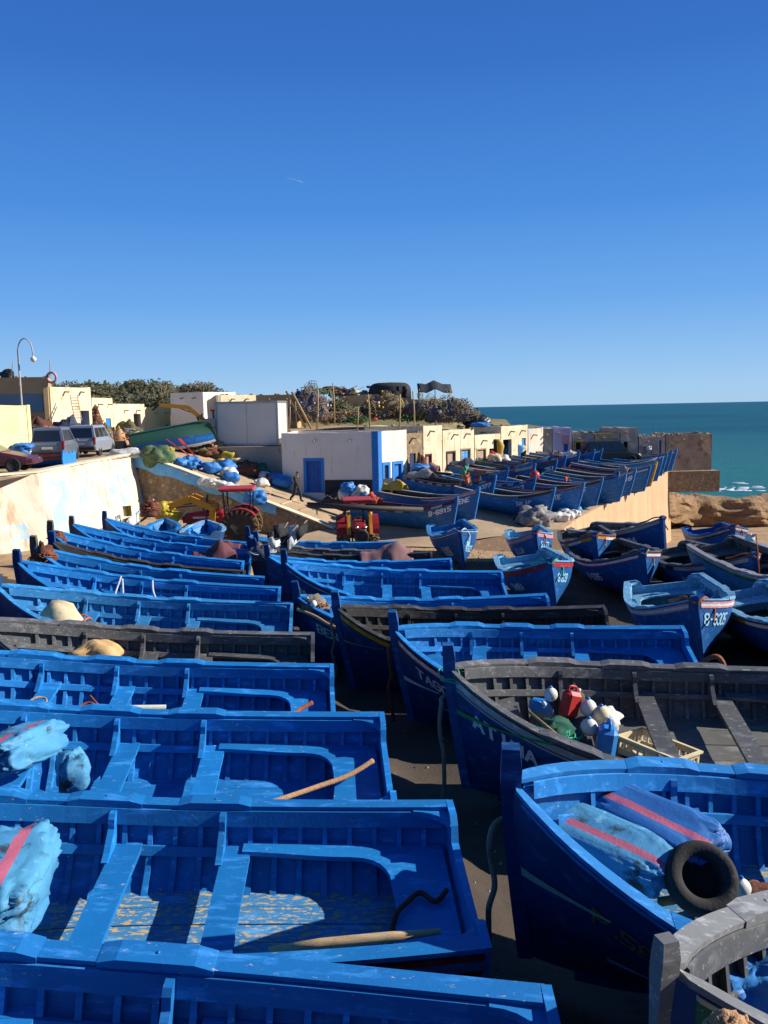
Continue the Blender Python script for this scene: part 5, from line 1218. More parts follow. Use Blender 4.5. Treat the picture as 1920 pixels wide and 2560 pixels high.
def pennants(label, base, top, flags, m_pole=None, group=None, size=.32, seed=1):
    rnd = random.Random(seed); b = Vector(base); t = Vector(top) - b; root = thing('flag_pole', label, 'marker flag', b, 0, group)
    mb = MB(); mb.tube([(0, 0, 0), t * .5 + Vector((.01, 0, 0)), t], .016, 6); mb.build('pole', m_pole or mWoodO, root)
    for i, mm in enumerate(flags):
        f = 1 - i * .8 * size / t.length; p = t * f; a = rnd.uniform(-.9, .9) + PI; s = size * rnd.uniform(.85, 1.1); dx = Vector((math.cos(a), math.sin(a), rnd.uniform(-.5, .2)))
        mb = MB(); rows = []
        for u in lspace(0, 1, 6):
            row = []
            for v in lspace(0, 1, 4): row.append(p + dx * s * u + Vector((0, 0, -v * s * .75 - .12 * u * s)) + Vector((0, .09 * math.sin(u * 6 + v * 2 + i), 0)))
            rows.append(row + [q + Vector((0, .006, 0)) for q in row[::-1]])
        mb.rings(rows, smooth=True); mb.build('flag', mm, root)
    return root
def hang(key, label, m_=None, r=.022, side=1, x=.02, y=.12, down=1.5, top=.1, loops=2, seed=0):
    """mooring line hanging from a stem"""
    root, H = BO[key]; rnd = random.Random(seed + 5); x0 = H.L / 2 + .09 + x; z0 = H.s_(1) - top; P = []
    for i in range(7): P.append(bl(key, x0 + rnd.uniform(-.03, .05), side * y + rnd.uniform(-.03, .03), z0 - down * i / 6))
    P2 = [bl(key, H.L / 2 - .1, -side * .1, z0 + .1), bl(key, H.L / 2 + .09, 0, z0 + .05)]
    return rope(label, P2 + P, r, m_ or mRopeG)
def strap(key, label, m_, t0, d0, d1, side=1, w=.05):
    """flat webbing from the stem round the bow"""
    root, H = BO[key]; mb = MB(); rows = []; c = bl(key, H.L / 2, 0, H.s_(1) - d0)
    M = Matrix.LocRotScale(root.location, root.rotation_euler, None)
    for t in lspace(.992, t0, 14):
        d = d0 + (d1 - d0) * (1 - t) / (1 - t0); hw = w * (.6 + .4 * math.sin(20 * t))
        rows.append([M @ H.dz(t, d - hw, -.03, side) - c, M @ H.dz(t, d - hw, -.045, side) - c, M @ H.dz(t, d + hw, -.045, side) - c, M @ H.dz(t, d + hw, -.03, side) - c])
    mb.rings(rows, smooth=False); return tag(mb.build('webbing_strap', m_, loc=c), label, 'strap')

# --- in the near left boats
sack('pale blue pink-striped sack smeared black, at the left edge in the red-striped boat', D(8, 2200, 6.5), (1.35, .75, .5), mSackL, R(98), stripe=(.05, .13), rx=R(8), sq=.55, res=(60, 30))
SG = 'woven sacks in the boats'
sack('big sky blue sack with a broad pink stripe at the left edge, third boat', D(52, 1868, 9.1), (1.35, .62, .42), mSackL, R(86), stripe=(-.12, .14), ry=R(8), rx=R(-6), group=SG, sq=.55, amp=.16, res=(60, 30))
sack('small pale blue sack slumped beside the thwart of the third boat', D(182, 1926, 8.8), (.34, .5, .42), mSackL, R(25), group=SG)
rope('rust-brown rope tied across the stern bench of the boat with pink-striped sacks', [bl('L3', -2.9, -.15, 1.0), bl('L3', -2.6, .05, .92), bl('L3', -2.25, .25, .9), bl('L3', -1.9, .5, .92), bl('L3', -1.55, .75, .95), bl('L3', -1.25, .98, 1.02)], .032, mRopeT)
rope('dark rope coiling over the stern bench edge of the red-striped boat', [bl('L2', -2.82, -.1, .84), bl('L2', -2.7, .05, .83), bl('L2', -2.58, -.08, .83), bl('L2', -2.45, .06, .83), bl('L2', -2.34, .22, .82), bl('L2', -2.28, .42, .70), bl('L2', -2.25, .5, .5)], .024, mNetBr)
pl = thing('wooden_spar', 'cream-coloured wooden spar laid along the near gunwale of the red-striped boat', 'spar', D(672, 2378, 5.97))
mb = MB(); q = D(1102, 2328, 6.03) - pl.location; mb.tube([(0, 0, 0), q * .3 + Vector((0, 0, .01)), q * .7, q], [.03, .042, .04, .02], 10); mb.build('pole', mat('pale_spar_wood', lin('#cdb38a'), lin('#b08f60'), scale=6, rough=.75, bump=.3, stretch=(1, 5, 5)), pl)
pl = thing('wooden_mast', 'long mast with peeling blue paint lying on the thwarts of a blue boat', 'mast', bl('L4', 2.25, .0, .84))
mb = MB(); q = bl('L4', -.55, -.12, .86) - pl.location; mb.tube([(0, 0, 0), q * .5, q], [.04, .05, .035], 9); mb.build('pole', mat('peeling_mast', lin('#b9ad8a'), lin('#8fa3ad'), scale=5, rough=.8, bump=.3, spots=(7, .55, .05, (.03, .2, .42))), pl)
rope('rust rope knotted round the mast lying on a blue boat', [bl('L4', .62, -.35, .92), bl('L4', .5, -.1, .97), bl('L4', .35, .1, .93), bl('L4', .55, -.02, .98), bl('L4', .7, .1, .92), bl('L4', .45, .2, .9)], .018, mRopeBr)
rope('pale loop of rope round the fore end of the mast', [bl('L4', 1.55, .2, .84), bl('L4', 1.4, -.1, .98), bl('L4', 1.25, -.2, .96), bl('L4', 1.2, .0, .94), bl('L4', 1.5, .45, .86), bl('L4', 1.75, .6, .8)], .016, mRopeT)
rope('rust rope on the stern bench of the boat carrying a mast', [bl('L4', -2.75, -.1, .95), bl('L4', -2.55, .05, .9), bl('L4', -2.45, .3, .92), bl('L4', -2.65, .5, .9)], .035, mRopeBr)
sack('sand-coloured draped bundle between thwarts of the charcoal boat', D(238, 1642, 15.0), (1.0, .8, .6), mSand, R(10), sq=.85, amp=.2, name='bundle', cat='bundle')
heap('brown rope coil on the stern bench of the charcoal boat', bl('L5', -2.45, .1, .80), (.7, .6, .22), mNetBr, 16, mRopeBr, .02, name='rope_coil', cat='rope coil')
heap('big dirty white sack tied with orange cord in the sky blue boat', bl('L6', 1.75, .1, .72), (1.15, 1.0, .72), mCanvas, 3, mBuoyO, .02, name='sack', cat='sack', amp=.12)
sack('black plastic bag beside the big white sack', bl('L6', 2.5, .1, .85), (.6, .6, .4), mBlkBag, 0, sq=.9, amp=.2, name='plastic_bag', cat='bag')
rope('pale rope looped over the gunwale, left of the tyre-dark bundle', [bl('L7', .9, -.9, 1.15), bl('L7', .85, -.75, 1.25), bl('L7', .9, -.3, .9), bl('L7', .75, .1, .8), bl('L7', .7, -.3, .85), bl('L7', .82, -.8, 1.2)], .025, mRopeW)
rope('long pale rope coiled on a dark bundle in the blue boat', [bl('L7', .1, -.9, 1.15), bl('L7', .0, -.5, 1.0), bl('L7', -.25, .0, .88), bl('L7', -.5, .15, .9), bl('L7', -.45, -.15, .9), bl('L7', -.2, -.05, .92), bl('L7', -.5, .1, .94)], .028, mRopeW)
sack('dark rounded bundle between thwarts under a pale rope', bl('L7', -.15, .05, .62), (.8, .7, .5), mBlkBag, 0, sq=.9, name='bundle', cat='bundle')
heap('rust-brown net hanging over the bow post of a blue boat, second of its kind from the quay end', bl('L8', 2.6, .15, 1.35), (.75, .6, .65), mNetBr, 26, mRopeBr, .016, floats=0, seed=41) if 0 else heap('rust-brown net hung over a bow post beside a white sack', bl('L8', 2.62, .12, 1.25), (.7, .6, .6), mNetBr, 26, mRopeBr, .016, seed=41)
sack('small white bag below the rust net on a bow', bl('L8', 2.3, .35, 1.0), (.45, .5, .4), mSackW, .3, sq=.8, amp=.2)
heap('small brown net on the bow post nearest the white quay wall', bl('L10', 2.55, .1, 1.45), (.55, .5, .35), mNetBr, 18, mRopeBr, .016, seed=43)
sack('pale blue striped sack lying forward in the bow, left one of the pair', bl('L10', 1.75, .15, .85), (.8, .5, .3), mSackL, R(20), stripe=(0, .12), group=SG)
sack('blue striped sack lying in the bow, right one of the pair', bl('L10', 1.15, .25, .78), (.8, .5, .28), mSackB, R(10), stripe=(.1, .12), group=SG)
cover('maroon cloth cover heaped over a stern by the quay-side rank', bl('L11', -2.0, .35, .85), 1.5, 1.3, .85, mMar, R(8), seed=5)
cover('second, flatter maroon cover lying behind the heaped one', bl('L12', -1.8, .1, .9), 1.6, 1.0, .45, mMar, R(4), seed=8)
sack('small yellow can in the bow of the boat with two striped sacks', bl('L10', 2.25, -.15, 1.15), (.2, .2, .22), mBuoyY, 0, sq=.5, name='can', cat='can')
# --- two short boats beside the tractor
place_boat('S1', 'small open blue boat under yellow sacks by the tractor front wheel', bow=(412, 1296), head=100, depth=39.3, L=3.6, B=1.6, fn=yard, ins=mBlue2, cap=mBlue, lod=1, stemh=.05, group='small boats by the side-on tractor', Hk=dict(ws=.9, bow=.3), maxp=.05)
place_boat('S2', 'small open pale-rimmed blue boat between the tractor wheels', bow=(515, 1300), head=98, depth=38.8, L=3.6, B=1.9, fn=yard, ins=mBlue, cap=mLight, lod=1, stemh=.05, group='small boats by the side-on tractor', Hk=dict(ws=.9, bow=.3), maxp=.05)
heap('rust net with floats piled in the small boat by the ramp wall', D(378, 1290, 37.5), (1.1, .9, .7), mNetBr, 20, mRopeBr, .02, floats=6, fm=[mBuoyW, mBuoyO])
for i, (px, py, lb) in enumerate([(405, 1283, 'lower left'), (428, 1290, 'lower right'), (415, 1268, 'topmost')]):
    sack('yellow crumpled sack in front of the side-on tractor, %s of three' % lb, D(px, py, 40.4), (.95, .7, .55), mSackY, i * .7, amp=.25, sq=.8, group='yellow sacks by the tractor')
for i, (px, py, fl, lb) in enumerate([(300, 1300, [mFlagW, mBuoyY], 'left marker pole with a white and a yellow flag by the quay wall'), (327, 1278, [mBuoyY, mBuoyY], 'tall marker pole with two yellow flags by the quay wall'), (347, 1290, [mFlagW, mFlagW, mBuoyY], 'right marker pole with white flags by the quay wall')]):
    b_ = D(px + 6, 1345, 34.5); pennants(lb, b_, D(px, py - 14, 34.7), fl, group='marker poles by the quay wall', size=.55, seed=i)
# --- middle rank
sack('light blue woven sack with a red stripe, in the bow of the near right boat', D(1482, 2100, 6.95), (1.42, .54, .30), mSackL, R(-44), stripe=(.0, .12), rx=R(14), ry=R(4), group=SG, sq=.42, amp=.07, res=(96, 48))
sack('royal blue woven sack with a pink stripe, in the near right boat', D(1634, 2062, 7.08), (1.25, .56, .30), mSackD, R(-50), stripe=(.0, .12), rx=R(14), ry=R(4), group=SG, sq=.42, amp=.07, res=(96, 48))
ty2 = thing('tyre', 'black car tyre propped against the near gunwale of the boat with striped sacks', 'tyre', D(1752, 2196, 6.4), R(-8), rx=R(48), ry=R(6)); ty2.scale = (.86, .86, .86)
mb = MB(); mb.lathe([(.19, -.07), (.22, -.1), (.28, -.115), (.32, -.1), (.335, -.05), (.34, 0), (.335, .05), (.32, .1), (.28, .115), (.22, .1), (.19, .07), (.205, 0), (.19, -.07)], n=32); mb.build('tread', mRubber, ty2)
rope('rust-brown cord lashed round the propped tyre', [D(1668, 2188, 6.72), D(1690, 2180, 6.6), D(1706, 2200, 6.6), D(1690, 2196, 6.72), D(1670, 2184, 6.74), D(1700, 2192, 6.6)], .014, mRopeBr)
mb = MB(); a = D(1890, 2215, 7.1); mb.tube([(0, 0, 0), D(1650, 2255, 6.75) - a], [.045, .04], 9); tag(mb.build('wooden_pole', mWoodO, loc=a), 'short round pole lying under the propped tyre', 'pole')
ball('white float lying on the thwart right of the tyre', D(1852, 2220, 6.7), .085, mBuoyW)
heap('orange-brown rope scraps beside the white float', D(1895, 2245, 6.8), (.5, .35, .1), mNetBr, 10, mRopeBr, .02, name='rope_heap', cat='rope')
sack('crumpled blue tarpaulin filling the grey-decked corner boat', D(1885, 2470, 4.85), (.95, .85, .42), mSackB, R(10), sq=.9, amp=.3, fr=2.2, name='tarpaulin', cat='tarpaulin', res=(64, 36))
ball('teal float in the bow of the grey-decked corner boat', D(1745, 2405, 5.0), .075, mBuoyT)
sack('olive bag behind the blue tarpaulin in the corner boat', D(1890, 2355, 5.4), (.5, .3, .22), mNetO, 0, sq=.7, name='bag', cat='bag')
heap('frayed beige rope end at the bottom of the picture by the corner boat', D(1822, 2590, 3.45), (.22, .18, .10), mRopeT, 22, mRopeT, .012, name='rope_end', cat='rope')
# ATINA's heap
heap('tangle of bright green rope in the boat lettered ATINA', bl_('M2', 1.72, .30, .86), (.75, .7, .27), mNetG, 90, mRopeGr, .012, name='rope_heap', cat='rope', seed=71)
def jerry(label, loc, m_, rz, s=1.0, rx=0.0, ry=0.0):
    root = thing('jerrycan', label, 'jerrycan', loc, rz, None, rx=rx, ry=ry); mb = MB(); mb.box((0, 0, 0), (.28 * s, .20 * s, .38 * s), bev=.05 * s); mb.build('body', m_, root)
    mb = MB(); mb.tube(smooth_path([(-.1 * s, 0, .18 * s), (-.08 * s, 0, .25 * s), (.04 * s, 0, .25 * s), (.06 * s, 0, .18 * s)], 4), .018 * s, 6); mb.build('handle', m_, root)
    mb = MB(); mb.lathe([(.03 * s, .18 * s), (.03 * s, .24 * s), (.005, .245 * s)], (.1 * s, 0, 0), 10); mb.build('cap', mBuoyW, root); return root
jerry('red plastic jerrycan on top of the tangle in ATINA', bl_('M2', 1.45, -.22, 1.14), mBuoyR, R(30), 1.0, ry=R(18))
jerry('blue jerrycan half white, nearest the gunwale in ATINA', bl_('M2', 1.05, .45, .95), mBuoyB, R(80), 1.25, rx=R(8))
jerry('blue canister behind the red jerrycan in ATINA', bl_('M2', 1.85, -.25, 1.05), mBuoyB, R(-30), 1.0, rx=R(50))
for k, (x, y, z, r_, mm, lb) in enumerate([(1.2, -.2, 1.1, .12, mBuoyW, 'white float right of the red jerrycan'), (1.05, .0, 1.12, .11, mCanvas, 'cream float beneath the white one in ATINA'), (1.7, -.42, 1.18, .1, mBuoyW, 'white float behind the red jerrycan'), (1.25, .25, 1.06, .12, mBuoyW, 'white float with blue eye on top of the blue jerrycan'), (1.3, -.5, 1.08, .1, mNetO, 'olive float at the back of the heap in ATINA')]):
    ball(lb, bl_('M2', x, y, z), r_, mm)
sack('white cloth bag slumped among the floats in ATINA', bl_('M2', .98, -.12, .95), (.45, .4, .35), mSackW, .4, amp=.25, sq=.9, name='bag', cat='bag')
mb = MB(); a = bl_('M2', 2.05, .1, 1.2); mb.tube([(0, 0, 0), bl_('M2', 1.6, .75, 1.12) - a], .02, 7); tag(mb.build('wooden_stick', mWoodO, loc=a), 'wooden stick laid across the green rope tangle', 'stick')
# fish crate
fc = thing('fish_crate', 'cream plastic fish crate with slotted sides lying in ATINA', 'fish crate', bl_('M2', .28, .10, .46), R(-52), rx=R(-4), ry=R(3))
cl, cw_, ch = .92, .55, .24
mb = MB(); mb.box((0, 0, .012), (cl, cw_, .024)); mb.build('base', mCrate, fc)
for sx, sy in ((1, 0), (-1, 0), (0, 1), (0, -1)):
    mb = MB(); n = 9 if sx == 0 else 5; ln = cl if sx == 0 else cw_ - .04
    cx, cy = sx * (cl / 2 - .01), sy * (cw_ / 2 - .01)
    def bx(u, z, du, dz): mb.box((cx + (u if sx == 0 else 0), cy + (u if sx else 0), z), (du if sx == 0 else .02, du if sx else .02, dz))
    bx(0, .055, ln, .06); bx(0, ch - .045, ln, .055)
    for k in range(n + 1): bx(-ln / 2 + .012 + (ln - .024) * k / n, .135, .024, .10)
    mb.build('slotted_side', mCrate, fc)
mb = MB()
for sx, sy in ((1, 0), (-1, 0), (0, 1), (0, -1)):
    mb.box((sx * (cl / 2 + .005), sy * (cw_ / 2 + .005), ch), (.05 if sx else cl - .05, .05 if sy else cw_ + .06, .03))
mb.build('rim', mCrate, fc)
for k in range(4):
    mb = MB(); a = bl_('M2', .16 + .08 * k, -.08 + .04 * k, .62); mb.tube([(0, 0, 0), bl_('M2', .0 + .08 * k, .32, .60) - a], .018, 6); tag(mb.build('iron_rod', mRust, loc=a), 'rusty rods lying side by side in the cream crate', 'rod', 'rods in the fish crate')
strap('M2', 'green webbing strap running from the stem across the letters ATINA', mat('green_webbing', (.02, .26, .08), (.015, .2, .06), scale=8, rough=.85, bump=.3), .79, .60, .02, 1, .042)
strap('M3', 'pale rag strap tied across the bow lettered TAGO', mRopeW, .86, .92, .62, 1, .05)
strap('M4', 'dark greenish strap across the bow of the yellow-banded boat', mRopeG, .83, .72, .24, 1, .03)
strap('M1', 'pale green rag strap round the near right boat bow', mat('pale_green_rag', (.22, .36, .30), (.16, .28, .24), scale=8, rough=.9, bump=.3), .88, .78, .42, 1, .04)
hang('M1', 'thick grey mooring rope hanging beside the near right boat stem', r=.026, y=.16, down=1.3, top=.45, seed=1)
hang('M2', 'grey mooring rope hanging beside the ATINA stem', r=.032, y=.14, down=1.5, top=.5, seed=2)
hang('M3', 'frayed brown rope hanging beside the TAGO stem', mNetBr, r=.035, y=.14, down=1.4, top=.4, seed=3)
hang('M4', 'dark mooring rope hanging from the yellow-banded bow', r=.028, y=.12, down=1.3, top=.3, seed=4)
hang('M5', 'mooring rope hanging from the bow lettered BEN Z', r=.026, y=.12, down=1.2, top=.2, seed=5)
rope('thin green cord tied round the ATINA bow post', [bl_('M2', 3.25, .14, 1.72), bl_('M2', 3.28, -.12, 1.73), bl_('M2', 3.05, -.13, 1.73), bl_('M2', 3.02, .14, 1.72), bl_('M2', 3.26, .15, 1.71), bl_('M2', 2.9, .22, 1.66)], .014, mRopeGr)
heap('tangle of rope and rags on the bow lettered BEN Z', bl_('M5', 2.55, .08, 1.50), (.75, .6, .28), mRopeG, 26, mRopeBr, .016, floats=2, fm=[mBuoyW], name='rope_heap', cat='rope')
rope('stout pinkish rope lying over the gunwale by the letters BEN Z', [bl_('M5', 2.9, .3, 1.62), bl_('M5', 2.5, .5, 1.52), bl_('M5', 2.2, .7, 1.40), bl_('M5', 1.95, .85, 1.34)], .035, mRopeT)
sack('brownish cloth bundle low in the boat lettered TAGO', bl_('M3', .75, .75, .85), (.5, .4, .45), mRose, .3, amp=.25, sq=.9, name='bundle', cat='bundle')
rope('rust-red rope looped over the stern notch of the boat lettered TAGO', [bl_('M3', -2.55, .2, .86), bl_('M3', -2.65, .25, 1.15), bl_('M3', -2.9, .3, 1.32), bl_('M3', -3.05, .3, 1.1), bl_('M3', -3.08, .32, .8)], .045, mRopeBr)
cover('dusty rose cover thrown over the engine of a dark boat', bl_('M9', -1.9, .1, .9), 1.9, 1.2, .75, mRose, R(4), seed=12)
heap('net and rags heaped on the bows behind the boat marked M', bl_('M8', 2.75, .2, 1.45), (1.0, .8, .5), mNetBl, 22, mRopeW, .018, floats=5, fm=[mBuoyW, mBuoyO])
b_ = bl_('M9', 2.5, 0, 1.0)
for i, (px, py, fl) in enumerate([(720, 1305, [mFlagK, mFlagW, mFlagK]), (745, 1312, [mFlagW, mFlagK, mFlagK]), (768, 1300, [mFlagK, mFlagW]), (705, 1325, [mFlagK, mFlagW, mFlagW, mFlagK])]):
    pennants(['black-topped marker pole leaning left among the bows', 'white-topped marker pole among the bows', 'rightmost marker pole with a black and a white flag', 'lowest marker pole with four black and white flags'][i], b_ + Vector((.1 * i, .15 * i, 0)), D(px, py, 29.6 + .2 * i), fl, group='black and white marker poles on the bows', size=.62, seed=20 + i)
# --- right boats' ropes
for key, lb, mm in (('R1', 'green cord wound round the TAMRA bow', mRopeGr), ('R2', 'rope bundle and floats hung on the bow of number 8-6285', mRopeG), ('R3', 'rust rope draped over the bow of number 8-6305', mRopeBr), ('R4', 'rope tangle on the KARMA bow', mRopeBr), ('R5', 'dark rope drooping over the number 8-6304', mNetK), ('R6', 'rope wound on the bow lettered AGIRT', mRopeBr), ('R7', 'rust cord across the small pink-banded bow', mRopeBr), ('R8', 'pale rope tied across the bow of 8:5025', mRopeW), ('R9', 'rope tied at the bow with a round white mark', mRopeBr)):
    rt_, H = BO[key]; hL = H.L / 2; zz = H.s_(1); 
    P = [bl(key, hL - .9, -.42, zz - .12), bl(key, hL - .55, -.36, zz - .05), bl(key, hL - .3, -.22, zz + .05), bl(key, hL - .05, -.12, zz + .06), bl(key, hL + .12, .0, zz - .05), bl(key, hL + .02, .16, zz + .02), bl(key, hL - .35, .30, zz - .04), bl(key, hL - .5, .45, zz - .35), bl(key, hL - .25, .36, zz - .55)]
    rope(lb, P, .028, mm)
    heap('%s rope heap inside %s' % (('loose', 'the bow of ' + lb.split(' bow')[0].split('the ')[-1]) if 0 else ('coiled', 'the boat whose bow has ' + ' '.join(lb.split()[:3]))), bl(key, hL - .95, 0, zz - .48), (.6, .5, .22), mNetK if key in ('R2', 'R5', 'R6') else mNetBr, 12, mm, .02, name='rope_heap', cat='rope', group='rope heaps in the bows') if key not in ('R5',) else None
pennants('white and orange marker pole standing in the green-banded boat', bl('R10', .4, -.5, .6), bl('R10', .55, -.6, 2.5), [mFlagW], mBuoyO, size=.25)
# --- upper slipway bits
def U_at(px, py, dz=0): return on(px, py, slip2, dz)
cover('orange-red engine cover on the boat numbered 8-6915', bl_('U1', -2.35, -.15, 1.12), 1.5, .8, .5, mOrC, BO['U1'][0].rotation_euler.z, seed=21)
cover('mustard yellow engine cover on the boat lettered ZENE', bl_('U2', -2.5, 0, 1.2), 1.5, .7, .6, mYelC, BO['U2'][0].rotation_euler.z, seed=22)
cover('rose engine cover on the black-rimmed boat', bl_('X0', -2.2, 0, 1.1), 1.6, .8, .6, mRose, BO['X0'][0].rotation_euler.z, seed=23)
cover('grey sheet over the stern of the boat numbered 377', bl_('U3', -2.2, 0, 1.1), 1.7, 1.0, .55, mGreyC, BO['U3'][0].rotation_euler.z, seed=24)
cover('blue-black sheet over the boat by the dark shop opening', bl_('X1', -1.6, 0, 1.1), 1.7, 1.0, .5, mNetBl, BO['X1'][0].rotation_euler.z, seed=25)
cover('crumpled grey sail bundle on the bow of number 6018', bl_('U10', 2.2, 0, 1.55), .9, .6, .45, mGreyC, BO['U10'][0].rotation_euler.z, seed=26)
cover('white net draped over a bow in the second slipway rank', bl_('V3', 2.2, 0, 1.5), 1.2, .7, .45, mSackW, BO['V3'][0].rotation_euler.z, seed=27)
p = D(1337, 1189, 54); ball('round red buoy hung at a bow on the slipway', p, .33, mBuoyR)
for i, (px0, py0, px1, py1, dd, fl, lb) in enumerate([(1146, 1218, 1168, 1162, 50, [mBuoyO], 'leaning orange-flagged stick on the boats by the white house'), (1178, 1214, 1172, 1180, 48, [mBuoyO, mBuoyO], 'short stick with two orange pennants'), (1145, 1220, 1172, 1160, 49.4, [mRopeGr, mRopeGr], 'long stick with green cloth in the slipway boats'), (1206, 1215, 1200, 1190, 50, [mBuoyO], 'small red triangle flag on a bow'), (1606, 1150, 1630, 1115, 66, [mFlagW], 'grey marker pole near the slipway end'), (1310, 1170, 1316, 1125, 58, [mFlagK], 'bare pole standing in a boat by the houses'), (1430, 1212, 1420, 1190, 54, [mBuoyR], 'red rag on a stick by the boat lettered TADARTE')]):
    pennants(lb, D(px0, py0, dd), D(px1, py1, dd), fl, size=.4, seed=40 + i, group='marker sticks in the slipway boats')
sack('grey patterned tarpaulin heap on the slipway edge', U_at(1345, 1305, .35) + Vector((0, .8, .12)), (2.1, 1.5, 1.3), mGreyC, .3, amp=.3, sq=.9, name='tarpaulin_heap', cat='tarpaulin', fr=2.4)
heap('dark net spilling left of the grey tarpaulin heap', U_at(1308, 1308) + Vector((0, .6, 0)), (1.0, .9, .6), mNetK, 20, mRopeG, .02)
for i, (px, py, s) in enumerate([(1402, 1296, 1.0), (1424, 1293, .9), (1440, 1288, .8), (1415, 1284, .8), (1446, 1280, .7)]):
    sack(['white sack at the left of the heap on the slipway edge', 'white sack in the middle front of the slipway heap', 'white sack at the right front of the slipway heap', 'white sack on top of the slipway heap', 'white and blue sack at the back of the slipway heap'][i], U_at(px, py, .25) + Vector((0, .3, .05)), (1.0 * s, .8 * s, .6 * s), mSackW if i < 4 else mSackL, i, amp=.25, sq=.85, group='white sacks on the slipway edge')
# against the houses
HB = lambda px, py, y: Vector((D(px, py, y).x, y, slip2(D(px, py, y).x, y)))
heap('brown net pile topped with blue plastic beside the navy door', HB(1052, 1200, 54.3), (1.3, 1.2, 2.0), mNetBr, 26, mRopeBr, .025, floats=4, fm=[mBuoyB, mBuoyW])
sack('crumpled blue plastic on top of the brown net pile', D(1050, 1167, 54.2), (1.2, 1.0, .5), mSackB, .4, amp=.3, sq=.9, name='plastic_sheet', cat='plastic sheet')
sack('large dirty white sack by the broken pink door', HB(1105, 1190, 56.5) + Vector((0, 0, .5)), (1.9, 1.2, 1.1), mCanvas, .2, amp=.2, sq=.85)
heap('tan rope coil right of the large dirty white sack', HB(1122, 1192, 56.8) + Vector((0, 0, .2)), (.9, .8, .8), mRopeT, 20, mRopeT, .03)
heap('tall rust-brown net hung against the bare door', HB(1137, 1165, 60.0), (1.2, 1.0, 2.3), mNetBr, 30, mRopeBr, .025, floats=3)
heap('green net at the foot of the tall rust-brown one', HB(1142, 1180, 59.2), (1.2, .9, .8), mNetG, 16, mRopeGr, .02)
heap('dark tangled net pile before the peeling blue door', HB(1180, 1160, 61.4), (2.6, 1.4, 1.5), mNetK, 34, mNetO, .025)
heap('net and clothes pile before the bare door of the lower house', HB(1215, 1150, 63), (2.4, 1.3, 1.3), mNetO, 24, mRopeT, .025, floats=5, fm=[mBuoyR, mBuoyY, mBuoyW])
sack('red bag on the pile beside the shop opening', D(1222, 1138, 62.8), (1.4, .8, .6), mBuoyR, 0, amp=.25, sq=.8, name='bag', cat='bag')
sack('cream sack below the red bag', D(1236, 1150, 62), (1.0, .8, .9), mCanvas, 0, amp=.2, sq=.85)
sack('white bundle right of the cream sack', D(1253, 1150, 63), (1.2, .9, .8), mSackW, 0, amp=.25, sq=.9, name='bundle', cat='bundle')
def coat(label, px, py, y, h, m_, w=.55):
    c = D(px, py, y); mb = MB(); rows = []
    for i in range(9):
        f = i / 8; z = -f * h; hw = w / 2 * (.45 + .55 * min(1, f * 4)) * (1 + .15 * math.sin(f * 5)); rows.append([Vector((hw * math.cos(a) * (1 + .12 * math.sin(3 * a + i)), .14 * math.sin(a), z)) for a in [2 * PI * k / 10 for k in range(10)]])
    mb.rings(rows[::-1]); return tag(mb.build('hanging_coat', m_, loc=c), label, 'coat', 'clothes hung at the shop opening')
for px, m_, h, lb in ((1217, mNetK, 1.7, 'grey coat at the left of the shop opening'), (1228, mFlagK, 1.9, 'long black coat hanging in the shop opening'), (1238, mFlagK, 2.0, 'black oilskin hanging right of the long coat'), (1246, mYelC, 1.9, 'yellow oilskin hanging at the right of the opening')): coat(lb, px, 1098, 63.2, h, m_, .7)
sack('tilted blue fish box by the black doorway', D(1282, 1127, 66.2), (1.5, .6, 1.3), mDoorB, .2, sq=.35, amp=.04, ry=R(25), name='fish_box', cat='box')
sack('yellow oilskin bundle by the narrow blue door', D(1300, 1113, 67.5), (.8, .5, 1.5), mSackY, 0, amp=.2, sq=.9, name='oilskin', cat='oilskin')
sack('cream bundle at the foot of the narrow blue door', D(1302, 1132, 67), (1.1, .8, 1.2), mCanvas, 0, amp=.25, sq=.9, name='bundle', cat='bundle')
# --- sacks on the ramp
RP = lambda px, py, dz=.0: on(px, py, ramp, dz)
RG = 'sacks and bags heaped on the ramp'
ramp_s = [(452, 1158, 1.0, mSackB, 'leftmost blue sack of the ramp heap'), (470, 1148, .8, mSackB, 'blue sack second from the left, on top'), (474, 1163, 1.0, mSackB, 'blue sack low at the left front'), (491, 1160, .95, mSackB, 'round blue sack right of the leftmost group'), (484, 1148, .8, mSackB, 'small blue sack above the left group'), (528, 1170, 1.3, mSackB, 'wide blue sack alone in the middle front'), (566, 1166, 1.5, mSackB, 'fat blue sack stacked upright in the middle'), (572, 1183, 1.3, mSackW, 'white sack under the fat blue one'), (578, 1194, 1.2, mSackB, 'flat blue sack at the bottom of the middle stack'), (604, 1172, 1.1, mSackD, 'dark blue sack right of the middle stack'), (552, 1158, 1.0, mSackY, 'yellow sack among the blue ones'), (574, 1142, 1.5, mSackY, 'pale yellow sheet bundle at the back'), (590, 1158, 1.2, mCanvas, 'tan sack behind the dark blue one'), (598, 1143, .9, mSackB, 'blue and orange bag at the back'), (690, 1198, 1.4, mSackB, 'blue sheet roll at the right end, upper'), (705, 1205, 1.5, mSackB, 'blue sheet roll at the right end, lower'), (660, 1190, 1.1, mSackW, 'white bag by the green net'), (655, 1207, 1.0, mSackW, 'white bag low at the right'), (424, 1125, .7, mSackY, 'small yellow bag at the upper left')]
for px, py, s, m_, lb in ramp_s:
    sack(lb + (' of the ramp heap' if 'ramp' not in lb else ''), RP(px, py, .3 * s) + Vector((0, 0, 0)), (.85 * s, .75 * s, .55 * s), m_, px * .37, amp=.2, sq=.82, group=RG, res=(20, 12), tie=1 if s < 1.1 else None)
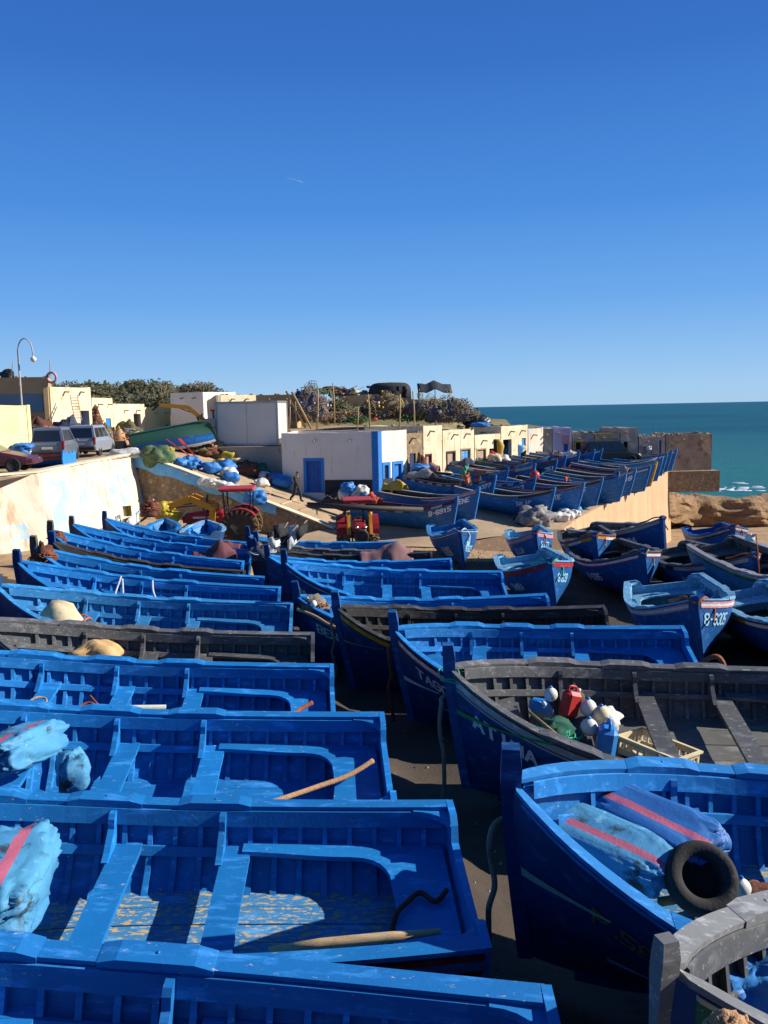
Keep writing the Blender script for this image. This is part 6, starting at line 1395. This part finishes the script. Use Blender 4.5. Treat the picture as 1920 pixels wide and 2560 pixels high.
for px, py, d, m_, sm_, fl, lb in [(470, 1130, (2.4, 1.5, .8), mNetO, mRopeBr, 4, 'olive and brown net spread at the upper left of the ramp heap'), (505, 1138, (2.4, 1.6, 1.0), mNetBr, mRopeT, 6, 'brown net with floats behind the blue sacks'), (540, 1140, (2.2, 1.4, 1.0), mRopeT, mRopeBr, 5, 'tan rope pile against the retaining wall'), (640, 1160, (2.5, 1.5, 1.5), mNetP, mNetP, 3, 'purple net heaped high against the wall'), (618, 1190, (1.9, 1.2, .9), mNetBr, mRopeBr, 6, 'rust net right of the middle stack on the ramp'), (648, 1196, (1.6, 1.1, .9), mNetG, mRopeGr, 5, 'green net in front of the purple one'), (690, 1180, (1.8, 1.1, 1.1), mNetO, mNetG, 3, 'olive green net by the white house corner'), (680, 1212, (1.6, .9, .6), mNetBr, mRopeBr, 6, 'brown net at the foot of the ramp heap'), (605, 1150, (1.6, 1.0, .9), mNetBr, mRopeT, 3, 'orange-brown net at the back of the ramp heap')]:
    heap(lb, RP(px, py), d, m_, 22, sm_, .022, floats=fl, fm=[mBuoyW, mBuoyW, mBuoyY, mBuoyO], group='nets heaped on the ramp')
sack('green and yellow tarpaulin draped over gear at the ramp top', RP(393, 1142, .35), (1.7, 1.3, 1.2), mGreenT, .2, amp=.25, sq=.9, name='tarpaulin_heap', cat='tarpaulin')
for i, (px, py, s) in enumerate([(518, 1205, 1.0), (540, 1210, 1.1), (562, 1216, 1.2), (582, 1222, 1.1)]):
    sack(['white sack highest along the ramp edge', 'white sack second along the ramp edge', 'white sack third along the ramp edge', 'white sack lowest along the ramp edge'][i], RP(px, py, .2), (1.1 * s, .7 * s, .45), mSackW, -.2, amp=.2, sq=.85, group='white sacks along the ramp edge')
sack('white sack on the quay corner at the wall end', D(315, 1134, 47.6), (1.9, .8, .6), mSackW, .2, amp=.25, sq=.9)
sack('blue plastic bag on the ramp edge behind the tractor canopy', RP(640, 1245, .3), (1.3, .9, .8), mSackB, .3, amp=.2, sq=.85, name='plastic_bag', cat='bag')
sack('light blue bag above the one behind the tractor canopy', RP(630, 1232, .3), (1.0, .7, .7), mSackL, .3, amp=.2, sq=.85, name='plastic_bag', cat='bag')
for i, (a_, b_, mm, lb) in enumerate([((462, 1112), (492, 1145), mBuoyR, 'left red-shafted oar lying on the nets'), ((440, 1115), (475, 1140), mBuoyR, 'red-bladed oar pointing up at the ramp top')]):
    p_, q_ = RP(*a_, 1.1), RP(*b_, .7); root = thing('oar', lb, 'oar', p_); mb = MB(); mb.tube([(0, 0, 0), q_ - p_], .04, 7); mb.build('shaft', mm, root); mb = MB(); mb.bar((0, 0, 0), (p_ - q_).normalized() * .7, .2, .03); mb.build('blade', mBuoyR, root)
for i, (px, py) in enumerate([(480, 1181), (512, 1196), (620, 1222), (655, 1224), (662, 1242), (700, 1232), (720, 1255), (758, 1243), (765, 1270), (800, 1278)]):
    a = RP(px - 18, py - 4 if i % 2 else py + 5, .06); b = RP(px + 18, py + 6 if i % 2 else py - 7, .06); mb = MB(); mb.bar((0, 0, 0), b - a, .16, .05)
    tag(mb.build('ramp_plank', mOcre if i % 4 else mWoodO, loc=a), 'pale timber strip set across the concrete ramp', 'timber', 'timber strips across the ramp')
# pile below the white house
heap('nets, white floats and rags piled against the black wall base', on(872, 1262, slip2), (3.6, 1.6, 1.1), mNetK, 40, mRopeG, .025, floats=12, fm=[mBuoyW, mBuoyW, mBuoyB])
for px, py, s, m_, lb in [(862, 1236, 1.0, mSackW, 'white sack on the pile by the black wall base, left'), (888, 1232, .9, mSackW, 'white box-like sack in the middle of the pile by the wall'), (905, 1226, 1.0, mSackW, 'white sack at the right of the pile by the wall'), (870, 1222, 1.2, mSackB, 'blue sheet behind the white sacks by the wall'), (912, 1240, .9, mSackL, 'pale blue sack right of the white ones by the wall'), (925, 1243, .9, mOrC, 'orange-red bag at the corner strip')]:
    sack(lb, D(px, py, 49.5), (.8 * s, .7 * s, .65 * s), m_, px, amp=.2, sq=.8, group='sacks by the white house')
mb = MB(); a = on(728, 1222, ramp); mb.tube([(0, 0, 0), (0, .05, 1.15)], .05, 7); tag(mb.build('wooden_post', mWoodO, loc=a), 'short pale post at the ramp side near the man', 'post')
# ------------------------------------------------------------------ upper quay clutter, roof terrace, plants, people
UPZ = 4.7
UQ = lambda px, py: on(px, py, upper) 
HG2 = 'gear heaped by the back houses'
for px, py, y, d, m_, sm_, fl, lb in [(95, 1070, 55, (3.0, 2, 2.0), mNetBr, mRopeT, 4, 'big brown heap of nets and wheels under the tan house'), (118, 1090, 51, (2.2, 1.6, 1.2), mNetO, mRopeG, 2, 'olive net heap in front of the big brown one'), (165, 1050, 56.5, (3.4, 1.6, 1.9), mNetBl, mRopeW, 14, 'heap of nets with many white floats by the ladder'), (238, 1050, 62, (1.6, 1.0, 2.6), mNetBr, mRopeT, 4, 'tall orange-brown nets hung between two houses'), (262, 1065, 60, (1.4, 1.0, 1.5), mNetO, mRopeT, 2, 'khaki gear pile before the small blue door'), (290, 1068, 62, (1.6, 1.0, 1.3), mRopeT, mRopeBr, 2, 'rust coloured net right of the small blue door'), (322, 1062, 65, (2.8, 1.4, 1.6), mNetO, mRopeW, 8, 'net heap with floats beside the black doorway'), (395, 1055, 69, (1.4, 1.0, .8), mNetBr, mRopeT, 2, 'low brown heap by the little blue hatch'), (142, 1085, 50, (1.6, 1.2, .9), mNetO, mNetO, 0, 'dark rounded heap behind the vans')]:
    p = D(px, py, y); p.z = UPZ - .05; heap(lb, p, d, m_, 22, sm_, .025, floats=fl, fm=[mBuoyW, mBuoyW, mBuoyO], group=HG2)
ld = thing('ladder', 'rust and white ladder leaning on the cream house', 'ladder', D(187, 1052, 57.2)); b = D(175, 988, 58.5) - ld.location; c = Vector((.45, .1, 0))
mb = MB(); mb.bar((0, 0, 0), b, .05); mb.bar(c, b + c, .05); mb.build('side_rail', mWoodO, ld)
mb = MB()
for k in range(1, 9): mb.bar(b * (k / 9), b * (k / 9) + c, .035)
mb.build('rung', mRedP, ld)
lb_ = D(129, 944, 57.9); lr = thing('life_ring', 'faded red life ring on the tan house corner', 'life ring', lb_, R(-10))
mb = MB(); rows = []
for k in range(24):
    a = 2 * PI * k / 24; rows.append([Vector(((.34 + .085 * math.cos(q)) * math.cos(a), .085 * math.sin(q), (.34 + .085 * math.cos(q)) * math.sin(a))) for q in [2 * PI * j / 8 for j in range(8)]])
mb.rings(rows, loop=True); mb.build('ring', mPinkP, lr)
for a_, b_, r_, lb in [((125, 941), (125, 899), .03, 'thin aerial pole rising above the life ring'), ((28, 938), (33, 903), .035, 'thin leaning stick on the tan house roof')]:
    p_, q_ = D(*a_, 58.2), D(*b_, 58.2); mb = MB(); mb.tube([(0, 0, 0), q_ - p_], r_, 6); tag(mb.build('pole', mWoodO, loc=p_), lb, 'pole')
sack('black plastic lump on the tan house roof', D(18, 938, 58.5), (.9, .6, .7), mBlkBag, 0, amp=.25, name='plastic_bag', cat='bag')
for i, (px, py) in enumerate([(48, 1128), (58, 1117)]):
    sack(['lower blue sack in front of the yellow building', 'upper blue sack in front of the yellow building'][i], D(px, py, 39.6), (1.0, .7, .4), mSackB, i * .4, amp=.2, sq=.85, group='blue sacks by the yellow building')
# upside-down bits by the container
st_ = thing('concrete_block_stack', 'stack of rough concrete blocks beside the container', 'blocks', D(527, 1116, 56.8)); st_.location.z = UPZ
for k in range(3):
    mb = MB(); mb.box((.04 * (k % 2), 0, .35 + k * .62), (.85 - .08 * (k % 2), .8, .58), bev=.03); mb.build('block', mGreyWl, st_)
for i, (px, py, sz) in enumerate([(205, 1085, 0), (300, 1085, 1)]):
    pass
lw = thing('low_wall', 'low broken stone wall with steps in front of the back houses', 'wall', D(140, 1096, 53)); lw.location.z = 4.6
mb = MB(); mb.box((1.6, .5, .35), (5.2, .6, .75)); mb.box((5.2, .9, .2), (2.6, 1.0, .45)); mb.build('wall', mStone, lw)
p_ = bpy.data.objects  # timber poles
PG = 'timber poles standing on the house roofs'
for i, (px, y0, y1, dd, r_, lb) in enumerate([(792, 1064, 975, 60, .06, 'pole with a branch, leftmost of the roof poles'), (836, 1052, 957, 62, .06, 'tallest bare roof pole left of the dark hut'), (892, 1072, 1020, 56, .05, 'shortest of the roof poles'), (924, 1064, 985, 58, .06, 'roof pole in front of the wire trap pile'), (997, 1074, 985, 56, .06, 'roof pole right below the dark hut'), (1036, 1080, 978, 57, .06, 'leaning roof pole under the black awning'), (722, 1068, 1000, 60, .05, 'thin pole by the leaning timbers')]):
    a = D(px, y0, dd); b = D(px + (-4 if i % 2 else 3), y1, dd); mb = MB(); mb.tube([(0, 0, -.3), (b - a) * .5 + Vector((.04, 0, 0)), b - a], [r_, r_ * .9, r_ * .75], 7); tag(mb.build('wooden_pole', mWoodO, loc=a), lb, 'pole', PG)
for i, (a_, b_, lb) in enumerate([((763, 1062), (716, 978), 'left leaning timber by the container'), ((778, 1064), (730, 980), 'right leaning timber by the container'), ((742, 1058), (738, 1005), 'upright stick between the leaning timbers')]):
    a, b = D(*a_, 61), D(*b_, 60); mb = MB(); mb.tube([(0, 0, -.2), b - a], .09 if i < 2 else .05, 7); tag(mb.build('timber', mWoodO, loc=a), lb, 'timber', 'timbers leaning by the container')
# wire traps and float piles on the terrace: baskets as frames
mWire = mat('trap_wire', (.26, .20, .12), (.16, .12, .08), scale=10, rough=.9, bump=0)
mTrapN = mat('tan_netting', (.24, .18, .10), (.13, .10, .055), scale=9, rough=.95, bump=1.0, bscale=30)
mTrapB = mat('grey_netting', (.13, .14, .16), (.08, .085, .10), scale=9, rough=.95, bump=1.0, bscale=30)
def traps(label, px, py, y, d, n, fm, seed, m_=None):
    rnd = random.Random(seed); c = D(px, py, y); root = thing('trap_pile', label, 'fishing traps', c, 0, 'piles of fishing traps on the terrace')
    mb = MB()
    for k in range(n):
        a = rnd.random() * 2 * PI; q = rnd.random() ** .5; x, yy = math.cos(a) * q * d[0] / 2, math.sin(a) * q * d[1] / 2; z = rnd.random() * d[2] * (1 - .75 * q ** 2)
        s = rnd.uniform(.22, .32); R3 = Matrix.Rotation(rnd.random() * 6, 3, 'Z') @ Matrix.Rotation(rnd.uniform(-1.2, 1.2), 3, 'X'); o = Vector((x, yy, z + .2))
        for h in (-.5, 0, .5): mb.tube([o + R3 @ Vector((s * math.cos(t), s * math.sin(t), h * s * 1.3)) for t in [2 * PI * j / 7 for j in range(8)]], .022, 3, cap=False)
        for j in range(4): t = 2 * PI * j / 4; mb.tube([o + R3 @ Vector((s * math.cos(t), s * math.sin(t), -.65 * s)), o + R3 @ Vector((s * math.cos(t), s * math.sin(t), .65 * s))], .02, 3, cap=False)
    mb.build('trap_frame', mWire, root)
    mb = MB(); mb.blob((0, .3, d[2] * .25), (d[0] * .42, d[1] * .4, d[2] * .55), seed, .3, 3, 18, 10, .4); mb.build('netting', m_ or mTrapN, root)
    for k in range(min(60, int(n * .8))):
        a = rnd.random() * 2 * PI; q = rnd.random() ** .6; s = rnd.uniform(.06, .13); mb = MB(); mb.blob((math.cos(a) * q * d[0] / 2, -abs(math.sin(a)) * q * d[1] / 2, .1 + d[2] * rnd.random() * (1 - .6 * q * q)), (s, s, s * 1.2), k, .08, 2, 7, 5); mb.build('float', rnd.choice(fm), root)
    return root
FM = [mBuoyY, mBuoyY, mBuoyW, mBuoyO, mBuoyR, mBuoyB]
traps('mound of wire traps with yellow floats in the middle of the terrace', 960, 1050, 68, (4.2, 2.5, 2.3), 80, [mBuoyY, mBuoyY, mBuoyY, mBuoyW, mBuoyR], 1)
traps('mound of traps with pale and red floats under the black awning', 1060, 1052, 67, (3.6, 2.2, 1.9), 60, [mBuoyW, mBuoyY, mBuoyB, mBuoyR], 2, mTrapB)
traps('bluish mound of pots and nets beside the leaning timbers', 775, 1055, 66, (3.4, 2.2, 3.0), 60, [mBuoyW, mBuoyB, mBuoyR, mBuoyW, mBuoyO], 3, mTrapB)
traps('dark grey bank of stacked pots at the terrace edge', 1130, 1058, 66, (4.2, 2.0, 1.9), 70, [mTrapB, mNetBl, mTrapB, mBuoyW], 4, mTrapB)
traps('low mound of traps between the two roof poles', 860, 1058, 67, (3.0, 1.6, 1.0), 36, FM, 5, mTan if 0 else mNetO)
sack('dark plastic sheet bundle at the terrace end', D(1195, 1052, 66), (2.2, 1.2, 1.1), mBlkBag, 0, amp=.3, sq=.9, name='plastic_sheet', cat='plastic sheet')
sack('blue sheet on the roof of the lower cream house', D(1200, 1062, 65), (1.5, .7, .4), mSackB, 0, amp=.2, sq=.9, name='plastic_sheet', cat='plastic sheet')
sack('red and white jug lying at the foot of the trap mound', D(938, 1048, 64.5), (.4, .25, .25), mBuoyR, .5, amp=.1, sq=.7, name='jug', cat='jug')
jm = thing('rubbish_heap', 'heap of rags, boards and tarps on the skyline left of the dark hut', 'rubbish heap', D(880, 990, 82))
rnd = random.Random(9)
for k in range(26):
    mb = MB(); mb.blob((rnd.uniform(-2.6, 2.2), rnd.uniform(-1, 1), rnd.uniform(0, .9) * (1 if k % 3 else .4)), (rnd.uniform(.2, .7), rnd.uniform(.2, .4), rnd.uniform(.1, .28)), k, .35, 2, 9, 6, rot=rnd.random() * 3); mb.build('rag', rnd.choice([mNetBr, mTan, mCanvas, mNetBl, mRose, mGreyC, mNetO]), jm)
mb = MB()
for k in range(9): x = rnd.uniform(-2.8, 2); mb.bar((x, rnd.uniform(-1, 1), rnd.uniform(.3, .8)), (x + rnd.uniform(.8, 1.8), rnd.uniform(-1, 1), rnd.uniform(.3, 1.0)), .18, .04)
mb.build('board', mWoodO, jm)
mb = MB(); rnd = random.Random(31)
for k in range(150):
    px = rnd.uniform(540, 900); y = rnd.uniform(74, 88); p = D(px, 1000, y); s = rnd.uniform(.1, .4); mb.blob((p.x, y, upper(p.x, y) + .05), (s * 1.3, s, s * .7), k, .3, 2, 7, 5, rot=k)
kind(mb.build('rubble', mStone), 'stuff')
# black van beyond the slipway boats
car('black van parked before the mural house behind the boats', Vector((at_line(1500, E0, dE)[0] + .3, at_line(1500, E0, dE)[1] - 2.2, slip2(18, 75) + .1)), R(4), mat('car_black', (.012, .014, .016), (.012, .014, .016), rough=.3, bump=0, spec=.5), L=4.6, H=1.8, rails=False)
# ------------------------------------------------------------------ plants
def leafmat(name, c1, c2): return mat(name, c1, c2, scale=2.2, rough=.7, bump=0, spec=.25)
mLeaf1 = leafmat('scrub_green', (.055, .085, .03), (.035, .055, .022)); mLeaf2 = leafmat('scrub_olive', (.10, .10, .05), (.07, .075, .035)); mLeaf3 = leafmat('scrub_brown', (.16, .12, .07), (.11, .085, .05)); mLeaf4 = leafmat('succulent_green', (.06, .14, .03), (.04, .10, .025))
def foliage(mb, c, d, n, rnd, s=.16, mats=3):
    for k in range(n):
        u = Vector((rnd.gauss(0, 1), rnd.gauss(0, 1), rnd.gauss(0, 1))).normalized(); q = rnd.random() ** .4
        lump = 1 + .35 * mnoise.noise(u * 2.2 + Vector((c[0], c[1], 0)))
        p = Vector((c[0] + u.x * d[0] / 2 * q * lump, c[1] + u.y * d[1] / 2 * q * lump, c[2] + abs(u.z) * d[2] * q * lump))
        a = Vector((rnd.gauss(0, 1), rnd.gauss(0, 1), rnd.gauss(0, .7))).normalized(); b = a.orthogonal(); b.rotate(Matrix.Rotation(rnd.random() * 6, 3, a)) if 0 else None
        l = s * rnd.uniform(.6, 1.5); w_ = l * .35
        mb.add([p, p + a * l * .5 + b * w_, p + a * l, p + a * l * .5 - b * w_], [(0, 1, 2, 3)], min(mats - 1, int(rnd.random() * mats)))
rnd = random.Random(77); mb = MB(); k = 0
# scrub covering the skyline of the hill: one mass
for i in range(420):
    y = rnd.uniform(84, 108); px = rnd.uniform(120, 560) if i % 5 else rnd.uniform(-100, 130); x = ray(px, 1000)[0] * y; big = rnd.uniform(.5, 1.25)
    foliage(mb, (x, y, upper(x, y) - .1), (big * 1.7, big * 1.7, big * (.75 if px > 430 else .95)), int(110 * big), rnd, .2 if i % 4 else .34, 3)
kind(mb.build('scrub', [mLeaf1, mLeaf2, mLeaf3]), 'stuff')
def bush(label, px, py, y, d, mats_, n=500, s=.14, seed=1, twigs=6):
    rnd = random.Random(seed); c = D(px, py, y); root = thing('bush', label, 'bush', c); mb = MB(); foliage(mb, (0, 0, 0), (d[0], d[1], d[2] * .55), n, rnd, s * .85, len(mats_)); mb.build('foliage', mats_, root)
    mb = MB()
    for k in range(twigs): mb.tube([(0, 0, -.2), (rnd.uniform(-.3, .3) * d[0], rnd.uniform(-.3, .3) * d[1], d[2] * rnd.uniform(.4, .9))], [.04, .012], 5)
    mb.build('stem', mWoodO, root); return root
bush('dark green bush on the hill edge below the black awning', 1130, 1040, 72, (4.0, 2.5, 2.9), [mLeaf1, mLeaf2, mLeaf2], 1100, .2, 2)
bush('grassy green tuft right of the yellow-float traps', 1020, 1052, 66, (2.0, 1.2, .9), [mLeaf4, mLeaf1], 500, .16, 3)
bush('fresh green plants between the traps and the roof poles', 885, 1054, 66.5, (3.0, 1.5, .9), [mLeaf4, mLeaf1], 700, .16, 4)
bush('dry brown-green bush beside the bluish trap mound', 845, 1030, 70, (2.6, 1.8, 2.4), [mLeaf2, mLeaf3, mLeaf1], 900, .18, 5)
bush('green weeds at the skyline left of the rubbish heap', 800, 985, 80, (3.4, 2.0, .9), [mLeaf4, mLeaf2], 500, .18, 6)
bush('brown scrub behind the grey-white house', 500, 985, 90, (5.0, 3, 2.2), [mLeaf3, mLeaf2], 1500, .22, 7, 14)
bush('dark shrubs on the bank beside the orange loader', 395, 1020, 82, (6.0, 3, 2.6), [mLeaf1, mLeaf2, mLeaf3], 1800, .24, 8)
# ------------------------------------------------------------------ people
mSkin = mat('skin', (.30, .17, .11), (.27, .15, .10), scale=6, rough=.6, bump=0); mHair = mat('dark_hair', (.012, .01, .009), (.02, .016, .014), rough=.8, bump=.2)
mJak = mat('dark_jacket', (.035, .035, .03), (.026, .026, .024), scale=5, rough=.9, bump=.3); mTrs = mat('dark_trousers', (.022, .023, .027), (.03, .03, .033), scale=5, rough=.9, bump=.3); mShoe = mat('dark_shoes', (.015, .013, .012), (.02, .018, .016), rough=.7, bump=.1)
mOrJ = mat('orange_brown_coat', (.36, .14, .03), (.3, .11, .025), scale=5, rough=.9, bump=.3)
def person(label, loc, rz, pose='walk', jacket=None, s=1.0, cap=None):
    root = thing('person', label, 'person', loc, rz, None); root.scale = (s, s, s); jacket = jacket or mJak
    J = {}; sit = pose == 'sit'; hz = .45 if sit else .93
    J['pel'] = (0, 0, hz); J['sp'] = (.03, 0, hz + .2); J['ch'] = (.05, 0, hz + .42); J['nk'] = (.07, 0, hz + .56); J['hb'] = (.09, 0, hz + .64); J['ht'] = (.10, 0, hz + .80)
    if sit: legs = {1: [(.42, .12, .48), (.5, .13, .1), (.65, .14, .04)], -1: [(.42, -.14, .5), (.48, -.15, .1), (.62, -.16, .04)]}; arms = {1: [(.1, .25, hz + .22), (.35, .16, hz + .12), (.42, .12, hz + .12)], -1: [(.1, -.25, hz + .22), (.35, -.16, hz + .14), (.42, -.12, hz + .14)]}
    elif pose == 'walk': legs = {1: [(.20, .09, .52), (.22, .09, .10), (.40, .10, .05)], -1: [(-.06, -.09, .50), (-.36, -.09, .20), (-.26, -.10, .06)]}; arms = {1: [(-.10, .25, hz + .22), (-.05, .27, hz - .02), (-.01, .27, hz - .12)], -1: [(.12, -.25, hz + .2), (.28, -.22, hz + .0), (.34, -.21, hz - .08)]}
    else: legs = {1: [(.03, .1, .5), (0, .11, .09), (.17, .13, .04)], -1: [(.04, -.1, .5), (0, -.11, .09), (.17, -.13, .04)]}; arms = {1: [(.02, .26, hz + .2), (.16, .22, hz + .0), (.22, .2, hz - .06)], -1: [(.02, -.26, hz + .2), (.16, -.22, hz + .0), (.22, -.2, hz - .06)]}
    verts, edges, rad, mi = [], [], [], []
    def V(p, r, m_): verts.append(p); rad.append(r); mi.append(m_); return len(verts) - 1
    a = V(J['pel'], (.16, .13), 1); b = V(J['sp'], (.17, .12), 0); c = V(J['ch'], (.20, .13), 0); d = V(J['nk'], (.075, .07), 2); e = V(J['hb'], (.085, .095), 2); f = V(J['ht'], (.09, .10), 3)
    edges += [(a, b), (b, c), (c, d), (d, e), (e, f)]
    for sd_ in (1, -1):
        h_ = V((0, sd_ * .1, hz - .06), (.115, .115), 1); k_ = V(legs[sd_][0], (.09, .09), 1); an = V(legs[sd_][1], (.065, .065), 1); to = V(legs[sd_][2], (.05, .04), 4); edges += [(a, h_), (h_, k_), (k_, an), (an, to)]
        s_ = V((.04, sd_ * .20, hz + .47), (.075, .075), 0); el = V(arms[sd_][0], (.07, .07), 0); wr = V(arms[sd_][1], (.04, .04), 0); hn = V(arms[sd_][2], (.042, .03), 2); edges += [(c, s_), (s_, el), (el, wr), (wr, hn)]
    me = bpy.data.meshes.new('figure'); me.from_pydata(verts, edges, []); ob = bpy.data.objects.new('figure', me); COL.objects.link(ob)
    md = ob.modifiers.new('skin', 'SKIN'); sk_ = me.skin_vertices[0].data
    for i, r_ in enumerate(rad): sk_[i].radius = r_
    sk_[0].use_root = True
    sb = ob.modifiers.new('sub', 'SUBSURF'); sb.levels = 2; sb.render_levels = 2
    dg = bpy.context.evaluated_depsgraph_get(); dg.update(); ev = ob.evaluated_get(dg); m2 = bpy.data.meshes.new_from_object(ev); bpy.data.objects.remove(ob)
    m2.name = 'body'
    for mm in (jacket, mTrs, mSkin, cap or mHair, mShoe): m2.materials.append(mm)
    vv = [Vector(q) for q in verts]
    for pg in m2.polygons:
        pg.use_smooth = True; ctr = pg.center; best = None
        for (i, j) in edges:
            ab = vv[j] - vv[i]; t = max(0, min(1, (ctr - vv[i]).dot(ab) / ab.length_squared)); dd = (ctr - vv[i] - ab * t).length
            if best is None or dd < best[0]: best = (dd, mi[j] if t > .5 else mi[i])
        pg.material_index = best[1]
    fz = J['hb'][2]
    bo = bpy.data.objects.new('body', m2); COL.objects.link(bo); bo.parent = root
    mb = MB(); mb.blob((.195, 0, fz + .03), (.02, .016, .022), 1, .0, 1, 8, 6); mb.blob((.165, 0, fz - .03), (.02, .03, .008), 2, 0, 1, 8, 5, mi=1)
    for sd_ in (1, -1): mb.blob((.172, sd_ * .035, fz + .06), (.012, .014, .009), 3, 0, 1, 7, 5, mi=1); mb.blob((.09, sd_ * .098, fz + .04), (.02, .012, .03), 4, 0, 1, 7, 5)
    mb.build('face', [mSkin, mHair], root)
    mb = MB()
    for sd_ in (1, -1):
        w0 = Vector(arms[sd_][1]); h0 = Vector(arms[sd_][2]); dv = (h0 - w0).normalized(); sx = Vector((0, 1, 0)).cross(dv).normalized()
        for q in range(4): st = h0 + sx * (-.024 + .016 * q); mb.tube([st, st + dv * (.045 - .006 * abs(q - 1.5)), st + dv * .075 + Vector((0, -sd_ * .02, 0))], [.0095, .009, .007], 6)
        mb.tube([h0 - sx * .03 - dv * .02, h0 - sx * .055 + dv * .015, h0 - sx * .05 + dv * .045], [.011, .010, .008], 6)
    mb.build('fingers', mSkin, root)
    return root
p = on(742, 1258, ramp); p.z = ramp(p.x, p.y) + .06
person('man in dark jacket and trousers walking down the ramp', p, R(-25), 'walk', s=1.06)
p = D(463, 1120, 54.6); p.z = 3.95; person('man in dark clothes and cap standing before the tipped green boat', D(463, 1137, 54.0), R(-120), 'stand', cap=mNetO)
p = D(205, 1100, 50); p.z = 4.7; person('man in dark jacket standing behind the silver vans', p, R(-80), 'stand')
for i, (px, jk, lb) in enumerate([(1372, mJak, 'person in dark clothes seated left of the orange coat'), (1386, mOrJ, 'person in an orange-brown coat seated by the lavender house'), (1397, mTrs, 'person in dark clothes seated right of the orange coat')]):
    q = at_line(px, E0, dE); person(lb, (q[0], q[1] - 1.6, slip2(q[0], q[1] - 1.6) + .12), R(-100 + 20 * i), 'sit', jk, 1.1)
